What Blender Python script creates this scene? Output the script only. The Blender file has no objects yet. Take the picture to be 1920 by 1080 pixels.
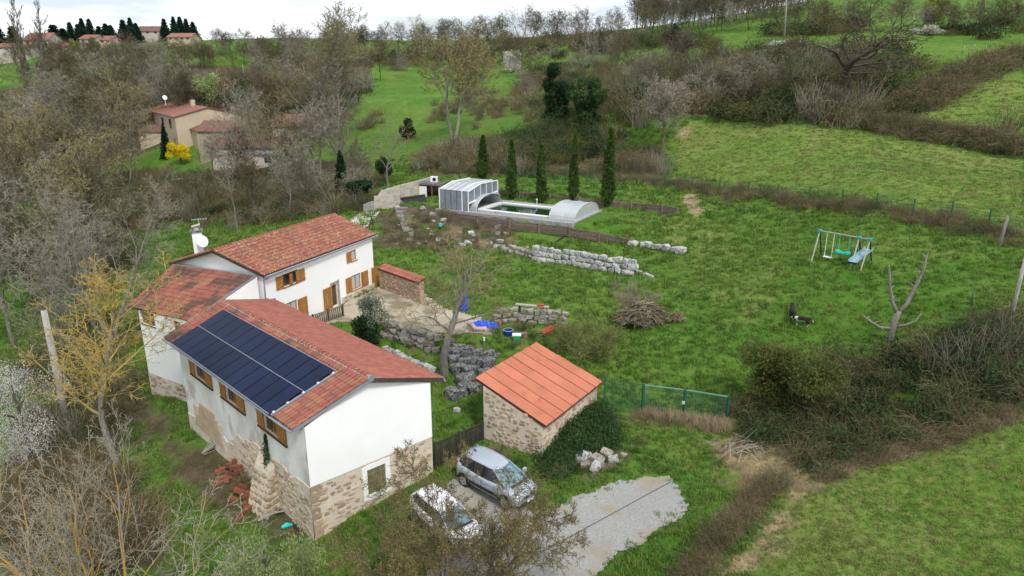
import bpy, math, random
import numpy as np
from mathutils import Vector, Matrix, Euler

R = math.radians
sc = bpy.context.scene
COL = sc.collection
random.seed(7)
rng = np.random.default_rng(7)

# ---------------------------------------------------------------- camera, sky, sun, exposure
CAM_H = 20.0
PITCH = R(17.6)
FPX = 1320.0
cam_d = bpy.data.cameras.new("camera")
cam_d.sensor_width = 36.0
cam_d.lens = 36.0 * FPX / 1920.0
cam_d.clip_start = 0.2
cam_d.clip_end = 3000
cam = bpy.data.objects.new("camera", cam_d)
COL.objects.link(cam)
cam.location = (0, 0, CAM_H)
cam.rotation_euler = (R(90) - PITCH, 0, 0)
sc.camera = cam

SUN_EL, SUN_AZ = R(50), R(-62)          # azimuth of the sun in the xy plane, measured from +x
world = bpy.data.worlds.new("World")
sc.world = world
world.use_nodes = True
nt = world.node_tree
bg = nt.nodes["Background"]
sky = nt.nodes.new("ShaderNodeTexSky")
sky.sky_type = 'NISHITA'
sky.sun_disc = False
sky.sun_elevation = SUN_EL
sky.sun_rotation = R(90) - SUN_AZ
sky.air_density = 1.0
sky.dust_density = 2.0
tc = nt.nodes.new("ShaderNodeTexCoord")
mp = nt.nodes.new("ShaderNodeMapping")
mp.inputs['Scale'].default_value = (1.0, 1.0, 5.0)
nz = nt.nodes.new("ShaderNodeTexNoise")
nz.inputs['Scale'].default_value = 3.0
nz.inputs['Detail'].default_value = 7
nz.inputs['Roughness'].default_value = .55
cr = nt.nodes.new("ShaderNodeValToRGB")
cr.color_ramp.elements[0].position = .34
cr.color_ramp.elements[0].color = (.25, .25, .25, 1)
cr.color_ramp.elements[1].position = .52
cr.color_ramp.elements[1].color = (1, 1, 1, 1)
mx = nt.nodes.new("ShaderNodeMix")
mx.data_type = 'RGBA'
nz2 = nt.nodes.new("ShaderNodeTexNoise")
nz2.inputs['Scale'].default_value = 5.5
nz2.inputs['Detail'].default_value = 6
cr2 = nt.nodes.new("ShaderNodeValToRGB")
cr2.color_ramp.elements[0].position = .36
cr2.color_ramp.elements[0].color = (.50, .56, .64, 1)
cr2.color_ramp.elements[1].position = .60
cr2.color_ramp.elements[1].color = (.86, .88, .91, 1)
nt.links.new(mp.outputs[0], nz2.inputs[0])
nt.links.new(nz2.outputs[0], cr2.inputs[0])
vs = nt.nodes.new("ShaderNodeVectorMath")
vs.operation = 'SCALE'
vs.inputs[3].default_value = 10.0
nt.links.new(cr2.outputs[0], vs.inputs[0])
nt.links.new(vs.outputs[0], mx.inputs[7])
nt.links.new(tc.outputs['Generated'], mp.inputs[0])
nt.links.new(mp.outputs[0], nz.inputs[0])
nt.links.new(nz.outputs[0], cr.inputs[0])
nt.links.new(cr.outputs[0], mx.inputs[0])
nt.links.new(sky.outputs[0], mx.inputs[6])
nt.links.new(mx.outputs[2], bg.inputs[0])
bg.inputs[1].default_value = 0.095

sun_d = bpy.data.lights.new("sun", 'SUN')
sun_d.energy = 1.5
sun_d.angle = R(11)
sun_d.color = (1.0, .96, .90)
sun = bpy.data.objects.new("sun", sun_d)
COL.objects.link(sun)
sv = Vector((math.cos(SUN_EL) * math.cos(SUN_AZ), math.cos(SUN_EL) * math.sin(SUN_AZ), math.sin(SUN_EL)))
sun.rotation_euler = sv.to_track_quat('Z', 'Y').to_euler()
sun.location = sv * 60

sc.view_settings.view_transform = 'Standard'
sc.view_settings.look = 'None'
sc.view_settings.gamma = 1
sc.view_settings.use_curve_mapping = False
sc.view_settings.exposure = 0.76
sc.render.engine = 'CYCLES'
sc.cycles.max_bounces = 5
sc.cycles.transparent_max_bounces = 6
sc.cycles.use_denoising = True

# ---------------------------------------------------------------- materials
def srgb(h):
    h = h.lstrip('#')
    c = [int(h[i:i + 2], 16) / 255 for i in (0, 2, 4)]
    return tuple(x / 12.92 if x <= .04045 else ((x + .055) / 1.055) ** 2.4 for x in c)

_mats = {}
def pmat(name, c1, c2=None, c3=None, scale=3.0, rough=.85, bump=0.0, bscale=None, vary=0.0, metal=0.0, spec=.3,
         detail=5, stops=(.35, .65), hue_rand=False, aniso=None, transmission=0, alpha=1, c3_scale=None, c3_pos=.62, subs=0):
    """procedural material: two-tone noise, a third tone in patches, brightness varied per piece"""
    if name in _mats: return _mats[name]
    m = bpy.data.materials.new(name)
    m.use_nodes = True
    t = m.node_tree; N = t.nodes; L = t.links
    b = N["Principled BSDF"]
    b.inputs['Roughness'].default_value = rough
    b.inputs['Metallic'].default_value = metal
    b.inputs['Specular IOR Level'].default_value = spec
    geo = N.new('ShaderNodeNewGeometry')
    pos = geo.outputs['Position']
    if aniso:
        mpn = N.new('ShaderNodeMapping'); mpn.inputs['Scale'].default_value = aniso
        L.new(pos, mpn.inputs[0]); pos = mpn.outputs[0]
    c2 = c2 or c1
    n = N.new('ShaderNodeTexNoise'); n.inputs['Scale'].default_value = scale; n.inputs['Detail'].default_value = detail
    n.inputs['Roughness'].default_value = .6
    L.new(pos, n.inputs['Vector'])
    r = N.new('ShaderNodeValToRGB')
    r.color_ramp.elements[0].position = stops[0]; r.color_ramp.elements[1].position = stops[1]
    r.color_ramp.elements[0].color = (*c1, 1); r.color_ramp.elements[1].color = (*c2, 1)
    L.new(n.outputs[0], r.inputs[0])
    out = r.outputs[0]
    if c3:
        n3 = N.new('ShaderNodeTexNoise'); n3.inputs['Scale'].default_value = c3_scale or scale * 2.7; n3.inputs['Detail'].default_value = 4
        mp3 = N.new('ShaderNodeMapping'); mp3.inputs['Location'].default_value = (31.7, 12.3, 7.1)
        L.new(pos, mp3.inputs[0]); L.new(mp3.outputs[0], n3.inputs['Vector'])
        r3 = N.new('ShaderNodeValToRGB'); r3.color_ramp.elements[0].position = c3_pos - .04; r3.color_ramp.elements[1].position = c3_pos + .06
        L.new(n3.outputs[0], r3.inputs[0])
        m3 = N.new('ShaderNodeMix'); m3.data_type = 'RGBA'
        L.new(r3.outputs[0], m3.inputs[0]); L.new(out, m3.inputs[6]); m3.inputs[7].default_value = (*c3, 1)
        out = m3.outputs[2]
    if vary:
        at = N.new('ShaderNodeAttribute'); at.attribute_name = 'rnd'
        oi = N.new('ShaderNodeObjectInfo')
        ad = N.new('ShaderNodeMath'); ad.operation = 'ADD'; L.new(at.outputs['Fac'], ad.inputs[0]); L.new(oi.outputs['Random'], ad.inputs[1])
        fr = N.new('ShaderNodeMath'); fr.operation = 'FRACT'; L.new(ad.outputs[0], fr.inputs[0])
        mr = N.new('ShaderNodeMapRange'); mr.inputs[3].default_value = 1 - vary; mr.inputs[4].default_value = 1 + vary
        L.new(fr.outputs[0], mr.inputs[0])
        hs = N.new('ShaderNodeHueSaturation')
        L.new(mr.outputs[0], hs.inputs['Value']); L.new(out, hs.inputs['Color'])
        if hue_rand:
            m2 = N.new('ShaderNodeMath'); m2.operation = 'MULTIPLY'; m2.inputs[1].default_value = 7.31; L.new(fr.outputs[0], m2.inputs[0])
            f2 = N.new('ShaderNodeMath'); f2.operation = 'FRACT'; L.new(m2.outputs[0], f2.inputs[0])
            h2 = N.new('ShaderNodeMapRange'); h2.inputs[3].default_value = .48; h2.inputs[4].default_value = .52
            L.new(f2.outputs[0], h2.inputs[0]); L.new(h2.outputs[0], hs.inputs['Hue'])
        out = hs.outputs[0]
    L.new(out, b.inputs['Base Color'])
    if bump:
        bn = N.new('ShaderNodeTexNoise'); bn.inputs['Scale'].default_value = bscale or scale * 6; bn.inputs['Detail'].default_value = 5
        L.new(pos, bn.inputs['Vector'])
        bp = N.new('ShaderNodeBump'); bp.inputs['Strength'].default_value = bump; bp.inputs['Distance'].default_value = .05
        L.new(bn.outputs[0], bp.inputs['Height']); L.new(bp.outputs[0], b.inputs['Normal'])
    if transmission:
        b.inputs['Transmission Weight'].default_value = transmission
    if subs:
        b.inputs['Subsurface Weight'].default_value = 0
    _mats[name] = m
    return m

def leafmat(name, c1, c2, scale=.6, vary=.35):
    m = pmat(name, c1, c2, scale=scale, rough=.7, vary=vary, hue_rand=True, spec=.2)
    t = m.node_tree; N = t.nodes; L = t.links; b = N['Principled BSDF']; o = N['Material Output']
    tr = N.new('ShaderNodeBsdfTranslucent'); mxs = N.new('ShaderNodeMixShader'); mxs.inputs[0].default_value = .38
    L.new(b.inputs['Base Color'].links[0].from_socket, tr.inputs[0]); L.new(b.outputs[0], mxs.inputs[1]); L.new(tr.outputs[0], mxs.inputs[2]); L.new(mxs.outputs[0], o.inputs[0])
    return m

M = dict(
    stucco=pmat('white_stucco', (.86, .86, .84), (.78, .78, .76), scale=1.2, rough=.9, bump=.12, bscale=30, stops=(.3, .8)),
    stucco_clean=pmat('clean_white_stucco', (.90, .90, .89), (.86, .86, .85), scale=.8, rough=.9, bump=.06, bscale=30, c3=(.80, .79, .75), c3_scale=.5, c3_pos=.7),
    stucco_old=pmat('weathered_stucco', (.62, .60, .56), (.80, .79, .77), (.52, .47, .41), scale=.7, rough=.95, bump=.3, bscale=12, aniso=(1, 1, .55), c3_scale=.9, c3_pos=.58),
    mortar=pmat('cream_mortar', (.56, .47, .37), (.66, .58, .48), (.45, .37, .28), scale=1.5, rough=.95, bump=.6, bscale=14),
    stone=pmat('ochre_stone', (.44, .33, .22), (.34, .27, .20), (.5, .42, .33), scale=3, rough=.9, bump=.5, bscale=18, vary=.28, hue_rand=True),
    boulder=pmat('grey_boulder', (.20, .18, .15), (.30, .28, .24), (.09, .095, .07), scale=2.2, rough=.95, bump=.8, bscale=9, vary=.25, c3_scale=6),
    boulder_pale=pmat('pale_boulder', (.33, .33, .32), (.45, .445, .43), (.14, .145, .12), scale=2.2, rough=.95, bump=.7, bscale=9, vary=.2, c3_scale=5, c3_pos=.6),
    boulder_dark=pmat('mossy_grey_block', (.13, .13, .135), (.26, .26, .27), (.05, .055, .04), scale=3.5, rough=.95, bump=.9, bscale=10, vary=.2, c3_scale=9, c3_pos=.52),
    tile_red=pmat('red_clay_tile', (.34, .125, .07), (.25, .092, .055), (.20, .11, .08), scale=2.2, rough=.85, bump=.3, bscale=25, vary=.12, hue_rand=True, c3_scale=1.6, c3_pos=.6),
    tile_lichen=pmat('lichened_clay_tile', (.34, .135, .082), (.24, .10, .068), (.38, .30, .21), scale=.9, rough=.9, bump=.3, bscale=25, vary=.12, hue_rand=True, c3_scale=6.5, c3_pos=.60),
    tile_dark=pmat('dark_clay_tile', (.34, .13, .088), (.24, .098, .07), (.13, .075, .058), scale=.9, rough=.9, bump=.3, bscale=25, vary=.12, hue_rand=True, c3_scale=.55, c3_pos=.56),
    tile_salmon=pmat('salmon_flat_tile', (.37, .135, .095), (.31, .11, .08), (.24, .14, .085), scale=1.5, rough=.85, bump=.3, bscale=20, vary=.12, c3_scale=.9, c3_pos=.66),
    sheet_orange=pmat('orange_corrugated_sheet', (.52, .19, .115), (.46, .165, .10), (.38, .14, .09), scale=1.2, rough=.75, bump=.1, vary=.08, c3_scale=2.0, c3_pos=.66),
    underlay=pmat('roof_underlay', (.10, .05, .035), (.07, .04, .03), scale=4),
    ridge=pmat('ridge_mortar', (.46, .44, .41), (.30, .28, .26), scale=6, rough=.95, bump=.5),
    wood_orange=pmat('varnished_pine', (.42, .20, .055), (.30, .13, .035), (.2, .085, .03), scale=2.5, rough=.55, aniso=(3, 3, .5), c3_scale=4, vary=.15),
    wood_dark=pmat('dark_timber', (.035, .03, .026), (.06, .052, .045), scale=4, rough=.85, aniso=(3, 3, .5), vary=.3),
    wood_grey=pmat('weathered_timber', (.20, .15, .12), (.12, .085, .07), (.28, .24, .2), scale=2.5, rough=.9, bump=.4, vary=.25, aniso=(1, 1, 4)),
    wood_olive=pmat('mossy_pale_board', (.20, .18, .09), (.13, .12, .06), scale=4, rough=.9, aniso=(3, 3, .5), vary=.2),
    wood_pole=pmat('pale_pole_wood', (.40, .38, .35), (.30, .28, .26), (.2, .19, .17), scale=3, rough=.85, aniso=(2, 2, .4)),
    concrete=pmat('concrete', (.42, .39, .34), (.50, .47, .42), (.30, .27, .23), scale=1.0, rough=.95, bump=.25, vary=.12),
    block=pmat('concrete_block', (.48, .44, .38), (.40, .36, .31), (.3, .27, .24), scale=2, rough=.95, bump=.3, vary=.12),
    beige_block=pmat('beige_block', (.50, .38, .26), (.44, .33, .22), scale=2, rough=.95, bump=.3, vary=.10),
    glass=pmat('dark_window_glass', (.03, .035, .04), (.06, .07, .075), scale=2, rough=.08, spec=.6),
    curtain=pmat('pale_curtain', (.5, .52, .53), (.35, .37, .38), scale=3, rough=.8, aniso=(6, 6, .3)),
    zinc=pmat('zinc', (.34, .38, .43), (.28, .31, .36), scale=2, rough=.45, metal=.4),
    panel=pmat('solar_cell', (.004, .009, .030), (.006, .013, .045), scale=1.2, rough=.3, spec=.12, vary=.15),
    alu=pmat('aluminium', (.62, .64, .66), (.55, .57, .6), scale=3, rough=.4, metal=.3),
    white=pmat('white_paint', (.82, .83, .84), (.76, .77, .78), scale=4, rough=.5),
    poly=pmat('milky_polycarbonate', (.46, .48, .49), (.38, .41, .42), scale=1.0, rough=.35, spec=.5),
    rubber=pmat('black_rubber', (.02, .02, .02), (.03, .03, .03), scale=5, rough=.8),
    black=pmat('black_plastic', (.015, .015, .017), (.02, .02, .022), scale=5, rough=.4),
    green_metal=pmat('green_powder_coat', (.015, .09, .06), (.02, .11, .075), scale=3, rough=.5),
    bark_grey=pmat('grey_bark', (.17, .155, .135), (.27, .255, .225), (.08, .075, .06), scale=2.5, rough=.95, bump=.5, aniso=(3, 3, .7), c3_scale=5),
    bark_dark=pmat('dark_bark', (.075, .06, .045), (.12, .10, .08), scale=3, rough=.95, bump=.5),
    bark_lichen=pmat('lichen_bark', (.24, .21, .17), (.46, .27, .045), (.30, .28, .25), scale=1.1, rough=.95, bump=.3, stops=(.38, .56), c3_scale=2.4),
    twig_brown=pmat('brown_twig', (.085, .072, .036), (.145, .12, .065), scale=.35, rough=.95, vary=.25),
    twig_grey=pmat('grey_twig', (.20, .18, .135), (.30, .275, .21), scale=.5, rough=.95, vary=.2),
    twig_pink=pmat('grey_pink_twig', (.15, .13, .088), (.105, .092, .06), scale=.35, rough=.95, vary=.2),
    twig_ochre=pmat('ochre_lichen_twig', (.23, .19, .085), (.19, .17, .10), (.30, .23, .07), scale=.5, rough=.95, vary=.2),
    twig_orange=pmat('orange_lichen_twig', (.44, .30, .06), (.33, .25, .08), (.26, .23, .14), scale=.9, rough=.95, vary=.2, c3_scale=1.6, c3_pos=.55),
    twig_olive=pmat('olive_twig', (.15, .155, .06), (.10, .105, .05), scale=.5, rough=.95, vary=.25),
    twig_dead=pmat('dead_bramble_stem', (.12, .095, .048), (.24, .19, .105), (.055, .055, .026), scale=.8, rough=.95, vary=.3),
    twig_straw=pmat('straw_stem', (.40, .32, .20), (.30, .23, .14), scale=.9, rough=.95, vary=.25),
    leaf_dark=leafmat('dark_evergreen_leaf', (.012, .035, .012), (.03, .07, .022)),
    leaf_cypress=leafmat('cypress_foliage', (.03, .08, .018), (.10, .155, .03), scale=2),
    leaf_ivy=leafmat('ivy_leaf', (.035, .085, .025), (.075, .13, .04), scale=1.2),
    leaf_bright=leafmat('spring_green_leaf', (.07, .17, .03), (.13, .22, .05)),
    leaf_bud=leafmat('olive_green_bud', (.19, .22, .055), (.27, .28, .09)),
    leaf_budbrown=leafmat('olive_brown_bud', (.20, .16, .06), (.30, .25, .10)),
    leaf_pale=leafmat('pale_green_leaf', (.26, .33, .13), (.36, .42, .19)),
    leaf_olive=leafmat('grey_olive_leaf', (.12, .15, .10), (.20, .23, .16)),
    leaf_yellow=leafmat('yellow_blossom', (.85, .72, .02), (.80, .62, .02)),
    leaf_blossom=leafmat('white_blossom', (.62, .60, .56), (.50, .46, .43), vary=.2),
    leaf_blossom_pale=leafmat('pure_white_blossom', (.80, .80, .78), (.66, .67, .64), vary=.15),
    leaf_buff=leafmat('buff_blossom', (.36, .31, .24), (.26, .23, .17), vary=.25),
    leaf_conifer=leafmat('blue_green_needle', (.010, .035, .022), (.022, .055, .032)),
    leaf_broom=leafmat('broom_green', (.06, .09, .022), (.15, .165, .045)),
    leaf_dry=leafmat('dry_leaf', (.22, .13, .06), (.30, .19, .10)),
    grass=leafmat('grass_blade', (.10, .20, .032), (.19, .27, .06), scale=.25, vary=.35),
    grass_mid=leafmat('field_grass_blade', (.11, .20, .03), (.20, .26, .06), scale=.2, vary=.3),
    grass_dry=leafmat('dry_grass_blade', (.30, .26, .12), (.22, .20, .08), scale=.3, vary=.25),
)

# ---------------------------------------------------------------- mesh helpers
class MB:
    def __init__(s): s.v = []; s.f = []; s.m = []; s.mats = []; s.r = []; s.cur = 0; s.rn = 0.0
    def mat(s, m):
        if m not in s.mats: s.mats.append(m)
        s.cur = s.mats.index(m); return s
    def add(s, vs, fs):
        o = len(s.v); s.v.extend(vs)
        for f in fs: s.f.append(tuple(i + o for i in f)); s.m.append(s.cur); s.r.append(s.rn)
    def box(s, c, size, rz=0, M4=None):
        x, y, z = [a / 2 for a in size]
        vs = [Vector((i * x, j * y, k * z)) for k in (-1, 1) for j in (-1, 1) for i in (-1, 1)]
        if M4 is None: M4 = Matrix.Translation(c) @ Matrix.Rotation(rz, 4, 'Z')
        vs = [tuple(M4 @ v) for v in vs]
        s.add(vs, [(0, 2, 3, 1), (4, 5, 7, 6), (0, 1, 5, 4), (2, 6, 7, 3), (0, 4, 6, 2), (1, 3, 7, 5)])
    def bar(s, a, b, w, h=None, up=(0, 0, 1)):
        a, b = Vector(a), Vector(b); h = h or w; d = (b - a)
        L = d.length
        if L < 1e-6: return
        d.normalize(); u = Vector(up)
        x = d.cross(u)
        if x.length < 1e-4: x = d.cross(Vector((1, 0, 0)))
        x.normalize(); y = x.cross(d)
        m4 = Matrix((( d.x, x.x, y.x, (a.x + b.x) / 2), (d.y, x.y, y.y, (a.y + b.y) / 2), (d.z, x.z, y.z, (a.z + b.z) / 2), (0, 0, 0, 1)))
        s.box(None, (L, w, h), M4=m4)
    def tube(s, pts, rad, n=6, cap=True):
        o = len(s.v); k = len(pts); px = None
        for i, p in enumerate(pts):
            q0 = pts[max(0, i - 1)]; q1 = pts[min(k - 1, i + 1)]
            d = Vector(q1) - Vector(q0)
            if px is None: px = d.cross(Vector((.3, .9, .25)))
            px = px - d * (px.dot(d) / max(d.dot(d), 1e-9))
            if px.length < 1e-6: px = d.orthogonal()
            px.normalize(); py = d.cross(px)
            py.normalize(); r = rad[i] if not isinstance(rad, (int, float)) else rad
            for j in range(n):
                a = 2 * math.pi * j / n; c, sn = math.cos(a) * r, math.sin(a) * r
                s.v.append((p[0] + px.x * c + py.x * sn, p[1] + px.y * c + py.y * sn, p[2] + px.z * c + py.z * sn))
        for i in range(k - 1):
            for j in range(n):
                a = o + i * n + j; b = o + i * n + (j + 1) % n
                s.f.append((a, b, b + n, a + n)); s.m.append(s.cur); s.r.append(s.rn)
        if cap:
            s.f.append(tuple(o + j for j in reversed(range(n)))); s.m.append(s.cur); s.r.append(s.rn)
            s.f.append(tuple(o + (k - 1) * n + j for j in range(n))); s.m.append(s.cur); s.r.append(s.rn)
    def cyl(s, c, r, h, n=16, axis='Z', r2=None):
        c = Vector(c); ax = {'Z': Vector((0, 0, 1)), 'X': Vector((1, 0, 0)), 'Y': Vector((0, 1, 0))}[axis] if isinstance(axis, str) else Vector(axis).normalized()
        s.tube([c - ax * h / 2, c + ax * h / 2], [r, r if r2 is None else r2], n)
    def quad(s, a, b, c, d): s.add([tuple(a), tuple(b), tuple(c), tuple(d)], [(0, 1, 2, 3)])
    def prism(s, poly, z0, z1):
        n = len(poly); vs = [(x, y, z0) for x, y in poly] + [(x, y, z1) for x, y in poly]
        s.add(vs, [tuple(range(n - 1, -1, -1)), tuple(range(n, 2 * n))] + [(i, (i + 1) % n, n + (i + 1) % n, n + i) for i in range(n)])
    def slab(s, p00, p10, p11, p01, t):
        vs = [Vector(p) for p in (p00, p10, p11, p01)]
        nrm = (vs[1] - vs[0]).cross(vs[3] - vs[0]).normalized() * t
        lo = [tuple(v - nrm) for v in vs]; hi = [tuple(v) for v in vs]
        s.add(lo + hi, [(3, 2, 1, 0), (4, 5, 6, 7), (0, 1, 5, 4), (1, 2, 6, 5), (2, 3, 7, 6), (3, 0, 4, 7)])
    def mesh(s, name, off=(0, 0, 0), smooth=False):
        me = bpy.data.meshes.new(name)
        v = np.array(s.v, dtype=np.float32).reshape(-1, 3) - np.array(off, dtype=np.float32)
        me.from_pydata(v.tolist(), [], s.f)
        for m in s.mats: me.materials.append(m)
        if len(s.mats) > 1: me.polygons.foreach_set('material_index', s.m)
        if any(s.r):
            a = me.attributes.new('rnd', 'FLOAT', 'FACE'); a.data.foreach_set('value', s.r)
        if smooth: me.polygons.foreach_set('use_smooth', [True] * len(me.polygons))
        me.update(); return me
    def build(s, name, parent=None, smooth=False, **k):
        off = root_loc(parent) if parent else k.pop('loc', (0, 0, 0))
        me = s.mesh(name, off, smooth)
        o = bpy.data.objects.new(name, me); COL.objects.link(o)
        if parent: o.parent = parent
        else: o.location = off
        tag(o, **k); return o

def root_loc(o):
    while o.parent: o = o.parent
    return tuple(o.location)

def tag(o, label=None, cat=None, group=None, kind=None):
    if label: o['label'] = label
    if cat: o['category'] = cat
    if group: o['group'] = group
    if kind: o['kind'] = kind
    return o

def thing(name, loc, label, cat, group=None):
    o = bpy.data.objects.new(name, None); COL.objects.link(o); o.location = tuple(loc); o.empty_display_size = .2
    return tag(o, label, cat, group)

def inst(name, mesh, parent, mat4):
    """a piece that shares its mesh; mat4 is in world coordinates"""
    o = bpy.data.objects.new(name, mesh); COL.objects.link(o)
    if parent is not None:
        o.parent = parent; rl = Vector(root_loc(parent))
        o.matrix_local = Matrix.Translation(-rl) @ mat4
    else: o.matrix_world = mat4
    return o

def copy_tree(o, parent=None):
    c = o.copy(); COL.objects.link(c); c.parent = parent
    for ch in o.children: copy_tree(ch, c)
    return c

def mesh_np(name, V, F, mats, rnd=None, midx=None, smooth=False):
    me = bpy.data.meshes.new(name)
    V = np.asarray(V, np.float32).reshape(-1, 3); F = np.asarray(F, np.int32); k = F.shape[1]; n = len(F)
    me.vertices.add(len(V)); me.vertices.foreach_set('co', V.ravel())
    me.loops.add(n * k); me.loops.foreach_set('vertex_index', F.ravel())
    me.polygons.add(n); me.polygons.foreach_set('loop_start', np.arange(0, n * k, k, dtype=np.int32))
    for m in mats: me.materials.append(m)
    if midx is not None: me.polygons.foreach_set('material_index', np.asarray(midx, np.int32))
    if smooth: me.polygons.foreach_set('use_smooth', np.ones(n, bool))
    me.update(calc_edges=True)
    if rnd is not None:
        a = me.attributes.new('rnd', 'FLOAT', 'FACE'); a.data.foreach_set('value', np.asarray(rnd, np.float32))
    return me

def leaf_quads(P, size, up=0.0, aspect=1.6, rs=None):
    """random small leaf-shaped quads at points P"""
    rs = rs or rng
    n = len(P); a = rs.normal(size=(n, 3)); a[:, 2] += up; a /= np.linalg.norm(a, axis=1)[:, None]
    b = rs.normal(size=(n, 3)); b -= a * (a * b).sum(1)[:, None]; b /= np.linalg.norm(b, axis=1)[:, None]
    s = size * rs.uniform(.6, 1.3, n)[:, None]
    V = np.stack([P, P + a * s * aspect * .5 + b * s * .5, P + a * s * aspect, P + a * s * aspect * .5 - b * s * .5], 1)
    F = np.arange(4 * n).reshape(n, 4)
    return V.reshape(-1, 3), F

# ---------------------------------------------------------------- terrain
def view_ray(px, py):
    x = (px - 960) / FPX; y = -(py - 540) / FPX
    return np.array([x, math.cos(PITCH) + y * math.sin(PITCH), -math.sin(PITCH) + y * math.cos(PITCH)])
def pt_z(px, py, z):
    r = view_ray(px, py); t = (z - CAM_H) / r[2]; return (r[0] * t, r[1] * t, z)
def pt_y(px, py, y):
    r = view_ray(px, py); t = y / r[1]; return (r[0] * t, y, CAM_H + r[2] * t)

# surveyed heights: (bearing x, bearing y, height) seen from the camera station, or by distance ('d')
SURV = [(590,1005,-.6),(810,885,0),(903,838,.3),(1016,862,0),(1119,758,.6),(1010,960,0),(1000,1075,-.2),(1250,920,.7),(1280,1040,.4),
 (1400,1080,.7),(1600,1000,1.7),(1880,900,3.2),(1540,880,1.5),(1360,745,1.6),(1665,640,4.4),(1893,610,6.8),(1495,610,4.2),(1519,497,6.7),
 (1605,505,7.0),(1710,408,9.0),(1515,375,8.2),(1285,355,7.3),(1270,412,6.0),(1225,515,4.1),(1100,510,3.7),(985,470,4.0),(1300,560,4.0),
 (1210,610,3.0),(1280,690,2.2),(1150,660,1.7),(1400,480,5.6),(705,547,2.7),(720,470,3.6),(800,600,2.6),(950,640,2.3),(955,428,4.7),(1010,433,4.65),(1067,440,4.6),(1125,448,4.6),(1184,456,4.6),(890,418,4.7),
 (760,430,4.4),(840,400,5.4),(900,345,6.2),(1138,360,6.6),(1237,295,8.4),(845,260,8.0),(740,340,5.0),(1000,300,7.8),(1120,310,7.6),
 (600,360,2.0),(450,450,0),(350,480,-1.2),(250,830,-1.4),(400,930,-1.0),(150,870,-2.4),(60,1000,-3.2),(20,650,-4.6),(100,500,-5.0),
 (340,330,-.5),(330,295,1.5),(480,335,2.0),(200,330,-3.0),(60,330,-4.0),(650,260,6.5),(900,760,1.0),(850,740,.9),(880,650,2.0),
 (1900,760,4.6),(1700,840,2.6),(500,1070,-1.2),(300,1060,-2.0)]
SURV_D = [(330,200,172),(250,165,205),(160,88,270),(450,80,265),(60,110,270),(390,210,168),(480,130,235),(600,110,262),(700,120,235),(850,135,225),
 (1000,132,205),(985,82,235),(1180,72,238),(1300,110,155),(1475,72,150),(1400,35,205),(1700,12,190),(1650,140,108),(1850,90,130),(1900,250,80),
 (1650,230,87),(1400,220,96),(1250,215,102),(1600,330,64),(1100,190,125),(950,200,150),(700,190,165),(560,190,172),(1900,330,66),(1900,8,185),(600,80,275),(1720,-30,225),(1560,2,215),(1900,-70,235),(1480,16,225)]
P3 = [pt_z(*s) for s in SURV] + [pt_y(*s) for s in SURV_D]
for x in (-500, -250, 0, 250, 500):
    P3 += [(x, 420, 26 + x * .02), (x, 700, 12 + x * .01), (x, -60, -2 + x * .02)]
P3 += [(-120, 20, -8), (-120, 80, -6), (-220, 150, 2), (60, 0, 7), (110, 20, 14), (140, 80, 22), (220, 160, 34), (-40, 0, -5), (0, 0, -1), (20, 5, 1.5), (-60, 45, -6)]
P3 = np.array(P3, float)
CC = 5.0
def _phi(d2): return np.sqrt(d2 + CC * CC)
_d2 = ((P3[:, None, :2] - P3[None, :, :2]) ** 2).sum(-1)
_n = len(P3)
_A = np.zeros((_n + 3, _n + 3)); _A[:_n, :_n] = _phi(_d2) - np.eye(_n) * .6
_A[:_n, _n] = 1; _A[:_n, _n + 1:] = P3[:, :2]; _A[_n, :_n] = 1; _A[_n + 1:, :_n] = P3[:, :2].T
_W = np.linalg.solve(_A, np.concatenate([P3[:, 2], [0, 0, 0]]))

def poly_sd(x, y, poly):
    """signed distance to polygon, negative inside"""
    x = np.asarray(x, float); y = np.asarray(y, float); d = np.full(x.shape, 1e18); ins = np.zeros(x.shape, bool)
    n = len(poly)
    for i in range(n):
        ax, ay = poly[i][:2]; bx, by = poly[(i + 1) % n][:2]
        ex, ey = bx - ax, by - ay; wx, wy = x - ax, y - ay
        t = np.clip((wx * ex + wy * ey) / (ex * ex + ey * ey + 1e-12), 0, 1)
        d = np.minimum(d, (wx - ex * t) ** 2 + (wy - ey * t) ** 2)
        c = ((ay <= y) & (by > y)) | ((by <= y) & (ay > y))
        with np.errstate(divide='ignore', invalid='ignore'):
            xi = ax + (y - ay) * ex / (ey if abs(ey) > 1e-12 else 1e-12)
        ins ^= c & (x < xi)
    d = np.sqrt(d); return np.where(ins, -d, d)

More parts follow.
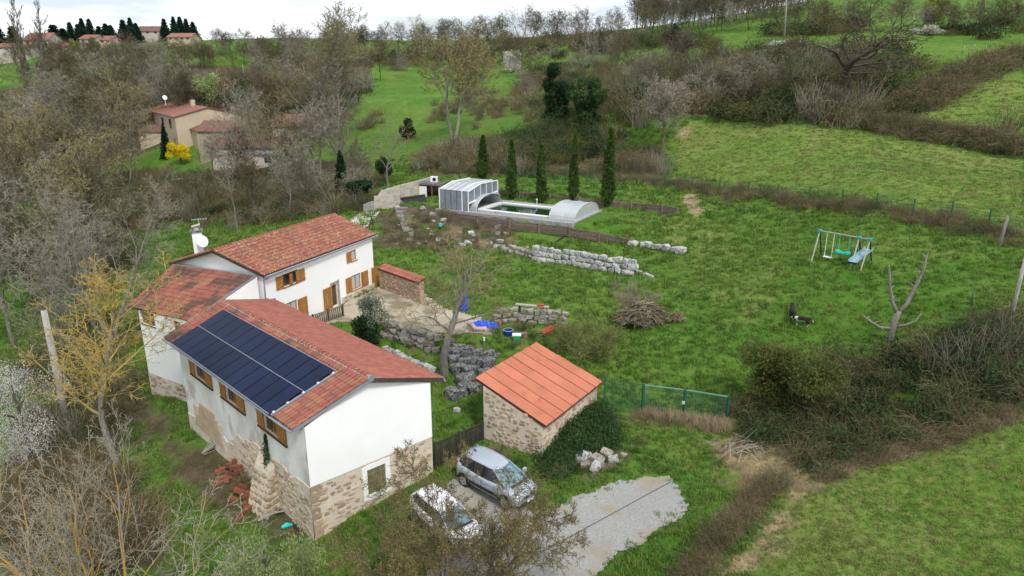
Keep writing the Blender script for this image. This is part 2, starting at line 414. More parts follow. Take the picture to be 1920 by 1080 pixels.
PLAT = [  # levelled ground: polygon, height, width of the bank
    ([pt_z(820, 394, 5.5)[:2], pt_z(833, 395, 5.5)[:2], pt_z(895, 402, 5.5)[:2], pt_z(955, 410, 5.5)[:2], pt_z(1010, 415, 5.5)[:2], pt_z(1067, 421, 5.5)[:2], (12.0, 65.5), (17, 68.8), (-1.5, 78.6), (-10.5, 80), (-13, 74)], 5.5, .35),
    ([(-16.2, 44.4), (-10.4, 57.5), (-6.5, 54.5), (-4.0, 49.5), (-1.0, 45.6), (-.4, 43.6), (-5.0, 43.9), (-8.6, 45.9), (-12.0, 46.0)], 2.62, .45),
]
def hf(x, y):
    x = np.asarray(x, float); y = np.asarray(y, float); sh = x.shape; xf = x.ravel(); yf = y.ravel()
    z = np.empty(xf.shape)
    for a in range(0, len(xf), 20000):
        X = xf[a:a + 20000]; Y = yf[a:a + 20000]
        d2 = (X[:, None] - P3[None, :, 0]) ** 2 + (Y[:, None] - P3[None, :, 1]) ** 2
        z[a:a + 20000] = _phi(d2) @ _W[:_n] + _W[_n] + _W[_n + 1] * X + _W[_n + 2] * Y
    z = z + .10 * np.sin(xf * .9 + 1.3 * np.sin(yf * .5)) * np.cos(yf * .7) + .05 * np.sin(xf * 2.3 + yf * 1.1)
    for poly, h, w in PLAT:
        sd = poly_sd(xf, yf, poly); k = np.clip(.5 - sd / (2 * w), 0, 1); k = k * k * (3 - 2 * k)
        z = z * (1 - k) + h * k
    return z.reshape(sh)
def gz(x, y): return float(hf(np.array([x]), np.array([y]))[0])
_T = np.geomspace(14, 420, 420)
def G(px, py):
    """ground point in line with a bearing"""
    r = view_ray(px, py); t = _T; X, Y, Z = r[0] * t, r[1] * t, CAM_H + r[2] * t
    h = hf(X, Y); s = np.nonzero(Z < h)[0]
    if len(s) == 0: i = len(t) - 1
    else: i = max(s[0], 1)
    a = Z[i - 1] - h[i - 1]; b = h[i] - Z[i]; k = a / (a + b) if (a + b) > 1e-9 else .5
    k = min(max(k, 0), 1)
    x = X[i - 1] * (1 - k) + X[i] * k; y = Y[i - 1] * (1 - k) + Y[i] * k
    return Vector((x, y, gz(x, y)))
def GP(*pts): return [tuple(G(*p)[:2]) for p in pts]

def axis_steps(parts):
    out = [parts[0][0]]
    for a, b, s in parts:
        n = max(1, round((b - a) / s)); out += [a + (b - a) * i / n for i in range(1, n + 1)]
    return np.array(out)
gx = axis_steps([(-460, -120, 8), (-120, -45, 2.2), (-45, 45, .5), (45, 120, 2.2), (120, 460, 8)])
gy = axis_steps([(-60, 16, 4), (16, 64, .5), (64, 100, .8), (100, 200, 2), (200, 330, 4), (330, 760, 16)])
XX, YY = np.meshgrid(gx, gy)
ZZ = hf(XX, YY)
nxg, nyg = len(gx), len(gy)
Vt = np.stack([XX, YY, ZZ], -1).reshape(-1, 3)
ii = np.arange(nxg * nyg).reshape(nyg, nxg)
Ft = np.stack([ii[:-1, :-1], ii[:-1, 1:], ii[1:, 1:], ii[1:, :-1]], -1).reshape(-1, 4)

FIELD_NEAR = GP((1400,1079),(1480,960),(1560,885),(1700,832),(1919,770)) + [(70, 30), (40, 8), (14, 12)]
FIELD_UP = GP((1262,300),(1290,225),(1420,228),(1600,245),(1919,300),(1919,420),(1800,405),(1640,375),(1460,352),(1300,332))
FIELD_FAR = GP((1700,215),(1800,160),(1919,120),(1919,262),(1800,240))
LAWN = GP((960,480),(1130,400),(1280,385),(1500,385),(1850,440),(1900,530),(1760,600),(1600,650),(1430,660),(1370,740),(1130,730),(1080,600))
SOILS = [GP((60,380),(330,330),(400,400),(230,440),(200,560),(120,520)), GP((120,720),(240,700),(330,800),(200,860),(60,980),(0,1000),(0,900)), GP((0,860),(250,880),(330,1079),(0,1079)),
         GP((300,830),(420,830),(540,990),(420,960),(330,900)), GP((420,310),(700,300),(700,400),(520,400)),
         GP((700,400),(960,400),(960,470),(700,470)), GP((560,860),(640,1010),(500,1000),(370,800)),
         GP((780,300),(1240,280),(1240,330),(800,335)), GP((1200,140),(1640,130),(1640,235),(1240,215)),
         GP((20,190),(330,120),(700,120),(640,250),(330,260)), GP((0,170),(300,120),(420,160),(420,250),(0,330))]
STRAWS = [GP((1330,830),(1450,800),(1560,860),(1500,930),(1380,920)), GP((1278,368),(1300,364),(1312,378),(1318,398),(1296,400),(1288,384)),
          GP((1264,243),(1285,238),(1300,246),(1290,256),(1268,256)), GP((1420,1010),(1480,930),(1530,900),(1450,1040),(1380,1079),(1340,1079))]
FIELD_YELLOW = [GP((1160,420),(1350,350),(1520,520),(1480,640),(1320,640),(1280,520)), GP((1180,830),(1310,780),(1330,860),(1230,900)),
                GP((300,960),(450,840),(560,1000),(400,1060))]
tx, ty = XX.ravel(), YY.ravel()
def soft(poly, w): return np.clip(.5 - poly_sd(tx, ty, poly) / w, 0, 1)
soil = np.zeros(len(tx)); dry = np.zeros(len(tx)); straw = np.zeros(len(tx))
for p in SOILS: soil = np.maximum(soil, soft(p, 5))
for p in (FIELD_NEAR, FIELD_UP, FIELD_FAR): dry = np.maximum(dry, soft(p, 1.8))
for p in FIELD_YELLOW: dry = np.maximum(dry, .55 * soft(p, 6))
for p in STRAWS: straw = np.maximum(straw, soft(p, 3.2))
gm = bpy.data.materials.new('meadow_ground'); gm.use_nodes = True
t = gm.node_tree; N = t.nodes; L = t.links; b = N['Principled BSDF']; b.inputs['Roughness'].default_value = .95; b.inputs['Specular IOR Level'].default_value = .1
geo = N.new('ShaderNodeNewGeometry')
def noise_(scale, detail=5, loc=(0, 0, 0), rough=.6):
    mpn = N.new('ShaderNodeMapping'); mpn.inputs['Location'].default_value = loc; L.new(geo.outputs['Position'], mpn.inputs[0])
    n = N.new('ShaderNodeTexNoise'); n.inputs['Scale'].default_value = scale; n.inputs['Detail'].default_value = detail; n.inputs['Roughness'].default_value = rough
    L.new(mpn.outputs[0], n.inputs['Vector']); return n.outputs[0]
def ramp_(inp, els):
    r = N.new('ShaderNodeValToRGB'); e = r.color_ramp.elements
    while len(e) < len(els): e.new(.5)
    for k, (p, c) in enumerate(els): e[k].position = p; e[k].color = (*c, 1)
    L.new(inp, r.inputs[0]); return r.outputs[0]
def mix_(f, a, c):
    m = N.new('ShaderNodeMix'); m.data_type = 'RGBA'
    if isinstance(f, float): m.inputs[0].default_value = f
    else: L.new(f, m.inputs[0])
    L.new(a, m.inputs[6]); L.new(c, m.inputs[7]); return m.outputs[2]
def math_(op, a, b_):
    m = N.new('ShaderNodeMath'); m.operation = op; m.use_clamp = True
    for k, q in enumerate((a, b_)):
        if isinstance(q, (int, float)): m.inputs[k].default_value = q
        else: L.new(q, m.inputs[k])
    return m.outputs[0]
green = ramp_(noise_(.9, 8, rough=.72), [(.28, (.038, .10, .013)), (.43, (.070, .160, .020)), (.56, (.115, .205, .032)), (.70, (.20, .215, .07))])
green2 = ramp_(noise_(.12, 4, (40, 3, 0)), [(.38, (.035, .12, .012)), (.62, (.12, .185, .03))])
green = mix_(.4, green, green2)
field = ramp_(noise_(2.2, 9, (5, 9, 1), .8), [(.36, (.035, .10, .012)), (.46, (.085, .19, .022)), (.55, (.17, .22, .045)), (.66, (.32, .29, .12))])
fieldb = ramp_(noise_(.1, 4, (7, 1, 2)), [(.40, (.085, .16, .025)), (.60, (.22, .21, .08))])
field = mix_(.35, field, fieldb)
dirt = ramp_(noise_(1.1, 8, (1, 2, 3), .7), [(.32, (.035, .045, .016)), (.5, (.085, .07, .04)), (.68, (.14, .11, .07))])
strw = ramp_(noise_(2.0, 8, (3, 2, 3), .7), [(.3, (.16, .12, .06)), (.55, (.33, .26, .15)), (.75, (.42, .35, .22))])
at = N.new('ShaderNodeAttribute'); at.attribute_name = 'cover'
sep = N.new('ShaderNodeSeparateColor'); L.new(at.outputs['Color'], sep.inputs[0])
brk = noise_(.55, 5, (9, 9, 9))
def edge(ch, lo=.35, gain=4.0):
    s = math_('ADD', sep.outputs[ch], math_('SUBTRACT', brk, .5)) if False else None
    m1 = N.new('ShaderNodeMath'); m1.operation = 'MULTIPLY_ADD'; L.new(brk, m1.inputs[0]); m1.inputs[1].default_value = 1.1; m1.inputs[2].default_value = -.55
    m2 = N.new('ShaderNodeMath'); m2.operation = 'ADD'; L.new(m1.outputs[0], m2.inputs[0]); L.new(sep.outputs[ch], m2.inputs[1])
    m3 = N.new('ShaderNodeMapRange'); m3.inputs[1].default_value = .38; m3.inputs[2].default_value = .62; L.new(m2.outputs[0], m3.inputs[0]); return m3.outputs[0]
patchy = ramp_(noise_(.16, 5, (20, 14, 3), .65), [(.54, (0, 0, 0)), (.66, (.8, .8, .8))])
green = mix_(patchy, green, field)
out = mix_(edge(1), green, field)
out = mix_(edge(0), out, dirt)
out = mix_(edge(2), out, strw)
L.new(out, b.inputs['Base Color'])
bp = N.new('ShaderNodeBump'); bp.inputs['Strength'].default_value = .9; bp.inputs['Distance'].default_value = .12
L.new(noise_(3.0, 8, rough=.75), bp.inputs['Height']); L.new(bp.outputs[0], b.inputs['Normal'])
tm = mesh_np('ground', Vt, Ft, [gm], smooth=True)
ca = tm.attributes.new('cover', 'FLOAT_COLOR', 'POINT')
ca.data.foreach_set('color', np.stack([soil, dry, straw, np.ones(len(tx))], -1).astype(np.float32).ravel())
ground = bpy.data.objects.new('ground', tm); COL.objects.link(ground); tag(ground, kind='structure')

def drape(name, poly, step, mat, lift=.05, noise=.0, kind='structure', parent=None, **k):
    xs = [p[0] for p in poly]; ys = [p[1] for p in poly]
    X, Y = np.meshgrid(np.arange(min(xs) - 1, max(xs) + 1, step), np.arange(min(ys) - 1, max(ys) + 1, step))
    cx, cy = X[:-1, :-1] + step / 2, Y[:-1, :-1] + step / 2
    sd = poly_sd(cx, cy, poly) + noise * (np.sin(cx * 2.1 + np.sin(cy * 1.7) * 2) * .5 + np.sin(cx * 5.3 - cy * 4.1) * .3 + np.sin(cx * 11 + cy * 13) * .2)
    keep = sd < 0
    Z = hf(X, Y) + lift
    n1, n0 = X.shape
    I = np.arange(n0 * n1).reshape(n1, n0)
    F = np.stack([I[:-1, :-1], I[:-1, 1:], I[1:, 1:], I[1:, :-1]], -1)[keep]
    used, inv = np.unique(F.ravel(), return_inverse=True)
    V = np.stack([X.ravel(), Y.ravel(), Z.ravel()], -1)[used]
    me = mesh_np(name, V, inv.reshape(-1, 4), [mat], smooth=True)
    o = bpy.data.objects.new(name, me); COL.objects.link(o)
    if kind: o['kind'] = kind
    tag(o, **k); return o

gravel = pmat('gravel', (.23, .225, .21), (.36, .355, .335), (.29, .25, .19), scale=11, rough=.95, bump=.12, bscale=30, c3_scale=.4, c3_pos=.57, detail=12, stops=(.3, .7))
DRIVE = GP((900,1079),(935,975),(1000,955),(1060,937),(1130,908),(1200,893),(1252,893),(1288,938),(1275,968),(1225,1005),(1160,1042),(1125,1079)) + [(3.3, 20), (2.5, 10), (-4, 10), (-6.5, 20)] + GP((700,1079),(760,960),(800,905),(880,868),(960,880),(930,940))
DRIVE = GP((1000,962),(1060,942),(1130,914),(1200,896),(1252,895),(1288,938),(1275,968),(1225,1005),(1160,1042),(1125,1079)) + [(3.0, 20), (2.5, 8), (-5, 8), (-5.0, 20)] + GP((830,1030),(800,960),(835,905),(880,885),(930,900))
drape('gravel_driveway', DRIVE, .07, gravel, .04, .2)
terrace_m = pmat('terrace_concrete', (.36, .31, .22), (.44, .39, .30), (.22, .19, .12), scale=.6, rough=.95, bump=.25, c3_scale=.5, c3_pos=.55)
drape('concrete_terrace', [(-15.7, 44.9), (-10.3, 56.4), (-7.6, 54.2), (-5, 49.6), (-2.4, 47.6), (-1.3, 45.6), (-1.4, 44.3), (-4.9, 44.6), (-8.6, 46.6), (-12.2, 46.9)], .25, terrace_m, .04, .25)

# ---------------------------------------------------------------- pieces that repeat
def tile_geo(w=.21, l=.42, h=.095, lift=.045):
    V = []; F = []
    for k, (yy, dz) in enumerate(((-.06, lift), (l - .06, 0.0))):
        ww = w * (1.0 if k == 0 else .86)
        for j in range(5):
            a = math.pi * j / 4
            V.append((-math.cos(a) * ww / 2, yy, dz + math.sin(a) * h))
    F += [(j, j + 1, j + 6, j + 5) for j in range(4)]
    V += [(-w * .36, -.06, lift - .01), (0, -.06, lift + h * .6), (w * .36, -.06, lift - .01)]
    F += [(0, 10, 11, 2), (2, 11, 12, 4)]
    return np.array(V), np.array(F)
TV, TF = tile_geo()
_tile_mesh = {}
def tile_mesh(mat):
    if mat.name not in _tile_mesh: _tile_mesh[mat.name] = mesh_np('tile', TV, TF[:, ::-1], [mat])
    return _tile_mesh[mat.name]

def roof_patch(parent, p00, p10, p11, p01, mat, cw=.25, rh=.36, flat=1.0, pieces=0, skip=None, jit=.012, label=None, thick=.12, quota=None):
    """p00-p10 is the eave, p01-p11 the ridge"""
    p00, p10, p11, p01 = [Vector(p) for p in (p00, p10, p11, p01)]
    s = MB().mat(M['underlay']); s.slab(p00, p10, p11, p01, thick)
    # weathered edge board
    roof = s.build('roof', parent, label=label)
    wlen = ((p10 - p00).length + (p11 - p01).length) / 2; slen = ((p01 - p00).length + (p11 - p10).length) / 2
    nc = int(wlen / cw); nr = int(slen / rh)
    out = []
    for r in range(nr):
        b = (r + .10) / nr
        for c in range(nc):
            a = (c + .5) / nc
            if skip and skip(a, b + .4 / nr): continue
            P = (p00 * (1 - a) + p10 * a) * (1 - b) + (p01 * (1 - a) + p11 * a) * b
            da = ((p10 - p00) * (1 - b) + (p11 - p01) * b).normalized()
            db = ((p01 - p00) * (1 - a) + (p11 - p10) * a).normalized()
            n = da.cross(db).normalized(); da = db.cross(n)
            sx = wlen / nc / .25; sy = slen / nr / .36
            P = P + n * (.005 + random.uniform(0, jit)) + da * random.uniform(-jit, jit)
            out.append(((P - Vector((0, 0, CAM_H))).length, P, da * sx, db * sy, n * flat))
    if not out: return roof
    out.sort(key=lambda q: q[0])
    tmsh = tile_mesh(mat)
    for d, P, x, y, n in out[:pieces]:
        m4 = Matrix(((x.x, y.x, n.x, P.x), (x.y, y.y, n.y, P.y), (x.z, y.z, n.z, P.z), (0, 0, 0, 1)))
        inst('tile', tmsh, roof, m4)
    rest = out[pieces:]
    if rest:
        Pm = np.array([q[1] for q in rest]); Xm = np.array([q[2] for q in rest]); Ym = np.array([q[3] for q in rest]); Zm = np.array([q[4] for q in rest])
        V = Pm[:, None] + TV[None, :, 0:1] * Xm[:, None] + TV[None, :, 1:2] * Ym[:, None] + TV[None, :, 2:3] * Zm[:, None]
        V -= np.array(root_loc(parent))
        F = (TF[None, :, ::-1] + (np.arange(len(rest)) * len(TV))[:, None, None]).reshape(-1, 4)
        me = mesh_np('roof_tiles', V.reshape(-1, 3), F, [mat], rnd=np.repeat(rng.random(len(rest)), len(TF)))
        o = bpy.data.objects.new('roof_tiles', me); COL.objects.link(o); o.parent = roof; o['kind'] = 'stuff'
    return roof

def stone_protos(n, mat, flat=True):
    out = []
    for k in range(n):
        m = MB().mat(mat); q = random.randint(6, 8); ring = []
        for j in range(q):
            a = 2 * math.pi * j / q + random.uniform(-.2, .2)
            cx = max(-1, min(1, math.cos(a) * 1.25)) * .5; cz = max(-1, min(1, math.sin(a) * 1.25)) * .5
            f = random.uniform(.82, 1.0); ring.append((cx * f, cz * f))
        vs = [(x, 0, z) for x, z in ring] + [(x * .93, 1.0 + random.uniform(-.15, .15), z * .93) for x, z in ring] + [(x * .55, 1.5 + random.uniform(-.3, .3), z * .55) for x, z in ring]
        fs = [(i, (i + 1) % q, q + (i + 1) % q, q + i) for i in range(q)] + [(q + i, q + (i + 1) % q, 2 * q + (i + 1) % q, 2 * q + i) for i in range(q)] + [tuple(range(2 * q, 3 * q))]
        m.add(vs, [f[::-1] for f in fs]); out.append(m.mesh('stone'))
    return out
STONES = stone_protos(8, M['stone'])
def boulder_protos(n, mat, name='stone'):
    out = []
    for k in range(n):
        bm_ = MB().mat(mat); idx = {}; vs = []; fs = []
        def vtx(p):
            key = tuple(p)
            if key not in idx:
                v = Vector(p); L4 = (abs(v.x) ** 7 + abs(v.y) ** 7 + abs(v.z) ** 7) ** (1 / 7)
                v = v / L4 * .5; v *= random.uniform(.80, 1.10); idx[key] = len(vs); vs.append(tuple(v))
            return idx[key]
        for ax in range(3):
            for sgn in (-1, 1):
                for i in (-1, 0):
                    for j in (-1, 0):
                        q = []
                        for (di, dj) in ((0, 0), (1, 0), (1, 1), (0, 1)):
                            p = [0, 0, 0]; p[ax] = sgn; p[(ax + 1) % 3] = i + di; p[(ax + 2) % 3] = j + dj; q.append(vtx(p))
                        fs.append(tuple(q if sgn > 0 else q[::-1]))
        bm_.add(vs, fs); out.append(bm_.mesh(name))
    return out
BOULD = boulder_protos(6, M['boulder']); BOULD_P = boulder_protos(6, M['boulder_pale']); BOULD_D = boulder_protos(5, M['boulder_dark'])
def boulder(protos, parent, c, size, rz=None, tilt=.12):
    rz = random.uniform(0, 6.28) if rz is None else rz
    m4 = Matrix.Translation(c) @ Euler((random.uniform(-tilt, tilt), random.uniform(-tilt, tilt), rz)).to_matrix().to_4x4() @ Matrix.Diagonal((*size, 1))
    return inst('stone', random.choice(protos), parent, m4)

def wall_frame(A, B, sgn=1):
    A, B = Vector((A[0], A[1], 0)), Vector((B[0], B[1], 0)); d = (B - A).normalized(); n = Vector((d.y, -d.x, 0)) * sgn
    return A, d, n, (B - A).length
def stones_on(parent, A, B, z0, z1, sgn=1, u0=0, u1=None, dens=.7, size=(.42, .2), avoid=(), base=None, limit=300, out=.0, proj=.035):
    O, d, n, Lw = wall_frame(A, B, sgn); u1 = Lw if u1 is None else u1; k = 0
    z = z0
    while z < z1:
        u = u0 + random.uniform(0, .3)
        while u < u1 and k < limit:
            w = size[0] * random.uniform(.45, 1.5); h = size[1] * random.uniform(.6, 1.35)
            zz = z + random.uniform(-.05, .05); uc = u + w / 2
            ok = random.random() < (dens(uc, zz) if callable(dens) else dens)
            if uc + w / 2 > u1 or zz + h / 2 > z1 + .04 or any(a - w / 2 < uc < b + w / 2 and c - h / 2 < zz < e + h / 2 for a, b, c, e in avoid): ok = False
            if base and zz < base(O + d * uc): ok = False
            if ok:
                P = O + d * uc + n * out; P.z = zz
                rot = Matrix(((d.x, n.x, 0, 0), (d.y, n.y, 0, 0), (0, 0, 1, 0), (0, 0, 0, 1))) @ Matrix.Rotation(random.uniform(-.15, .15), 4, 'Y')
                inst('stone', random.choice(STONES), parent, Matrix.Translation(P) @ rot @ Matrix.Diagonal((w * random.choice((-1, 1)) if False else w, proj * random.uniform(.6, 1.4), h, 1)))
                k += 1
            u += w + random.uniform(.03, .14)
        z += size[1] * 1.12
    return k

def wall_with_holes(mb, A, B, z0, z1, holes=(), sgn=1, depth=.22, top=None, out=0):
    """outer skin of a wall with real recesses; top(u) gives a sloping upper edge"""
    O, d, n, Lw = wall_frame(A, B, sgn)
    P = lambda u, z, o=0: tuple(O + d * u + n * (o + out) + Vector((0, 0, z)))
    us = sorted({0, Lw, *[h[0] for h in holes], *[h[1] for h in holes]}); zs = sorted({z0, z1, *[h[2] for h in holes], *[h[3] for h in holes]})
    for i in range(len(us) - 1):
        for j in range(len(zs) - 1):
            uc, zc = (us[i] + us[i + 1]) / 2, (zs[j] + zs[j + 1]) / 2
            if any(h[0] < uc < h[1] and h[2] < zc < h[3] for h in holes): continue
            mb.quad(P(us[i], zs[j]), P(us[i + 1], zs[j]), P(us[i + 1], zs[j + 1]), P(us[i], zs[j + 1]))
    for a, b, c, e in holes:
        for q in (((a, c), (b, c)), ((b, c), (b, e)), ((b, e), (a, e)), ((a, e), (a, c))):
            (u_, z_), (u2, z2) = q
            mb.quad(P(u_, z_), P(u2, z2), P(u2, z2, -depth), P(u_, z_, -depth))
        mb.quad(P(a, c, -depth), P(b, c, -depth), P(b, e, -depth), P(a, e, -depth))
    if top:
        pts = [P(0, z1), P(Lw, z1)] + [P(u, z) for u, z in top]
        mb.add(pts, [tuple(range(len(pts)))])
    return P

def shutter(parent, P, u0, u1, z0, z1, mat, out=.05, nb=4):
    mb = MB().mat(mat); w = (u1 - u0) / nb
    for k in range(nb):
        a, b = u0 + k * w + .008, u0 + (k + 1) * w - .008; mb.rn = random.random()
        o1 = out + random.uniform(0, .006)
        vs = [P(a, z0, out - .035), P(b, z0, out - .035), P(b, z1, out - .035), P(a, z1, out - .035), P(a, z0, o1), P(b, z0, o1), P(b, z1, o1), P(a, z1, o1)]
        mb.add(vs, [(0, 3, 2, 1), (4, 5, 6, 7), (0, 1, 5, 4), (1, 2, 6, 5), (2, 3, 7, 6), (3, 0, 4, 7)])
    for zc in (z0 + (z1 - z0) * .18, z0 + (z1 - z0) * .82):
        a, b, c, e = u0, u1, zc - .04, zc + .04; mb.rn = .3
        vs = [P(a, c, out), P(b, c, out), P(b, e, out), P(a, e, out), P(a, c, out + .025), P(b, c, out + .025), P(b, e, out + .025), P(a, e, out + .025)]
        mb.add(vs, [(0, 3, 2, 1), (4, 5, 6, 7), (0, 1, 5, 4), (1, 2, 6, 5), (2, 3, 7, 6), (3, 0, 4, 7)])
    return mb.build('shutter', parent)
def block(mb, P, a, b, c, e, o0, o1):
    vs = [P(a, c, o0), P(b, c, o0), P(b, e, o0), P(a, e, o0), P(a, c, o1), P(b, c, o1), P(b, e, o1), P(a, e, o1)]
    mb.add(vs, [(0, 3, 2, 1), (4, 5, 6, 7), (0, 1, 5, 4), (1, 2, 6, 5), (2, 3, 7, 6), (3, 0, 4, 7)])
def window(parent, P, a, b, c, e, frame, pane='glass', mull=1, depth=.12, t=.06, sill=True):
    f = MB().mat(frame)
    for x0, x1, y0, y1 in ((a, a + t, c, e), (b - t, b, c, e), (a + t, b - t, e - t, e), (a + t, b - t, c, c + t)): block(f, P, x0, x1, y0, y1, -depth - .02, -depth + .05)
    for k in range(1, mull + 1):
        x = a + (b - a) * k / (mull + 1); block(f, P, x - t / 2, x + t / 2, c + t, e - t, -depth - .02, -depth + .045)
    fo = f.build('window', parent)
    g = MB().mat(M[pane]); block(g, P, a + t, b - t, c + t, e - t, -depth - .01, -depth + .01); g.build('pane', fo)
    if sill:
        s = MB().mat(frame); block(s, P, a - .06, b + .06, c - .07, c - .002, -.1, .06); s.build('sill', fo)
    return fo

# ================================================================ BARN WING
bA, bB, bC, bD = (-9.0, 27.2), (-4.06, 31.7), (-16.2, 44.05), (-19.2, 37.6)
barn = thing('barn_wing', (-9.0, 27.2, 0), 'long white barn wing with stone base and solar panels, nearest the cars', 'house')
# left long wall
mb = MB().mat(M['stucco_old'])
WL = [(10.75, 12.35, 3.42, 4.42), (6.8, 8.25, 3.42, 4.42), (2.5, 3.95, 3.42, 4.42)]
P = wall_with_holes(mb, bA, bD, 0.2, 5.15, WL, sgn=-1)
PL = P
wl = mb.build('wall', barn, label='weathered off-white rendered long wall')
mb = MB().mat(M['mortar']); O, d, n, Lw = wall_frame(bA, bD, -1)
# lower masonry: ragged upper edge left by the fallen render
us = [Lw * i / 60 for i in range(61)]
zt = [min(2.05, max(.35, (2.0 if u < 6.2 else 2.0 - (u - 6.2) * .42) + .16 * math.sin(u * 2.7) + .1 * math.sin(u * 6.1))) for u in us]
for i in range(60):
    q = [O + d * us[i], O + d * us[i + 1]]
    a0, a1 = q[0] + n * .03, q[1] + n * .03
    mb.quad((a0.x, a0.y, -2.2), (a1.x, a1.y, -2.2), (a1.x, a1.y, zt[i + 1]), (a0.x, a0.y, zt[i]))
    mb.quad((a0.x, a0.y, zt[i]), (a1.x, a1.y, zt[i + 1]), (q[1].x - n.x * .02, q[1].y - n.y * .02, zt[i + 1] + .03), (q[0].x - n.x * .02, q[0].y - n.y * .02, zt[i] + .03))
wb = mb.build('wall_base', barn, label='rubble masonry base of the long wall')
stones_on(wb, bA, bD, -.75, 2.0, sgn=-1, u1=9.3, dens=lambda u, z: (.78 if z < (1.9 if u < 6 else 1.9 - (u - 6) * .45) - .12 * math.sin(u * 2.7) else 0) * (.9 if u < 4 else .62),
          size=(.36, .17), out=.028, proj=.028, limit=290, base=lambda p: gz(p.x, p.y) - .1)
# bare block patch in the render
mb = MB().mat(M['beige_block'])
k = 0
bp_ = thing
patch = MB().mat(M['mortar']); block(patch, PL, 9.45, 13.5, -1.0, 1.35, .012, .035); pp = patch.build('bare_patch', barn, label='bare patch of beige blocks where the render is gone')
bmk = MB().mat(M['beige_block']); bmk.box((0, 0, 0), (1, 1, 1)); bmesh_block = bmk.mesh('block')
for r in range(6):
    z = .0 + r * .30
    lo, hi = 9.55 + r * .12 + (.25 if r == 5 else 0), 13.45 - r * .22
    u = lo
    while u < hi - .2:
        w = min(.55, hi - u); Pc = Vector(PL(u + w / 2, z + .15, .045))
        m4 = Matrix.Translation(Pc) @ Matrix(((d.x, n.x, 0, 0), (d.y, n.y, 0, 0), (0, 0, 1, 0), (0, 0, 0, 1))) @ Matrix.Diagonal((w - .02, .05, .285, 1))
        inst('block', bmesh_block, pp, m4); u += w
for (a, b, c, e) in WL:
    window(barn, PL, a, b, c, e, M['wood_orange'], 'glass', 1)
    shutter(barn, PL, a - .72, a - .03, c + .0, e - .02, M['wood_orange'], .06)
    shutter(barn, PL, b + .03, b + .72, c + .0, e - .02, M['wood_orange'], .06)
    shutter(barn, PL, a + .04, a + .42, c + .06, e - .06, M['wood_orange'], -.02, 2)
    sl = MB().mat(M['wood_dark']); block(sl, PL, a - .72, b + .72, c - .10, c - .02, .0, .09); sl.build('sill', barn)
# gable wall
mb = MB().mat(M['mortar'])
GW = [(2.9, 3.87, .35, 1.67)]
PG = wall_with_holes(mb, bA, bB, -1.6, 2.06, GW, sgn=1)
gb = mb.build('wall_base', barn, label='rubble stone base of the gable wall')
stones_on(gb, bA, bB, -.65, 2.0, sgn=1, dens=.62, size=(.42, .19), avoid=[(2.6, 4.2, .1, 2.0)], proj=.03, limit=200, base=lambda p: gz(p.x, p.y) - .1)
mb = MB().mat(M['stone']); 
for z in np.arange(-.6, 2.0, .3):
    mb.rn = random.random(); w = random.uniform(.25, .5); block(mb, PG, .005, w, z, z + .26, .0, .03)
mb.build('corner_stone', barn, kind='stuff')
mb = MB().mat(M['stucco_clean'])
zr = 6.3
block_top = [(6.65, 5.05), (3.36, zr), (.02, 5.05)]
P2 = wall_with_holes(mb, bA, bB, 2.06, 5.05, (), sgn=1, out=.035, top=[(3.36, zr)])
O, d, n, Lg = wall_frame(bA, bB, 1)
mb.quad(P2(0, 2.06, 0), P2(Lg, 2.06, 0), P2(Lg, 2.06, -.05), P2(0, 2.06, -.05))
mb.build('gable_render', barn, label='bright clean white rendered gable')
mb = MB().mat(M['stucco'])
for a, b, c, e in ((2.62, 2.88, .1, 1.9), (3.89, 4.15, .1, 1.9), (2.88, 3.89, 1.69, 1.95), (2.88, 3.89, .05, .33)): block(mb, PG, a, b, c, e, -.01, .028)
mb.build('window_surround', barn)
shutter(barn, PG, 2.92, 3.85, .37, 1.65, M['wood_olive'], -.02, 7)
# back walls
mb = MB().mat(M['stucco']); wall_with_holes(mb, bB, bC, -1.0, 5.0, (), sgn=1); mb.build('wall', barn)
mb = MB().mat(M['stucco']); wall_with_holes(mb, bC, bD, -1.0, 5.0, (), sgn=1, top=[(3.6, 6.3)]); mb.build('wall', barn)
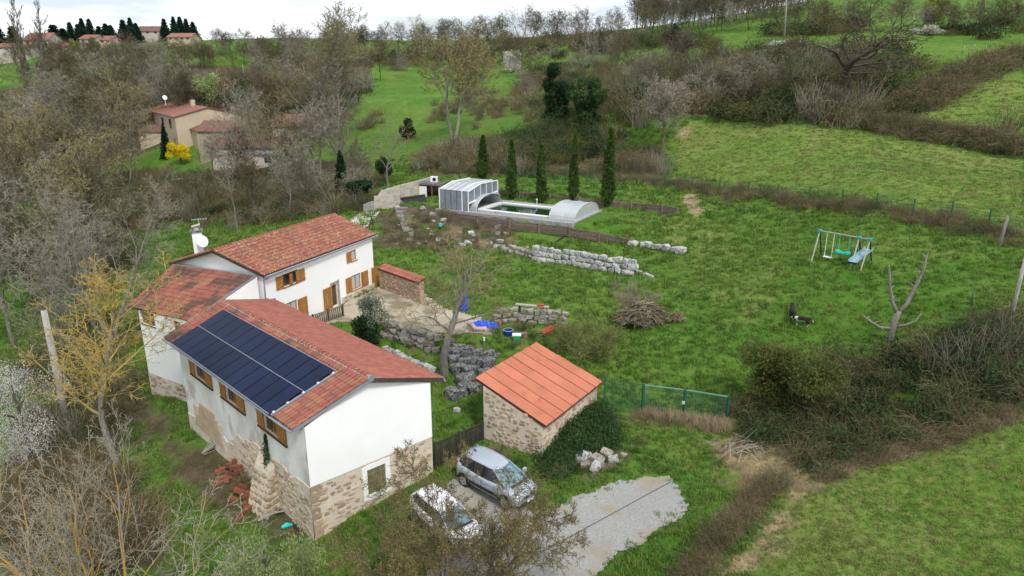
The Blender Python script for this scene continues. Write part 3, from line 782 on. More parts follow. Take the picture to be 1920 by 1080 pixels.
# buttress against the long wall
mb = MB().mat(M['mortar'])
b0 = Vector(PL(3.3, 0, 0)); b1 = Vector(PL(4.9, 0, 0)); nn = wall_frame(bA, bD, -1)[2]
pts = [b0 + Vector((0, 0, -1.6)), b1 + Vector((0, 0, -1.6)), b1 + nn * 1.15 + Vector((0, 0, -1.6)), b0 + nn * 1.0 + Vector((0, 0, -1.6)),
       b0 + Vector((0, 0, 1.75)), b1 + Vector((0, 0, 1.9)), b1 + nn * .35 + Vector((0, 0, 1.3)), b0 + nn * .2 + Vector((0, 0, 1.4))]
mb.add([tuple(p) for p in pts], [(3, 2, 1, 0), (4, 5, 6, 7), (0, 3, 7, 4), (1, 5, 6, 2), (2, 6, 7, 3)])
bt = mb.build('buttress', barn, label='sloping rubble stone buttress')
for r in range(9):
    for c in range(4):
        f = r / 9; Pq = pts[3].lerp(pts[7], f).lerp(pts[2].lerp(pts[6], f), (c + .5 + random.uniform(-.15, .15)) / 4)
        m4 = Matrix.Translation(Pq) @ Matrix(((-.7, -.71, 0, 0), (.714, -.7, 0, 0), (0, 0, 1, 0), (0, 0, 0, 1))) @ Matrix.Diagonal((.36, .06, .26, 1))
        inst('stone', random.choice(STONES), bt, m4)
        Pq = pts[0].lerp(pts[4], f).lerp(pts[3].lerp(pts[7], f), (c + .5) / 4)
        m4 = Matrix.Translation(Pq) @ Matrix(((-.7, .7, 0, 0), (-.7, -.7, 0, 0), (0, 0, 1, 0), (0, 0, 0, 1))) @ Matrix.Diagonal((.26, .05, .24, 1))
        inst('stone', random.choice(STONES), bt, m4)
# roof
LEn, LEf = Vector((-9.42, 26.99, 5.03)), Vector((-20.03, 37.8, 5.0)); RDn, RDf = Vector((-6.38, 29.08, 6.47)), Vector((-17.51, 40.29, 6.42))
REn, REf = Vector((-3.45, 32.3, 5.0)), Vector((-16.05, 44.75, 5.0))
L15 = 15.15
def on_left(u, s, h=0):
    """point on the left slope: u metres from the gable, s metres (plan) up from the eave"""
    a = (u - .15) / L15; b = s / 3.62
    Pq = (LEn * (1 - a) + LEf * a) * (1 - b) + (RDn * (1 - a) + RDf * a) * b
    return Pq + Vector((-.255, -.25, .93)) * h
skip_panel = lambda a, b: 2.2 < a * L15 + .15 < 13.6 and .12 < b * 3.62 < 2.95
rf = roof_patch(barn, LEf, LEn, RDn, RDf, M['tile_dark'], pieces=230, skip=lambda a, b: skip_panel(1 - a, b), label='left roof slope of dark weathered clay tiles around the solar panels')
rf2 = roof_patch(barn, REn, REf, RDf, RDn, M['tile_salmon'], cw=.2, rh=.3, flat=.55, pieces=70, label='right roof slope of flat salmon tiles')
# ridge
def ridge_row(parent, a, b, mat, w=.24, step=.33, mortar=None):
    a, b = Vector(a), Vector(b); d = (b - a); nn_ = int(d.length / step); dn = d.normalized(); x = dn.cross(Vector((0, 0, 1))).normalized(); z = x.cross(dn)
    me = _ridge_mesh(mat)
    for k in range(nn_):
        Pq = a + d * ((k + .1) / nn_)
        m4 = Matrix(((x.x * w / .23, dn.x * .85, z.x, Pq.x), (x.y * w / .23, dn.y * .85, z.y, Pq.y), (x.z * w / .23, dn.z * .85, z.z, Pq.z), (0, 0, 0, 1)))
        inst('ridge_tile', me, parent, m4)
    if mortar:
        mb = MB().mat(mortar); pts = [tuple(a + d * (i / 40) + x * mortar_side * .11 + Vector((0, 0, -.0 + random.uniform(-.012, .012)))) for i in range(41)]
        mb.tube(pts, [.032 + random.uniform(-.012, .012) for _ in pts], 5); mb.build('ridge_mortar', parent)
_rm = {}
def _ridge_mesh(mat):
    if mat.name not in _rm: _rm[mat.name] = mesh_np('ridge_tile', TV * np.array([1, 1, 1.1]), TF[:, ::-1], [mat])
    return _rm[mat.name]
mortar_side = -1
ridge_row(barn, RDn + Vector((0, 0, .03)), RDf + Vector((0, 0, .03)), M['tile_lichen'], mortar=M['ridge'])
# verge boards, rafters, gutter
mb = MB().mat(M['zinc']); mb.bar(LEn + Vector((.02, -.02, -.05)), RDn + Vector((0, -.03, -.06)), .05, .13); mb.build('verge_strip', barn)
mb = MB().mat(M['wood_dark']); mb.bar(RDn + Vector((0, -.0, -.10)), REn + Vector((.0, 0, -.1)), .08, .16); mb.build('verge_board', barn)
rm = MB().mat(M['wood_dark']); rm.box((0, 0, 0), (.09, .55, .09)); rafter = rm.mesh('rafter')
for k in range(24):
    Pq = Vector(PL(.4 + k * .62, 4.95, .22)); inst('rafter', rafter, barn, Matrix.Translation(Pq) @ Matrix.Rotation(math.atan2(-.7, -.71) + R(90), 4, 'Z') @ Matrix.Rotation(R(-18), 4, 'X'))
mb = MB().mat(M['zinc']); mb.tube([tuple(LEn + Vector((-.07, -.05, -.09))), tuple(LEf + Vector((-.07, -.05, -.09)))], .06, 8); mb.build('gutter', barn)
mb = MB().mat(M['zinc']); mb.tube([tuple(REn + Vector((.1, -.06, -.09))), tuple(REf + Vector((.09, .06, -.09)))], .07, 8); mb.build('gutter', barn)
mb = MB().mat(M['zinc']); mb.cyl(tuple(RDn + Vector((.02, -.02, .03))), .17, .05, 14, (RDf - RDn)); mb.build('ridge_end_cap', barn)
mb = MB().mat(M['zinc']); a = on_left(15.2, 2.2, .05); b = on_left(15.2, .2, .05); mb.bar(a, b, .35, .04); mb.build('flashing', barn)

# solar array
arr = thing('solar_array', tuple(on_left(8, .1)), 'dark blue solar panel array of two rows on the barn roof', 'solar panels')
pm_ = MB().mat(M['panel']); pm_.box((0, 0, 0), (1, 1, .035)); 
pnl = pm_.mesh('solar_panel')
fm = MB().mat(M['black']); fm.box((0, 0, 0), (1.0, .018, .04)); 
NC = 12; u0_, u1_ = 2.05, 13.85; wv = (u1_ - u0_) / NC
for rrow, (s0, s1) in enumerate(((-.05, 1.51), (1.57, 3.08))):
    for c in range(NC):
        ua, ub = u0_ + c * wv + .012, u0_ + (c + 1) * wv - .012
        p00, p10, p01 = on_left(ub, s0, .16), on_left(ua, s0, .16), on_left(ub, s1, .16)
        x = (p10 - p00); y = (p01 - p00); nrm = x.cross(y).normalized(); cpt = on_left((ua + ub) / 2, (s0 + s1) / 2, .16)
        inst('solar_panel', pnl, arr, Matrix(((x.x, y.x, nrm.x, cpt.x), (x.y, y.y, nrm.y, cpt.y), (x.z, y.z, nrm.z, cpt.z), (0, 0, 0, 1))))
for s in (-.09, 1.54, 3.1):
    mb = MB().mat(M['zinc']); mb.bar(on_left(u0_, s, .17), on_left(u1_, s, .17), .03, .035); mb.build('rail', arr)
mb = MB().mat(M['zinc']); mb.bar(on_left(u0_ - .1, -.05, .1), on_left(u0_ - .1, 3.1, .1), .12, .08); mb.build('edge_trim', arr)
cm = MB().mat(M['white']); cm.box((0, 0, 0), (.09, .09, .05)); clamp = cm.mesh('clamp')
for s in (.1, .75, 1.5, 2.2, 2.95): inst('clamp', clamp, arr, Matrix.Translation(on_left(u0_ - .1, s, .17)))

# ================================================================ FARMHOUSE
hF0, hF1 = (-16.3, 44.0), (-11.25, 55.1); hB0, hB1 = (-23.2, 47.05), (-18.1, 58.2)
house = thing('farmhouse', (-16.3, 44.0, 0), 'white two-storey farmhouse with red tiled roof and orange wooden shutters, behind the barn wing', 'house')
FH = [(1.82, 3.35, 5.55, 6.45), (8.76 + .62, 10.05, 5.5, 6.33), (9.2, 10.4, 3.15, 4.34), (6.75, 7.4, 2.6, 4.25), (1.9, 3.0, 2.9, 4.36)]
mb = MB().mat(M['stucco_clean'])
PF = wall_with_holes(mb, hF0, hF1, .2, 7.0, FH, sgn=1)
mb.build('wall', house, label='bright white rendered facade')
mb = MB().mat(M['stucco_clean'])
wall_with_holes(mb, hF0, hB0, -.5, 6.85, (), sgn=-1, top=[(3.75, 8.15)]); mb.build('gable_wall', house)
mb = MB().mat(M['stucco_clean']); wall_with_holes(mb, hF1, hB1, .5, 6.85, (), sgn=1, top=[(3.75, 8.15)]); mb.build('gable_wall', house)
mb = MB().mat(M['stucco_clean']); wall_with_holes(mb, hB0, hB1, -.5, 6.85, (), sgn=-1); mb.build('wall', house)
mb = MB().mat(M['mortar']); block(mb, PF, 7.9, 12.1, 1.8, 3.0, .0, .06); hb = mb.build('wall_base', house)
stones_on(hb, hF0, hF1, 2.45, 2.95, sgn=1, u0=8.0, u1=12.0, out=.06, size=(.35, .18))
wo = M['wood_orange']
window(house, PF, *FH[0], wo, 'glass', 1); window(house, PF, *FH[1], wo, 'curtain', 0); window(house, PF, *FH[2], wo, 'curtain', 1)
window(house, PF, *FH[3], wo, 'glass', 0, sill=False); window(house, PF, *FH[4], wo, 'curtain', 1)
shutter(house, PF, 1.13, 1.80, 5.53, 6.44, wo, .06); shutter(house, PF, 3.37, 4.0, 5.5, 6.38, wo, .06)
shutter(house, PF, 2.38, 2.66, 5.6, 6.4, wo, .12, 2)
shutter(house, PF, 3.02, 3.30, 5.6, 6.4, wo, .12, 2)
shutter(house, PF, 8.76, 9.36, 5.48, 6.32, wo, .06)
shutter(house, PF, 8.45, 9.18, 3.1, 4.33, wo, .06); shutter(house, PF, 10.42, 11.32, 3.08, 4.32, wo, .06)
d_ = shutter(house, PF, 5.74, 6.73, 2.62, 4.25, wo, .07); d_.name = 'door_shutter'
shutter(house, PF, 3.02, 3.98, 2.8, 4.32, wo, .07)
mb = MB().mat(M['boulder_pale'])
block(mb, PF, 7.42, 7.68, 2.55, 4.5, -.02, .035); block(mb, PF, 6.65, 7.68, 4.27, 4.48, -.02, .03); mb.build('door_surround', house)
hEn, hEf = Vector((-16.08, 43.75, 6.95)), Vector((-10.95, 55.5, 6.92)); hRn, hRf = Vector((-19.75, 45.0, 8.3)), Vector((-14.5, 56.85, 8.3)); hBn, hBf = Vector((-23.6, 46.85, 6.95)), Vector((-18.4, 58.6, 6.95))
roof_patch(house, hEn, hEf, hRf, hRn, M['tile_lichen'], pieces=290, label='front roof slope of red tiles speckled with lichen')
roof_patch(house, hBf, hBn, hRn, hRf, M['tile_red'], pieces=0, label='rear roof slope')
ridge_row(house, hRn + Vector((0, 0, .02)), hRf + Vector((0, 0, .02)), M['tile_red'])
mb = MB().mat(M['wood_dark']); mb.bar(hEn + Vector((.0, -.03, -.08)), hRn + Vector((0, -.03, -.08)), .06, .12); mb.bar(hBn + Vector((.0, -.03, -.08)), hRn + Vector((0, -.03, -.08)), .06, .12); mb.build('verge_board', house)
mb = MB().mat(M['zinc']); mb.tube([tuple(hEn + Vector((.1, .0, -.08))), tuple(hEf + Vector((.1, 0, -.08)))], .07, 8); mb.build('gutter', house)
for k in range(18):
    Pq = Vector(PF(.4 + k * .66, 6.82, .13)); inst('rafter', rafter, house, Matrix.Translation(Pq) @ Matrix.Rotation(math.atan2(.91, .414), 4, 'Z') @ Matrix.Diagonal((.8, .6, .8, 1)))
dp = [PF(.45, 6.85, .2), PF(.45, 6.7, .18), PF(.02, 6.55, .1), PF(.0, 5.35, .08), PF(.35, 5.15, .12), PF(.75, 5.1, .2)]
mb = MB().mat(M['zinc']); mb.tube(dp, .055, 7); mb.build('downpipe', house)
# chimney and dish
mb = MB().mat(M['stucco']); mb.box((-21.55, 47.0, 8.1), (.62, .62, 2.1), R(24)); 
mb.mat(M['boulder_dark']); mb.box((-21.55, 47.0, 9.2), (.82, .82, .10), R(24))
ch = mb.build('chimney', house)
mb = MB().mat(M['block']); mb.box((-21.55, 47.0, 9.35), (.3, .45, .2), R(24)); mb.bar((-21.8, 46.9, 9.5), (-21.3, 47.1, 9.62), .5, .05); mb.build('chimney_cap', ch)
dish = MB().mat(M['white'])
c0 = Vector((-21.1, 46.6, 8.55)); ax = Vector((.8, -.55, .35)).normalized(); s1 = ax.orthogonal().normalized(); s2 = ax.cross(s1)
ringp = [[c0 + (s1 * math.cos(a * math.pi / 8) + s2 * math.sin(a * math.pi / 8)) * r_ + ax * (r_ * r_ * .45) for a in range(16)] for r_ in (.02, .22, .42)]
for k in range(2):
    for j in range(16): dish.quad(ringp[k][j], ringp[k][(j + 1) % 16], ringp[k + 1][(j + 1) % 16], ringp[k + 1][j])
do = dish.build('satellite_dish', loc=tuple(c0), label='white satellite dish fixed beside the farmhouse chimney', cat='satellite dish')
mb = MB().mat(M['alu']); mb.bar(c0, c0 + ax * .5 + Vector((0, 0, -.2)), .03); mb.bar(c0, c0 - ax * .35, .04); mb.build('dish_arm', do)
an = thing('aerial', (-22.0, 47.2, 8.6), 'thin television aerial standing beside the white chimney', 'aerial')
mb = MB().mat(M['alu']); mb.bar((-21.4, 47.2, 8.6), (-21.4, 47.2, 10.0), .03); mb.build('mast', an)
mb = MB().mat(M['alu']); mb.bar((-21.8, 47.0, 9.95), (-20.9, 47.4, 9.95), .02)
for k in range(6): c_ = Vector((-21.75 + k * .16, 47.02 + k * .07, 9.95)); mb.bar(c_ + Vector((-.08, .2, 0)), c_ + Vector((.08, -.2, 0)), .015)
mb.build('boom', an)

# ================================================================ LEFT WING
wing = thing('side_wing', (-24.2, 43.0, 0), 'lower white side wing under a single dark tiled slope, left end of the farmhouse', 'house')
wL0, wL1 = (-24.2, 43.0), (-19.2, 39.9)
mb = MB().mat(M['stucco']); PW = wall_with_holes(mb, wL0, wL1, .45, 5.1, [(.22, 1.7, 4.02, 4.88), (3.7, 4.4, 4.1, 4.88)], sgn=1); mb.build('wall', wing)
mb = MB().mat(M['mortar']); wall_with_holes(mb, wL0, wL1, -2.4, .47, (), sgn=1, out=.03); ws = mb.build('wall_base', wing); stones_on(ws, wL0, wL1, -.9, .45, sgn=1, out=.028)
mb = MB().mat(M['stucco']); wall_with_holes(mb, wL0, (-23.2, 47.05), -2.4, 5.1, (), sgn=-1, top=[(4.17, 6.7)]); mb.build('wall', wing)
mb = MB().mat(M['stucco']); mb.quad((-19.35, 40.1, 2), (-16.6, 43.9, 2), (-16.6, 43.9, 6.85), (-19.35, 40.1, 5.15)); mb.build('wall', wing)
window(wing, PW, .22, 1.7, 4.02, 4.88, M['wood_olive'], 'glass', 1); window(wing, PW, 3.7, 4.4, 4.1, 4.88, wo, 'glass', 0)
shutter(wing, PW, .95, 1.35, 4.1, 4.8, wo, -.04, 2)
wEl, wEr, wTr, wTl = Vector((-25.0, 43.35, 5.0)), Vector((-19.65, 40.2, 5.1)), Vector((-16.7, 43.8, 6.9)), Vector((-23.3, 46.65, 6.85))
roof_patch(wing, wEl, wEr, wTr, wTl, M['tile_dark'], pieces=290, label='single dark weathered clay tile slope')
mb = MB().mat(M['zinc']); mb.bar(wTl + Vector((0, 0, .06)), wTr + Vector((0, 0, .08)), .16, .05); mb.build('flashing', wing)
mb = MB().mat(M['zinc']); mb.bar(wEr + Vector((.05, .0, .0)), wTr + Vector((.05, 0, 0)), .06, .12); mb.build('verge_strip', wing)

# ================================================================ STONE HUT
cF, cL, cR, cB = (1.6, 32.8), (-1.55, 34.6), (5.1, 38.3), (1.95, 40.1)
hut = thing('stone_hut', (1.6, 32.8, 0), 'small rubble stone hut with bright orange corrugated roof beside the timber gate', 'hut')
Lv = lambda a, b: ((a[0] - b[0]) ** 2 + (a[1] - b[1]) ** 2) ** .5
mb = MB().mat(M['mortar']); P_ = wall_with_holes(mb, cF, cL, -.8, 2.0, (), sgn=-1, top=[(Lv(cF, cL), 3.5)]); w1 = mb.build('wall', hut)
stones_on(w1, cF, cL, -.1, 3.3, sgn=-1, dens=lambda u, z: .72 if z < 2.0 + u * .40 else 0, size=(.30, .19), limit=220, proj=.03, base=lambda p: gz(p.x, p.y) - .05)
mb = MB().mat(M['mortar']); wall_with_holes(mb, cF, cR, -.8, 2.0, [(4.4, 4.75, 1.35, 1.6)], sgn=1); w2 = mb.build('wall', hut)
stones_on(w2, cF, cR, .2, 1.98, sgn=1, dens=.75, size=(.30, .19), avoid=[(4.3, 4.85, 1.25, 1.7)], proj=.03, base=lambda p: gz(p.x, p.y) - .05)
mb = MB().mat(M['mortar']); wall_with_holes(mb, cL, cB, -.8, 3.4, (), sgn=-1); mb.build('wall', hut)
mb = MB().mat(M['mortar']); wall_with_holes(mb, cR, cB, -.8, 2.0, (), sgn=1, top=[(Lv(cR, cB), 3.5)]); mb.build('wall', hut)
rL, rB, rR, rF = Vector((-2.05, 35.12, 3.68)), Vector((1.48, 40.2, 3.7)), Vector((5.36, 38.0, 2.12)), Vector((1.75, 32.62, 2.12))
def corr_mesh(nw=7, seg=4):
    V = []; F = []
    for k in range(nw * seg + 1):
        x = k / (nw * seg); z = .034 * math.cos(2 * math.pi * x * nw)
        V += [(x, 0, z), (x, 1, z)]
    F = [(2 * k, 2 * k + 2, 2 * k + 3, 2 * k + 1) for k in range(nw * seg)]
    return mesh_np('roof_sheet', V, F, [M['sheet_orange']], smooth=True)
cmz = corr_mesh()
mb = MB().mat(M['underlay']); mb.slab(rF - Vector((0, 0, .05)), rR - Vector((0, 0, .05)), rB - Vector((0, 0, .05)), rL - Vector((0, 0, .05)), .05); hroof = mb.build('roof', hut, label='bright orange corrugated sheet roof')
for c in range(7):
    for r_ in range(3):
        a0, a1 = c / 7, (c + 1) / 7; b0_, b1_ = r_ / 3 - (.02 if r_ else 0), (r_ + 1) / 3
        o = rF.lerp(rR, a0).lerp(rL.lerp(rB, a0), b0_); ox = rF.lerp(rR, a1 - .006).lerp(rL.lerp(rB, a1 - .006), b0_); oy = rF.lerp(rR, a0).lerp(rL.lerp(rB, a0), b1_)
        x = ox - o; y = oy - o; z = x.cross(y).normalized(); o = o + z * (.012 + r_ * .006 + random.uniform(0, .012))
        inst('roof_sheet', cmz, hroof, Matrix(((x.x, y.x, z.x, o.x), (x.y, y.y, z.y, o.y), (x.z, y.z, z.z, o.z), (0, 0, 0, 1))))

# ---------------------------------------------------------------- trees
def rot_about(v, ax, a):
    return v * math.cos(a) + ax.cross(v) * math.sin(a) + ax * ax.dot(v) * (1 - math.cos(a))

def grow(seed, H=10.0, r0=.22, stems=1, n=(11, 6, 6, 4), ratio=(.55, .5, .45, .4), ang=(48, 45, 45, 45), start=.28, wig=.12, up=(.02, .08, .05, .02, 0),
         tip=.012, wood_lv=1, lean=(0, 0), droop=0.0, spread=.25, leaf=None, ln=1, ls=.06, wood='bark_grey', crown='twig_brown', segs=(8, 6, 4, 3, 2), flat=1.0, minr=None):
    rs = random.Random(seed)
    W = MB().mat(M[wood]); Cn = MB().mat(M[crown]); tips = []
    maxl = len(n)
    def br(p, d, Ln, r, lv):
        k = segs[min(lv, len(segs) - 1)]; pts = [p]; rad = [r]; dirs = [d]; q = p
        for i in range(k):
            d = d + Vector((rs.gauss(0, wig), rs.gauss(0, wig), rs.gauss(0, wig) * .7 + up[min(lv, len(up) - 1)] - (droop if lv >= 2 else 0)))
            d.normalize(); q = q + d * (Ln / k); pts.append(q); dirs.append(d)
            rad.append(max(tip, r * (1 - (i + 1) / k * (.8 if lv else .78))))
        mb = W if lv <= wood_lv else Cn
        mb.rn = rs.random()
        sides = 8 if lv == 0 else (6 if lv == 1 else (4 if lv == 2 else 3))
        mb.tube(pts, rad, sides, cap=False)
        if lv >= maxl - 1: tips.extend(pts[1:])
        if lv >= maxl: return
        m = n[lv] if lv == 0 else max(2, int(n[lv] * rs.uniform(.75, 1.25)))
        base_az = rs.uniform(0, 6.28)
        for c in range(m):
            t = start + (1 - start) * ((c + rs.random() * .8) / m) if lv == 0 else .18 + .82 * ((c + rs.random()) / m)
            f = min(t, .999) * k; i = int(f); fr = f - i
            bp_ = pts[i].lerp(pts[i + 1], fr); bd = dirs[min(i + 1, k)]
            az = base_az + c * 2.4 + rs.uniform(-.4, .4); perp = bd.orthogonal().normalized(); perp = rot_about(perp, bd, az)
            a = math.radians(ang[lv] * rs.uniform(.75, 1.25)) * (1 - .35 * (t if lv == 0 else 0))
            nd = (bd * math.cos(a) + perp * math.sin(a)).normalized()
            if flat != 1.0: nd = Vector((nd.x, nd.y, nd.z * flat)).normalized()
            L2 = Ln * ratio[lv] * rs.uniform(.75, 1.2) * ((1.15 - .55 * t) if lv == 0 else (1.1 - .5 * t))
            r2 = (rad[i] * (1 - fr) + rad[i + 1] * fr) * (.50 if lv == 0 else .58)
            br(bp_, nd, L2, max(tip, r2), lv + 1)
    for s in range(stems):
        a = s * 6.283 / stems + rs.uniform(-.3, .3)
        d0 = Vector((lean[0] + (math.cos(a) * spread if stems > 1 else 0), lean[1] + (math.sin(a) * spread if stems > 1 else 0), 1)).normalized()
        p0 = Vector((math.cos(a), math.sin(a), 0)) * (r0 * .8 if stems > 1 else 0) + Vector((0, 0, -.3))
        br(p0, d0, H * rs.uniform(.9, 1.05), r0 * (1 if stems == 1 else .75), 0)
    L_ = None
    if leaf:
        P = np.array([tuple(t) for t in tips]); P = np.repeat(P, ln, 0) + rng.normal(size=(len(P) * ln, 3)) * ls * 2.0
        V, F = leaf_quads(P, ls)
        L_ = mesh_np('leaves', V, F, [M[leaf]], rnd=rng.random(len(F)))
    return W.mesh('trunk', smooth=True), Cn.mesh('crown'), L_

def tree_obj(name, meshes, loc, label, group=None, scale=1.0, rz=0.0, cat='tree', tilt=(0, 0)):
    t = thing(name, loc, label, cat, group)
    t.scale = (scale, scale, scale) if isinstance(scale, (int, float)) else scale
    t.rotation_euler = (tilt[0], tilt[1], rz)
    for nm, me in zip(('trunk', 'crown', 'leaves'), meshes):
        if me is None: continue
        o = bpy.data.objects.new(nm, me); COL.objects.link(o); o.parent = t
    return t

def leafy(seed, shape, n, size, leafm, wood='bark_dark', up=0.0, trunk=(.1, .4), aspect=1.6):
    """shape(rs,n)->points of a crown; clumped leaf faces + short trunk with limbs"""
    rs = np.random.default_rng(seed); P = shape(rs, n)
    V, F = leaf_quads(P, size, up=up, aspect=aspect, rs=rs)
    # brightness varies clump by clump
    cl = rs.random(64); c0 = P[rs.integers(0, len(P), 64)]
    k = np.argmin(((P[:, None] - c0[None]) ** 2).sum(-1), 1)
    me = mesh_np('crown', V, F, [M[leafm]], rnd=(cl[k] * .7 + rs.random(len(P)) * .3))
    h = P[:, 2].max(); w = MB().mat(M[wood]); w.tube([(0, 0, -.3), (.03 * h, 0, h * .3), (0, .02 * h, h * .6), (0, 0, h * .85)], [trunk[0], trunk[0] * .8, trunk[0] * .5, trunk[0] * .2], 7)
    R_ = random.Random(seed)
    for i in range(9):
        z = h * R_.uniform(.2, .7); a = i * 2.4; L_ = h * R_.uniform(.15, .3)
        w.tube([(0, 0, z), (math.cos(a) * L_ * .5, math.sin(a) * L_ * .5, z + L_ * .35), (math.cos(a) * L_, math.sin(a) * L_, z + L_ * .6)], [trunk[0] * .35, trunk[0] * .2, .01], 4)
    return (w.mesh('trunk'), me, None)

def lobes(centres, noise_=.45, shell=.45):
    def f(rs, n):
        out = []
        wt = np.array([c[3] ** 2 * c[4] for c in centres]); wt = wt / wt.sum(); which = rs.choice(len(centres), n, p=wt)
        d = rs.normal(size=(n, 3)); d /= np.linalg.norm(d, axis=1)[:, None]
        bump = 1 + noise_ * np.sin(d[:, 0] * 5 + which) * np.sin(d[:, 1] * 6 + which * 2) * np.cos(d[:, 2] * 5)
        rr = (shell + (1 - shell) * rs.random(n) ** .5) * bump
        C = np.array([c[:3] for c in centres])[which]; S = np.array([(c[3], c[3], c[4]) for c in centres])[which]
        return C + d * rr[:, None] * S
    return f
def rand_lobes(seed, R0, Hh, k=12, base=.35, lr=.42):
    rs = random.Random(seed); out = []
    for i in range(k):
        z = Hh * rs.uniform(base, .92); w = math.sin(math.pi * min(1, max(.15, (z / Hh - .1)))) ** .6
        a = rs.uniform(0, 6.28); r = R0 * w * rs.uniform(.2, .95)
        out.append((math.cos(a) * r, math.sin(a) * r, z, R0 * lr * rs.uniform(.7, 1.2), R0 * lr * rs.uniform(.6, 1.0)))
    return out
def spindle(Hh, R0):
    def f(rs, n):
        ph = rs.random(4) * 6.28
        t = rs.random(n) ** .9; a = rs.random(n) * 6.283
        prof = np.clip(np.minimum(t * 6 + .25, 1.0) * (1 - t) ** .55 * 1.08, 0.02, 1)
        r = R0 * prof * (.55 + .55 * rs.random(n) ** .7) * (1 + .20 * np.sin(a * 3 + t * 9 + ph[0]) + .16 * np.sin(a * 7 - t * 26 + ph[1]) + .12 * np.sin(t * 60 + ph[2] + a * 2))
        return np.stack([np.cos(a) * r, np.sin(a) * r, .1 + t * Hh], -1)
    return f
def conifer_shape(Hh, R0, layers=14):
    def f(rs, n):
        t = rs.random(n) ** 1.4; a = rs.random(n) * 6.283; lay = np.floor(t * layers) / layers
        r = R0 * (1 - t) ** .8 * (rs.random(n) ** .5) * (1 + .25 * np.sin(a * 4 + lay * 20))
        return np.stack([np.cos(a) * r, np.sin(a) * r, .08 * Hh + (lay + (t - lay) * .5) * Hh * .92 - r * .3], -1)
    return f

# shared prototypes for distant bare trees (each 10 m high)
far_kw = dict(H=9.2, r0=.14, tip=.016, wood_lv=1, n=(14, 7, 7, 5), segs=(7, 5, 3, 2, 1), ratio=(.5, .52, .5, .5))
PROTO = {
 'brown': [grow(11, wood='bark_dark', crown='twig_brown', **far_kw), grow(12, wood='bark_dark', crown='twig_brown', lean=(.12, 0), **{**far_kw, 'stems': 2, 'n': (10, 7, 6, 5)}), grow(13, wood='bark_dark', crown='twig_brown', **{**far_kw, 'ang': (60, 50, 50, 45), 'start': .2})],
 'grey': [grow(21, wood='bark_grey', crown='twig_grey', **far_kw), grow(22, wood='bark_grey', crown='twig_grey', lean=(-.1, .1), **{**far_kw, 'n': (9, 7, 6, 4), 'stems': 2})],
 'pink': [grow(31, wood='bark_grey', crown='twig_pink', **{**far_kw, 'start': .15, 'stems': 3, 'n': (6, 6, 6, 4), 'spread': .35}), grow(32, wood='bark_dark', crown='twig_pink', **far_kw)],
 'ochre': [grow(41, wood='bark_grey', crown='twig_ochre', **far_kw), grow(42, wood='bark_grey', crown='twig_ochre', lean=(.1, -.1), **{**far_kw, 'stems': 2, 'n': (8, 6, 6, 4)})],
 'olive': [grow(51, wood='bark_dark', crown='twig_olive', **{**far_kw, 'start': .15, 'stems': 2, 'n': (8, 6, 6, 4)})],
 'poplar': [grow(61, wood='bark_grey', crown='twig_pink', **{**far_kw, 'ang': (24, 24, 28, 30), 'ratio': (.33, .5, .5, .5), 'n': (22, 5, 5, 3), 'start': .1, 'up': (.02, .12, .1, .05, 0)})],
}
def ntris(m): return sum(len(p.vertices) - 2 for p in m.polygons)
def bare(kind, px, py, top, label, group=None, y=None, name='bare_tree', wide=1.0, rz=None, cat='tree', sink=0):
    """a bare tree standing at ground point (px,py), as high as the bearing 'top' says"""
    g = G(px, py) if y is None else None
    if y is not None:
        q = pt_y(px, py, y); g = Vector((q[0], q[1], gz(q[0], q[1])))
    ztop = pt_y(px, top, g.y)[2]; h = max(2.0, ztop - g.z)
    s = h / 10.0
    ms = random.choice(PROTO[kind])
    return tree_obj(name, ms, (g.x, g.y, g.z - sink), label, group, (s * wide, s * wide, s), random.uniform(0, 6.28) if rz is None else rz, cat)

# ---- wooded belts (individuals that look alike share a label and a group)
LBL = {}
ORD = 'first second third fourth fifth sixth seventh eighth ninth tenth eleventh twelfth thirteenth fourteenth fifteenth sixteenth seventeenth eighteenth nineteenth twentieth'.split()
def ordinal(k): return ORD[k - 1] if k <= 20 else 'twenty-' + ORD[k - 21] if k < 30 else 'thirty-' + ORD[k - 31] if k > 30 else 'thirtieth'
HUE = dict(brown='brown', pink='greyish brown', grey='pale grey', ochre='lichen-ochre', olive='olive-tinted', poplar='narrow grey')
def belt(items, label, group, y=None, name='bare_tree', wide=1.0, dist=('near', 'middle', 'far')):
    pys = sorted(i[2] for i in items); pxs = sorted(i[1] for i in items); n_ = len(items)
    cnt = {}
    for it in sorted(items, key=lambda q: q[1]):
        kind, px, py, top = it[:4]
        fy = 2 - min(2, 3 * pys.index(py) // n_); cnt[(kind, fy)] = c_ = cnt.get((kind, fy), 0) + 1
        nth = ordinal(c_)
        lb = f"{HUE[kind]} {label}, {nth} from left, {dist[fy]} row"
        bare(kind, px, py, top, lb, group, y=(it[4] if len(it) > 4 else y), name=name, wide=wide * random.uniform(.9, 1.2))
def belt_old(items, label, group, y=None, name='bare_tree', wide=1.0):
    for it in items:
        kind, px, py, top = it[:4]
        bare(kind, px, py, top, label, group, y=(it[4] if len(it) > 4 else y), name=name, wide=wide * random.uniform(.9, 1.2))
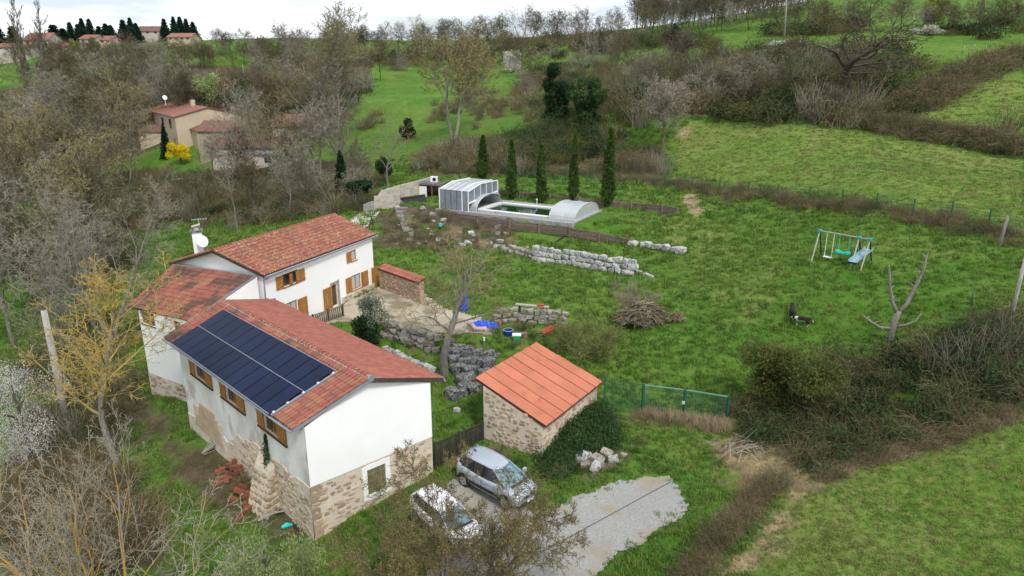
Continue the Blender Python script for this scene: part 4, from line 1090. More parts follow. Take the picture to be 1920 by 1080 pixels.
# left slope in front of the distant houses
rr = random.Random(5)
items = []
for row, (py, hh, n_) in enumerate(((540, 240, 3), (460, 215, 4), (400, 190, 5), (340, 165, 6), (285, 130, 7), (240, 100, 8))):
    for i in range(n_):
        px = -60 + (i + rr.random()) * (300 + (30 if row > 2 else -40)) / n_
        items.append((rr.choice(['pink', 'ochre', 'brown', 'grey', 'ochre', 'olive', 'grey']), px, py + rr.uniform(-18, 18), py - hh * rr.uniform(.8, 1.15)))
belt(items, 'bare tree in the left slope wood', 'bare trees massed on the left slope', wide=1.15)
for k_, px, py, tp in (('grey', 30, 650, 400), ('pink', 95, 590, 350), ('grey', -10, 540, 300), ('pink', 150, 545, 300), ('brown', 60, 490, 260), ('ochre', 10, 455, 230), ('grey', 120, 690, 520), ('olive', 20, 760, 560)):
    items.append((k_, px, py, tp))
belt(items[-8:], 'bare tree standing on the green left edge', 'bare trees on the left edge', wide=1.1)
items = []
for row, (py, hh, a, b_, n_) in enumerate(((215, 85, 180, 640, 13), (185, 75, 200, 660, 13), (160, 72, 120, 420, 9), (150, 70, 500, 760, 9), (130, 60, 0, 260, 7), (175, 80, 0, 200, 6))):
    for i in range(n_):
        px = a + (i + rr.random()) * (b_ - a) / n_
        if 375 < px < 480 and py > 150: continue
        items.append((rr.choice(['brown', 'brown', 'pink', 'grey', 'brown']), px, py + rr.uniform(-8, 8), py - hh * rr.uniform(.7, 1.1)))
belt(items, 'bare valley tree behind the cream house', 'bare trees in the valley wood', wide=1.2)
items = []
for i in range(80):
    px = 480 + i * 19 + rr.uniform(-8, 8)
    base = np.interp(px, [480, 700, 1000, 1200, 1350], [112, 100, 78, 66, 52]); 
    items.append((rr.choice(['brown', 'pink', 'brown', 'olive', 'grey', 'pink']), px, base + rr.uniform(-2, 10), base - rr.uniform(38, 66)))
belt(items, 'small bare tree on the skyline hedgerow', 'skyline hedgerow trees', wide=1.25)
items = []
for i in range(84):
    px = 1190 + i * 4.1 + rr.uniform(-3, 3); base = np.interp(px, [1190, 1350, 1520], [62, 46, 18]) - (6 if i % 2 else 0)
    items.append((rr.choice(['brown', 'pink', 'brown']), px, base + rr.uniform(-3, 5), base - rr.uniform(55, 80)))
belt(items, 'tall thin tree of the hilltop plantation', 'plantation trees on the hilltop', name='plantation_tree', wide=.75)
items = []
for i in range(52):
    px = 940 + rr.random() * 720; py = rr.uniform(120, 214) if px > 1180 else rr.uniform(120, 225)
    items.append((rr.choice(['brown', 'pink', 'grey', 'olive', 'brown', 'grey']), px, py, py - rr.uniform(45, 78)))
belt(items, 'bushy tree in the thicket above the pool', 'thicket trees above the pool', wide=1.35)
items = []
for i in range(26):
    px = 640 + rr.random() * 320; py = rr.uniform(95, 122)
    items.append((rr.choice(['brown', 'pink', 'olive', 'ochre']), px, py, py - rr.uniform(30, 55)))
belt(items, 'shrubby tree edging the sloping meadow', 'trees edging the sloping meadow', wide=1.4)
items = []
for i in range(62):
    px = 100 + i * 8 + rr.uniform(-6, 6); b0 = np.interp(px, [100, 300, 400, 600], [124, 106, 98, 100]) + rr.uniform(-6, 34)
    items.append((rr.choice(['brown', 'pink', 'brown', 'grey', 'olive']), px, b0, b0 - rr.uniform(26, 50)))
belt(items, 'small bare tree below the far village', 'bare trees below the far village', wide=1.5)
# belts round the farmhouse, left and behind
items = [('grey', 490, 348, 205), ('grey', 592, 335, 215), ('pink', 448, 345, 250), ('brown', 560, 350, 240), ('grey', 400, 345, 265), ('grey', 470, 300, 150), ('ochre', 520, 345, 190), ('grey', 600, 330, 200), ('pink', 640, 300, 190), ('grey', 545, 400, 280), ('pink', 590, 400, 300),
         ('brown', 480, 400, 300), ('pink', 655, 350, 250), ('grey', 250, 330, 200), ('brown', 380, 420, 320), ('grey', 620, 385, 300), ('pink', 440, 350, 240), ('brown', 510, 300, 200), ('pink', 690, 345, 260)]
belt(items, 'bare tree behind the farmhouse roof', 'bare trees behind the farmhouse', wide=1.1)

# ---- named individual trees
near = dict(segs=(9, 7, 4, 3, 1), tip=.010)
def solo(name, kw, px, py, top, label, y=None, wide=1.0, rz=0.0, cat='tree', xy=None, tilt=(0, 0), aim=None):
    if xy: g = Vector((xy[0], xy[1], gz(*xy)))
    elif y: q = pt_y(px, py, y); g = Vector((q[0], q[1], gz(q[0], q[1])))
    else: g = G(px, py)
    h = pt_y(px, top, g.y)[2] - g.z; ms = grow(**kw); zt = max(v.co.z for v in ms[1].vertices); s = h / zt
    if aim is not None: cx = sum(v.co.x for v in ms[1].vertices); cy = sum(v.co.y for v in ms[1].vertices); rz = math.radians(aim) - math.atan2(cy, cx)
    return tree_obj(name, ms, g, label, None, (s * wide, s * wide, s), rz, cat, tilt)
solo('lichen_tree', dict(seed=101, H=9, r0=.17, n=(15, 8, 7, 6), ang=(66, 48, 48, 45), start=.34, wig=.075, wood='bark_grey', crown='twig_orange', wood_lv=0, up=(.0, .03, .01, 0, 0), ratio=(.5, .5, .45, .4), lean=(-.15, .0), **near), 220, 872, 500,
     'tree crusted in orange lichen beside the pale leaning pole left of the barn', wide=1.1, tilt=(0, -.16))
solo('bare_tree', dict(seed=102, H=12, r0=.24, stems=3, spread=.28, n=(9, 8, 7, 6), ang=(45, 45, 45, 45), start=.2, wood='bark_grey', crown='twig_grey', wood_lv=2, up=(.02, .06, .03, 0, 0), **near), 205, 640, 290,
     'large pale grey bare tree rising just left of the side wing roof', rz=.3)
solo('bare_tree', dict(seed=109, H=9, r0=.25, n=(12, 8, 7, 6), ang=(64, 52, 50, 50), start=.42, wood='bark_grey', crown='twig_ochre', wood_lv=1, wig=.13, lean=(-.08, 0), up=(0.05, .02, 0, -.02, 0), **{**near, 'tip': .011}), 835, 702, 440,
     'thick grey trunked tree with ochre lichen twigs between the barn wing and the stone wall', rz=1.0, wide=1.35)
solo('bare_tree', dict(seed=104, H=15, r0=.26, n=(18, 8, 7, 6), ang=(42, 45, 45, 45), start=.35, wood='bark_grey', crown='twig_ochre', wood_lv=1, **{**near, 'tip': .02}), 575, 292, -10,
     'tallest lichen-tinged bare tree reaching the sky behind the white farmhouse', rz=.2)
solo('bare_tree', dict(seed=105, H=15, r0=.22, n=(16, 8, 7, 6), ang=(40, 42, 45, 45), start=.3, wood='bark_grey', crown='twig_grey', wood_lv=1, **{**near, 'tip': .02}), 630, 290, 45,
     'bare grey tree just right of the tallest tree behind the farmhouse', rz=2.2)
solo('lichen_tree', dict(seed=106, H=14, r0=.32, stems=2, spread=.12, n=(14, 9, 8, 6), ang=(55, 48, 48, 45), start=.38, wood='bark_grey', crown='twig_ochre', wood_lv=1, **{**near, 'tip': .024}), 850, 262, 32,
     'broad twin-trunked tree with rusty ochre twigs standing alone on the sloping meadow', rz=.9, wide=1.2)
solo('gnarled_tree', dict(seed=107, H=7, r0=.36, n=(12, 6, 5, 4), ang=(72, 50, 50, 45), start=.35, wig=.26, wood='bark_dark', crown='twig_brown', wood_lv=2, flat=.6, up=(.02, .04, .02, 0, 0), ratio=(.75, .5, .45, .4), **{**near, 'tip': .02}), 1590, 175, 25,
     'dark gnarled bare tree with wide crooked limbs on the scrubby hillside', rz=3.4, wide=1.6)
solo('blossom_tree', dict(seed=108, H=8, r0=.19, n=(12, 7, 6, 5), ang=(50, 46, 46, 45), start=.3, wood='bark_dark', crown='twig_grey', leaf='leaf_buff', ln=2, ls=.10, **{**near, 'tip': .015}), 1237, 298, 140,
     'buff blossoming fruit tree at the corner of the upper field', rz=.4, wide=1.15)
solo('birch_tree', dict(seed=109, H=9, r0=.14, n=(13, 6, 5, 4), ang=(60, 48, 46, 45), start=.3, wood='bark_grey', crown='twig_ochre', up=(.02, .02, -.04, -.02, 0), **near), 728, 352, 205,
     'slender pale trunked tree with drooping ochre twigs behind the block wall', rz=.4, wide=1.2)
solo('bare_tree', dict(seed=110, H=9, r0=.10, n=(9, 4, 4, 3), ang=(40, 45, 45, 45), start=.5, wood='bark_grey', crown='twig_grey', **near), 446, 440, 260,
     'thin pale single-stemmed tree above the chimney of the farmhouse')
solo('bare_tree', dict(seed=111, H=10, r0=.32, n=(9, 6, 6, 4), ang=(50, 48, 46, 45), start=.3, wig=.2, wood='bark_dark', crown='twig_brown', wood_lv=2, **{**near, 'tip': .03}), 378, 130, 72,
     'dark spreading bare tree against the far green slope on the left', wide=1.3)
for i, (px, tp, nm) in enumerate(((55, -2, 'taller of the two bare poplars above the far village'), (76, 14, 'shorter of the two bare poplars above the far village'))):
    bare('poplar', px, 112, tp, nm, name='poplar', wide=.75, y=190)
# bottom-left foreground saplings
fl = dict(n=(8, 6, 4, 4), ang=(38, 42, 42, 42), start=.25, wood='bark_lichen', crown='twig_grey', wood_lv=1, wig=.13, segs=(8, 6, 4, 3, 1), tip=.0055)
solo('lichen_sapling', dict(seed=121, H=6, r0=.09, stems=2, spread=.25, **fl), 60, 1105, 800, 'orange barked bare sapling at the bottom left corner', y=21.5, rz=.4, wide=1.1)
solo('lichen_sapling', dict(seed=122, H=6, r0=.09, stems=3, spread=.35, **fl), 195, 1110, 790, 'forked sapling with orange lichen stem in the bottom left thicket, second from the corner', y=21.5, rz=3.4, wide=.8)
solo('lichen_sapling', dict(seed=123, H=5, r0=.06, stems=2, spread=.3, **fl), 130, 1100, 850, 'small pale sapling between the two orange barked saplings at the bottom left', y=23, rz=2.4, wide=1.0)
solo('lichen_sapling', dict(seed=124, H=4, r0=.06, stems=3, spread=.6, **{**fl, 'ang': (55, 45, 42, 42)}), 260, 1100, 930, 'low sprawling bare sapling on the grass at the bottom edge', y=22, rz=2.9, wide=1.3)
# foreground budding tree over the white car
solo('budding_tree', dict(seed=131, H=4.2, r0=.08, stems=4, spread=.55, n=(12, 8, 8, 5), ang=(55, 48, 48, 48), start=.1, wood='bark_dark', crown='twig_brown', leaf='leaf_budbrown', ln=2, ls=.022, wig=.14, wood_lv=1, up=(.0, .02, .0, 0, 0), segs=(7, 5, 4, 3, 2), tip=.007), 845, 1110, 890,
     'rounded budding tree in front of the white car', y=22.0, rz=.4, wide=.95)

# leafy individuals
def leafy_obj(name, ms, px, py, top, width_px, label, group=None, y=None, cat='tree', rz=0, hnat=None, wnat=None):
    if y: q = pt_y(px, py, y); g = Vector((q[0], q[1], gz(q[0], q[1])))
    else: g = G(px, py)
    depth = (g - Vector((0, 0, CAM_H))).dot(Vector((0, math.cos(PITCH), -math.sin(PITCH))))
    co = np.empty(len(ms[1].vertices) * 3, np.float32); ms[1].vertices.foreach_get('co', co); co = co.reshape(-1, 3)
    h = pt_y(px, top, g.y)[2] - g.z; sz = max(.2, h / co[:, 2].max()); sx = (width_px * depth / FPX) / (co[:, 0].max() - co[:, 0].min())
    return tree_obj(name, ms, g, label, group, (sx, sx, sz), rz, cat)
CYP = [leafy(200 + i, spindle(6, .62), 7000, .11, 'leaf_cypress', up=1.2, trunk=(.10, .3)) for i in range(5)]
for i, (px, py, top, w, lb) in enumerate(((905, 336, 252, 26, 'first cypress from the left, beside the pool enclosure roof'), (960, 374, 258, 24, 'second cypress from the left behind the pool'),
        (1016, 380, 268, 25, 'third and middle cypress of the row behind the pool'), (1074, 378, 252, 23, 'fourth cypress of the row, next to the tallest'), (1138, 390, 238, 30, 'tallest cypress at the right end of the row by the low dome'))):
    leafy_obj('cypress', CYP[i], px, py, top, w * 1.2, lb, 'cypresses behind the pool', rz=i * 1.3).rotation_euler[1] = (.02, -.03, .03, -.015, .02)[i]
leafy_obj('holly_tree', leafy(210, lobes(rand_lobes(210, 2.6, 6, 26, .12, .3), .6, .4), 12000, .16, 'leaf_dark'), 1040, 232, 112, 72, 'very dark pointed evergreen tree above the row of cypresses')
leafy_obj('ivy_tree', leafy(211, lobes(rand_lobes(211, 2.6, 5.5, 26, .12, .3), .6, .4), 12000, .16, 'leaf_ivy'), 1100, 245, 142, 82, 'rounder mid green ivy-clad tree beside the very dark evergreen')
leafy_obj('small_evergreen', leafy(212, lobes(rand_lobes(212, 1.5, 2.6, 7, .2)), 2500, .18, 'leaf_dark'), 762, 262, 218, 34, 'small dark evergreen bush alone on the sloping meadow', cat='bush')
leafy_obj('pine_tree', leafy(213, lobes(rand_lobes(213, 2.4, 6, 12, .3)), 5000, .25, 'leaf_conifer'), 1270, 118, 42, 58, 'dark blue-green pine in the thicket near the hilltop')
leafy_obj('willow_bush', leafy(214, lobes(rand_lobes(214, 2.4, 5, 13, .2)), 6000, .15, 'leaf_pale'), 392, 205, 134, 62, 'pale green rounded willow behind the cream house')
leafy_obj('round_tree', leafy(215, lobes(rand_lobes(215, 2.4, 5, 13, .2)), 6000, .15, 'leaf_bud'), 1750, 48, -12, 60, 'round olive green tree near the top right of the hill')
leafy_obj('forsythia', leafy(216, lobes(rand_lobes(216, 1.6, 2.8, 10, .3)), 5000, .10, 'leaf_yellow', up=.5), 339, 308, 265, 46, 'bright yellow flowering forsythia beside the cream house', cat='bush')
leafy_obj('fir_tree', leafy(217, conifer_shape(6, 1.7), 5000, .18, 'leaf_conifer'), 314, 296, 230, 30, 'dark pointed fir touching the wall of the cream house')
leafy_obj('ivy_column', leafy(218, spindle(6, 1.2), 5000, .2, 'leaf_dark'), 643, 372, 280, 34, 'dark ivy-wrapped trunk right behind the farmhouse ridge')
leafy_obj('ivy_column', leafy(219, lobes(rand_lobes(219, 1.8, 4, 9, .2)), 4000, .2, 'leaf_ivy'), 720, 345, 288, 34, 'dark ivy bush at the upper end of the block wall', cat='bush')
leafy_obj('ivy_column', leafy(220, lobes(rand_lobes(220, 1.8, 4, 9, .2)), 4000, .2, 'leaf_dark'), 672, 385, 335, 60, 'low dark evergreen mass behind the lower end of the block wall', cat='bush')
OL = leafy(221, lobes(rand_lobes(221, 1.6, 2.8, 10, .4, .38)), 4200, .07, 'leaf_olive', wood='bark_grey')
leafy_obj('olive_tree', OL, 697, 632, 548, 78, 'grey-green olive shrub on the terrace edge beside the wooden railing')
leafy_obj('evergreen_shrub', leafy(222, lobes(rand_lobes(222, 1.2, 1.7, 8, .2)), 3500, .09, 'leaf_dark'), 690, 650, 588, 62, 'dark green shrub directly below the olive by the steps', cat='bush')
leafy_obj('broom_bush', leafy(223, lobes(rand_lobes(223, 2.0, 3.2, 20, .2, .34), .5, .4), 20000, .05, 'leaf_broom', up=.8, aspect=2.6), 1470, 778, 640, 200, 'large olive green bush at the left end of the bramble bank', cat='bush')
leafy_obj('spring_bush', leafy(224, lobes(rand_lobes(224, 1.5, 2.0, 18, .2, .32), .5, .35), 14000, .028, 'leaf_pale', up=.8, aspect=3), 505, 1120, 1000, 190, 'pale green leafing bush at the bottom edge below the barn corner', y=22.5, cat='bush')
leafy_obj('blossom_bush', leafy(225, lobes(rand_lobes(225, .8, 1.2, 6, .2)), 1500, .04, 'leaf_blossom', up=.5), 430, 1100, 1040, 60, 'small white blossoming bush at the bottom edge beside the pale green bush', y=23, cat='bush')
for i, (px, py, tp, w, lb, lf) in enumerate(((1474, 96, 74, 84, 'low pure white blossoming thorn below the near telegraph pole', 'leaf_blossom_pale'), (1322, 48, 36, 30, 'small white blossoming thorn at the edge of the hilltop plantation', 'leaf_blossom'),
        (1744, 66, 46, 56, 'greyish white blossoming thorn under the round olive green tree', 'leaf_blossom'), (962, 134, 92, 42, 'pinkish white blossoming thorn on the upper meadow left of the far pole', 'leaf_blossom'),
        (1195, 68, 54, 34, 'white tipped green thorn on the skyline right of the far pole', 'leaf_blossom'), (180, 118, 98, 50, 'whitish blossoming hedge below the far village houses', 'leaf_blossom'),
        (290, 190, 165, 50, 'greyish blossom bush behind the cream house roof', 'leaf_blossom'), (262, 75, 62, 40, 'pale blossoming bush beside the far cream bungalow', 'leaf_blossom'))):
    leafy_obj('blossom_thorn', leafy(230 + i, lobes(rand_lobes(230 + i, 1.6, 1.8, 9, .2, .4)), 2600, .11, lf), px, py, tp, w, lb, cat='bush')
leafy_obj('blackthorn', (lambda ms: ms)(leafy(240, lobes(rand_lobes(240, 2.0, 3.0, 16, .2, .33)), 9000, .035, 'leaf_blossom')), 60, 885, 690, 190, 'white blossoming blackthorn below the leaning pole at the left edge', cat='bush')
leafy_obj('blossom_thorn', leafy(241, lobes(rand_lobes(241, 1.5, 2.2, 9, .2, .4)), 2500, .10, 'leaf_pale'), 545, 305, 262, 66, 'pale green hedge plant in front of the low white shed', cat='bush')
# village evergreens
FIR = [leafy(250 + i, conifer_shape(10, 3.0, 9), 5000, .40, 'leaf_conifer') for i in range(3)]
for i, (px, tp, w) in enumerate(((0, 42, 40), (28, 48, 40), (105, 45, 50), (122, 52, 40), (137, 40, 26), (152, 44, 34), (160, 33, 26), (174, 34, 26), (190, 48, 30), (203, 43, 30), (212, 46, 30), (236, 36, 30), (250, 32, 24), (260, 42, 24), (313, 34, 24), (331, 30, 22), (343, 30, 24), (354, 34, 22), (366, 40, 24))):
    leafy_obj('village_fir', FIR[i % 3], px, 86, tp, w * 1.35, f'dark village fir, {ordinal(i + 1)} from the left on the skyline, ' + ('left of the bare poplars' if px < 50 else 'right of the poplars' if px < 145 else 'behind the pink houses' if px < 225 else 'near the brown roof' if px < 300 else 'above the cream bungalow'), 'village firs on the skyline', y=276 + (i % 3) * 5)
leafy_obj('garden_bush', leafy(256, lobes(rand_lobes(256, 2, 3, 8, .2)), 1500, .2, 'leaf_bright'), 177, 90, 66, 26, 'bright green garden tree in front of the far pink house', y=252, cat='bush')
leafy_obj('garden_bush', leafy(257, lobes(rand_lobes(257, 2, 3, 8, .2)), 1500, .2, 'leaf_bud'), 137, 86, 70, 24, 'yellow-green garden bush left of the far pink house', y=256, cat='bush')
leafy_obj('climbing_ivy', leafy(258, spindle(2.6, .3), 1800, .06, 'leaf_ivy'), 505, 880, 812, 30, 'ivy climbing the long barn wall above the stone buttress', y=float(on_left(4.6, 0).y - .15), cat='plant')

# pollarded dead tree
dead = thing('dead_tree', G(1668, 640), 'dead pollarded grey tree with four bare arms above the bramble bank', 'tree')
g0 = Vector(dead.location); dm = MB().mat(M['bark_grey'])
def arm(pts, r, n=7): dm.tube([tuple(g0 + Vector(p)) for p in pts], r, n)
arm([(0, 0, -.5), (.02, 0, .6), (.1, 0, 1.5), (.25, 0, 2.3)], [.27, .22, .21, .20])
arm([(.2, 0, 2.1), (-.2, .1, 2.9), (-.55, .1, 4.0), (-.75, .1, 5.0), (-.85, .1, 5.5)], [.16, .12, .10, .085, .05])
arm([(.2, 0, 2.1), (.8, .1, 2.8), (1.15, .1, 4.0), (1.5, .1, 5.3), (1.6, .1, 6.7)], [.17, .14, .12, .085, .03])
arm([(.05, 0, 1.0), (-.9, -.1, 1.1), (-1.7, -.1, 1.6), (-2.2, -.1, 2.0)], [.11, .09, .07, .04])
arm([(.15, 0, 1.1), (.9, -.1, 1.3), (1.6, 0, 1.6), (1.9, .1, 2.1)], [.10, .07, .05, .03])
dm.build('trunk', dead, smooth=True)
dm = MB().mat(M['twig_grey'])
for i in range(46):
    k = random.choice([((-.2, .1, 2.9), (-.85, .1, 5.5)), ((.8, .1, 2.8), (1.6, .1, 6.5)), ((-.9, -.1, 1.1), (-2.2, -.1, 2.0))]); p = Vector(k[0]).lerp(Vector(k[1]), random.random())
    dirn = Vector((random.uniform(-1, 1), random.uniform(-1, 1), random.uniform(-.1, .7))) * random.uniform(.2, .8)
    dm.tube([tuple(g0 + p), tuple(g0 + p + dirn * .6 + Vector((0, 0, .05))), tuple(g0 + p + dirn)], [.03, .02, .008], 4)
dm.build('twigs', dead, kind='stuff'); dead.scale = (.84, .84, .82)

# ---------------------------------------------------------------- scrub, brambles and grass (uncountable: one object each)
def tangle(seed, n=90, h=1.0, r=1.0, mat='twig_dead', leaf=None, nl=0, ls=.05, arch=.9, th=.012, upright=False, seg=4):
    rs = random.Random(seed); mb = MB().mat(M[mat]); P = []
    for i in range(n):
        a = rs.uniform(0, 6.28); r0_ = r * rs.random() ** .5 * .8; p = Vector((math.cos(a) * r0_, math.sin(a) * r0_, -.05))
        b_ = rs.uniform(0, 6.28); sp = rs.uniform(.1, .45) if upright else rs.uniform(.4, 1.1)
        d = Vector((math.cos(b_) * sp, math.sin(b_) * sp, 1)).normalized(); Ls = h * rs.uniform(.6, 1.35) / seg * (1.0 if upright else 1.35); pts = [p]
        for k in range(seg):
            d = (d + Vector((rs.gauss(0, .2), rs.gauss(0, .2), rs.gauss(0, .12) - (0 if upright else arch * .42 * k / seg * 2)))).normalized(); pts.append(pts[-1] + d * Ls)
        mb.rn = rs.random(); mb.tube(pts, [th * (1 - .7 * k / seg) for k in range(seg + 1)], 3, cap=False); P += pts[1:]
    me1 = mb.mesh('tangle')
    if leaf:
        Q = np.array([tuple(p) for p in P]); Q = Q[rng.integers(0, len(Q), nl)] + rng.normal(size=(nl, 3)) * .06 * r
        V, F = leaf_quads(Q, ls); me2 = mesh_np('tangle_leaves', V, F, [M[leaf]], rnd=rng.random(nl)); return [me1, me2]
    return [me1]
def grass_tuft(seed, n, h, w, mat, lean=1.1, spread=.16):
    rs = np.random.default_rng(seed); V = []; F = []
    for i in range(n):
        a = rs.uniform(0, 6.28); p = np.array([math.cos(a), math.sin(a), 0]) * spread * rs.random() ** .5; b_ = rs.uniform(0, 6.28); L_ = rs.uniform(.1, lean) * h; hh = h * rs.uniform(.6, 1.2)
        s = np.array([-math.sin(b_), math.cos(b_), 0]) * w * .5; t = np.array([math.cos(b_) * L_, math.sin(b_) * L_, 0])
        o = len(V); V += [p - s, p + s, p + s * .7 + t * .4 + [0, 0, hh * .6], p - s * .7 + t * .4 + [0, 0, hh * .6], p + t + [0, 0, hh]]
        F += [(o, o + 1, o + 2, o + 3), (o + 3, o + 2, o + 4, o + 4)]
    V = np.array(V); F2 = [f for f in F if f[2] != f[3]]; F3 = [f[:3] for f in F if f[2] == f[3]]
    me = bpy.data.meshes.new('tuft'); me.from_pydata(V.tolist(), [], [tuple(f) for f in F2] + [tuple(f) for f in F3]); me.materials.append(M[mat]); return me
def scatter(name, pts, scl, protos, label=None, cat=None, rotz=None, tilt=.12, kind='stuff', zs=None):
    """one object whose geometry nodes place small prototypes at surveyed points"""
    pts = np.asarray(pts, np.float32); n = len(pts)
    if n == 0: return
    me = bpy.data.meshes.new(name); me.vertices.add(n); me.vertices.foreach_set('co', pts.ravel())
    rot = np.stack([rng.uniform(-tilt, tilt, n), rng.uniform(-tilt, tilt, n), rng.uniform(0, 6.283, n)], -1).astype(np.float32)
    a = me.attributes.new('rot', 'FLOAT_VECTOR', 'POINT'); a.data.foreach_set('vector', rot.ravel())
    scl = np.asarray(scl, np.float32); s3 = np.stack([scl, scl, scl * (zs if zs is not None else rng.uniform(.75, 1.25, n))], -1).astype(np.float32)
    a = me.attributes.new('scl', 'FLOAT_VECTOR', 'POINT'); a.data.foreach_set('vector', s3.ravel())
    a = me.attributes.new('idx', 'INT', 'POINT'); a.data.foreach_set('value', rng.integers(0, len(protos), n).astype(np.int32))
    o = bpy.data.objects.new(name, me); COL.objects.link(o); o['kind'] = kind; tag(o, label, cat)
    ng = bpy.data.node_groups.new(name, 'GeometryNodeTree')
    ng.interface.new_socket('Geometry', in_out='INPUT', socket_type='NodeSocketGeometry'); ng.interface.new_socket('Geometry', in_out='OUTPUT', socket_type='NodeSocketGeometry')
    N = ng.nodes; L = ng.links; gi = N.new('NodeGroupInput'); go = N.new('NodeGroupOutput'); jn = N.new('GeometryNodeJoinGeometry')
    def named(nm, ty):
        q = N.new('GeometryNodeInputNamedAttribute'); q.data_type = ty; q.inputs['Name'].default_value = nm; return q.outputs['Attribute']
    r_, s_, i_ = named('rot', 'FLOAT_VECTOR'), named('scl', 'FLOAT_VECTOR'), named('idx', 'INT')
    for k, pr in enumerate(protos):
        for me_ in (pr if isinstance(pr, (list, tuple)) else [pr]):
            po = bpy.data.objects.new(me_.name + '_source', me_)
            ip = N.new('GeometryNodeInstanceOnPoints'); oi = N.new('GeometryNodeObjectInfo'); oi.inputs['Object'].default_value = po
            cp = N.new('FunctionNodeCompare'); cp.data_type = 'INT'; cp.operation = 'EQUAL'; L.new(i_, cp.inputs[2]); cp.inputs[3].default_value = k
            L.new(gi.outputs[0], ip.inputs['Points']); L.new(cp.outputs[0], ip.inputs['Selection']); L.new(oi.outputs['Geometry'], ip.inputs['Instance'])
            L.new(r_, ip.inputs['Rotation']); L.new(s_, ip.inputs['Scale']); L.new(ip.outputs[0], jn.inputs[0])
    L.new(jn.outputs[0], go.inputs[0]); md = o.modifiers.new('scatter', 'NODES'); md.node_group = ng
    return o
def in_poly(poly, n=None, dens=None, noise_=0):
    xs = [p[0] for p in poly]; ys = [p[1] for p in poly]; A_ = abs(sum(poly[i][0] * poly[(i + 1) % len(poly)][1] - poly[(i + 1) % len(poly)][0] * poly[i][1] for i in range(len(poly)))) / 2
    n = n or int(A_ * dens); out = []; bb = (max(xs) - min(xs)) * (max(ys) - min(ys)); m = int(n * bb / max(A_, 1e-6) * 1.05) + 10
    x = rng.uniform(min(xs), max(xs), m); y = rng.uniform(min(ys), max(ys), m); s = poly_sd(x, y, poly) + (rng.normal(size=m) * noise_ if noise_ else 0) < 0
    return x[s][:n], y[s][:n]
def scrub(name, polys_px, dens, size, protos, label=None, sink=.05, nmax=6000, zs=None, noise_=.4, world=False):
    X, Y = [], []
    for p in polys_px:
        x, y = in_poly(p if world else GP(*p), dens=dens, noise_=noise_); X.append(x); Y.append(y)
    X = np.concatenate(X)[:nmax]; Y = np.concatenate(Y)[:nmax]; Z = hf(X, Y) - sink
    return scatter(name, np.stack([X, Y, Z], -1), rng.uniform(size[0], size[1], len(X)), protos, label, zs=zs)
def along(path_px, n, width):
    P = [G(*p) for p in path_px]; ls = [0]
    for a, b_ in zip(P, P[1:]): ls.append(ls[-1] + (b_ - a).length)
    t = rng.uniform(0, ls[-1], n); X = np.interp(t, ls, [p.x for p in P]) + rng.normal(size=n) * width * .5; Y = np.interp(t, ls, [p.y for p in P]) + rng.normal(size=n) * width * .5
    return X, Y
BR = [tangle(301, 110, 1.0, 1.0, 'twig_dead', 'leaf_broom', 420, .05), tangle(302, 130, 1.1, 1.0, 'twig_dead', 'leaf_ivy', 120, .05), tangle(303, 90, .9, 1.1, 'twig_brown', 'leaf_ivy', 800, .055), tangle(304, 100, 1.0, 1.0, 'twig_dead', 'leaf_dry', 260, .05)]
BG = [tangle(305, 60, .9, 1.0, 'twig_brown', 'leaf_ivy', 1300, .055), tangle(306, 60, .8, 1.0, 'twig_dead', 'leaf_broom', 1400, .045)]
BD = [tangle(307, 60, .8, 1.0, 'twig_brown', 'leaf_dark', 900, .07)]
US = [tangle(308, 60, 1.3, .6, 'twig_grey', upright=True, th=.014), tangle(309, 70, 1.2, .7, 'twig_pink', upright=True, th=.014), tangle(310, 60, 1.2, .6, 'twig_brown', upright=True, th=.014)]
ST = [tangle(311, 110, .8, .8, 'twig_straw', upright=True, th=.012, seg=3), tangle(312, 120, .5, 1.0, 'twig_straw', th=.012, seg=3)]
IV = [mesh_np('ivy', *leaf_quads(rng.normal(size=(700, 3)) * [.42, .42, .14] + [0, 0, .25], .055, up=.8), [M['leaf_ivy']], rnd=rng.random(700))]
# bramble bank on the right
scrub('bramble_bank', [[(1385, 790), (1420, 730), (1490, 700), (1600, 690), (1700, 655), (1790, 640), (1919, 600), (1919, 765), (1800, 800), (1700, 835), (1600, 865), (1545, 880), (1470, 850), (1390, 820)]], 1.9, (.6, 1.35), BR + BG + BG + BD[:1] + US[2:], noise_=.5)
scrub('terrace_weeds', [[(715, 640), (830, 665), (930, 600), (1060, 600), (1060, 640), (960, 655), (860, 690), (720, 655)]], 1.6, (.2, .45), BG + IV + ST[:1] if False else BG + ST[:1], noise_=.4)
scrub('bramble_bank_crest', [[(1700, 690), (1780, 650), (1919, 610), (1919, 700), (1800, 740)]], 1.6, (1.1, 1.7), US + BG + BR[2:3] + BD)
scrub('dry_bank', [[(1310, 838), (1400, 800), (1470, 830), (1560, 870), (1520, 915), (1440, 945), (1370, 915)]], 2.6, (.25, .5), ST)
X, Y = along([(1455, 905), (1400, 960), (1340, 1020), (1300, 1079), (1280, 1120)], 230, .45)
scatter('hedge_strip', np.stack([X, Y, hf(X, Y) - .05], -1), rng.uniform(.25, .62, len(X)), BR + US[2:] + ST)
X, Y = along([(1915, 775), (1800, 808), (1700, 842), (1600, 872), (1545, 892)], 240, .5)
scatter('bank_fringe', np.stack([X, Y, hf(X, Y) - .05], -1), rng.uniform(.3, .6, len(X)), ST + BR[1:2])
scrub('dead_growth_at_gate', [[(1125, 778), (1210, 782), (1360, 792), (1380, 806), (1250, 804), (1140, 796)]], 5, (.25, .5), ST + BR[1:2] + BR[3:], noise_=.3)
X, Y = along([(1200, 778), (1290, 792), (1370, 802)], 26, .3)
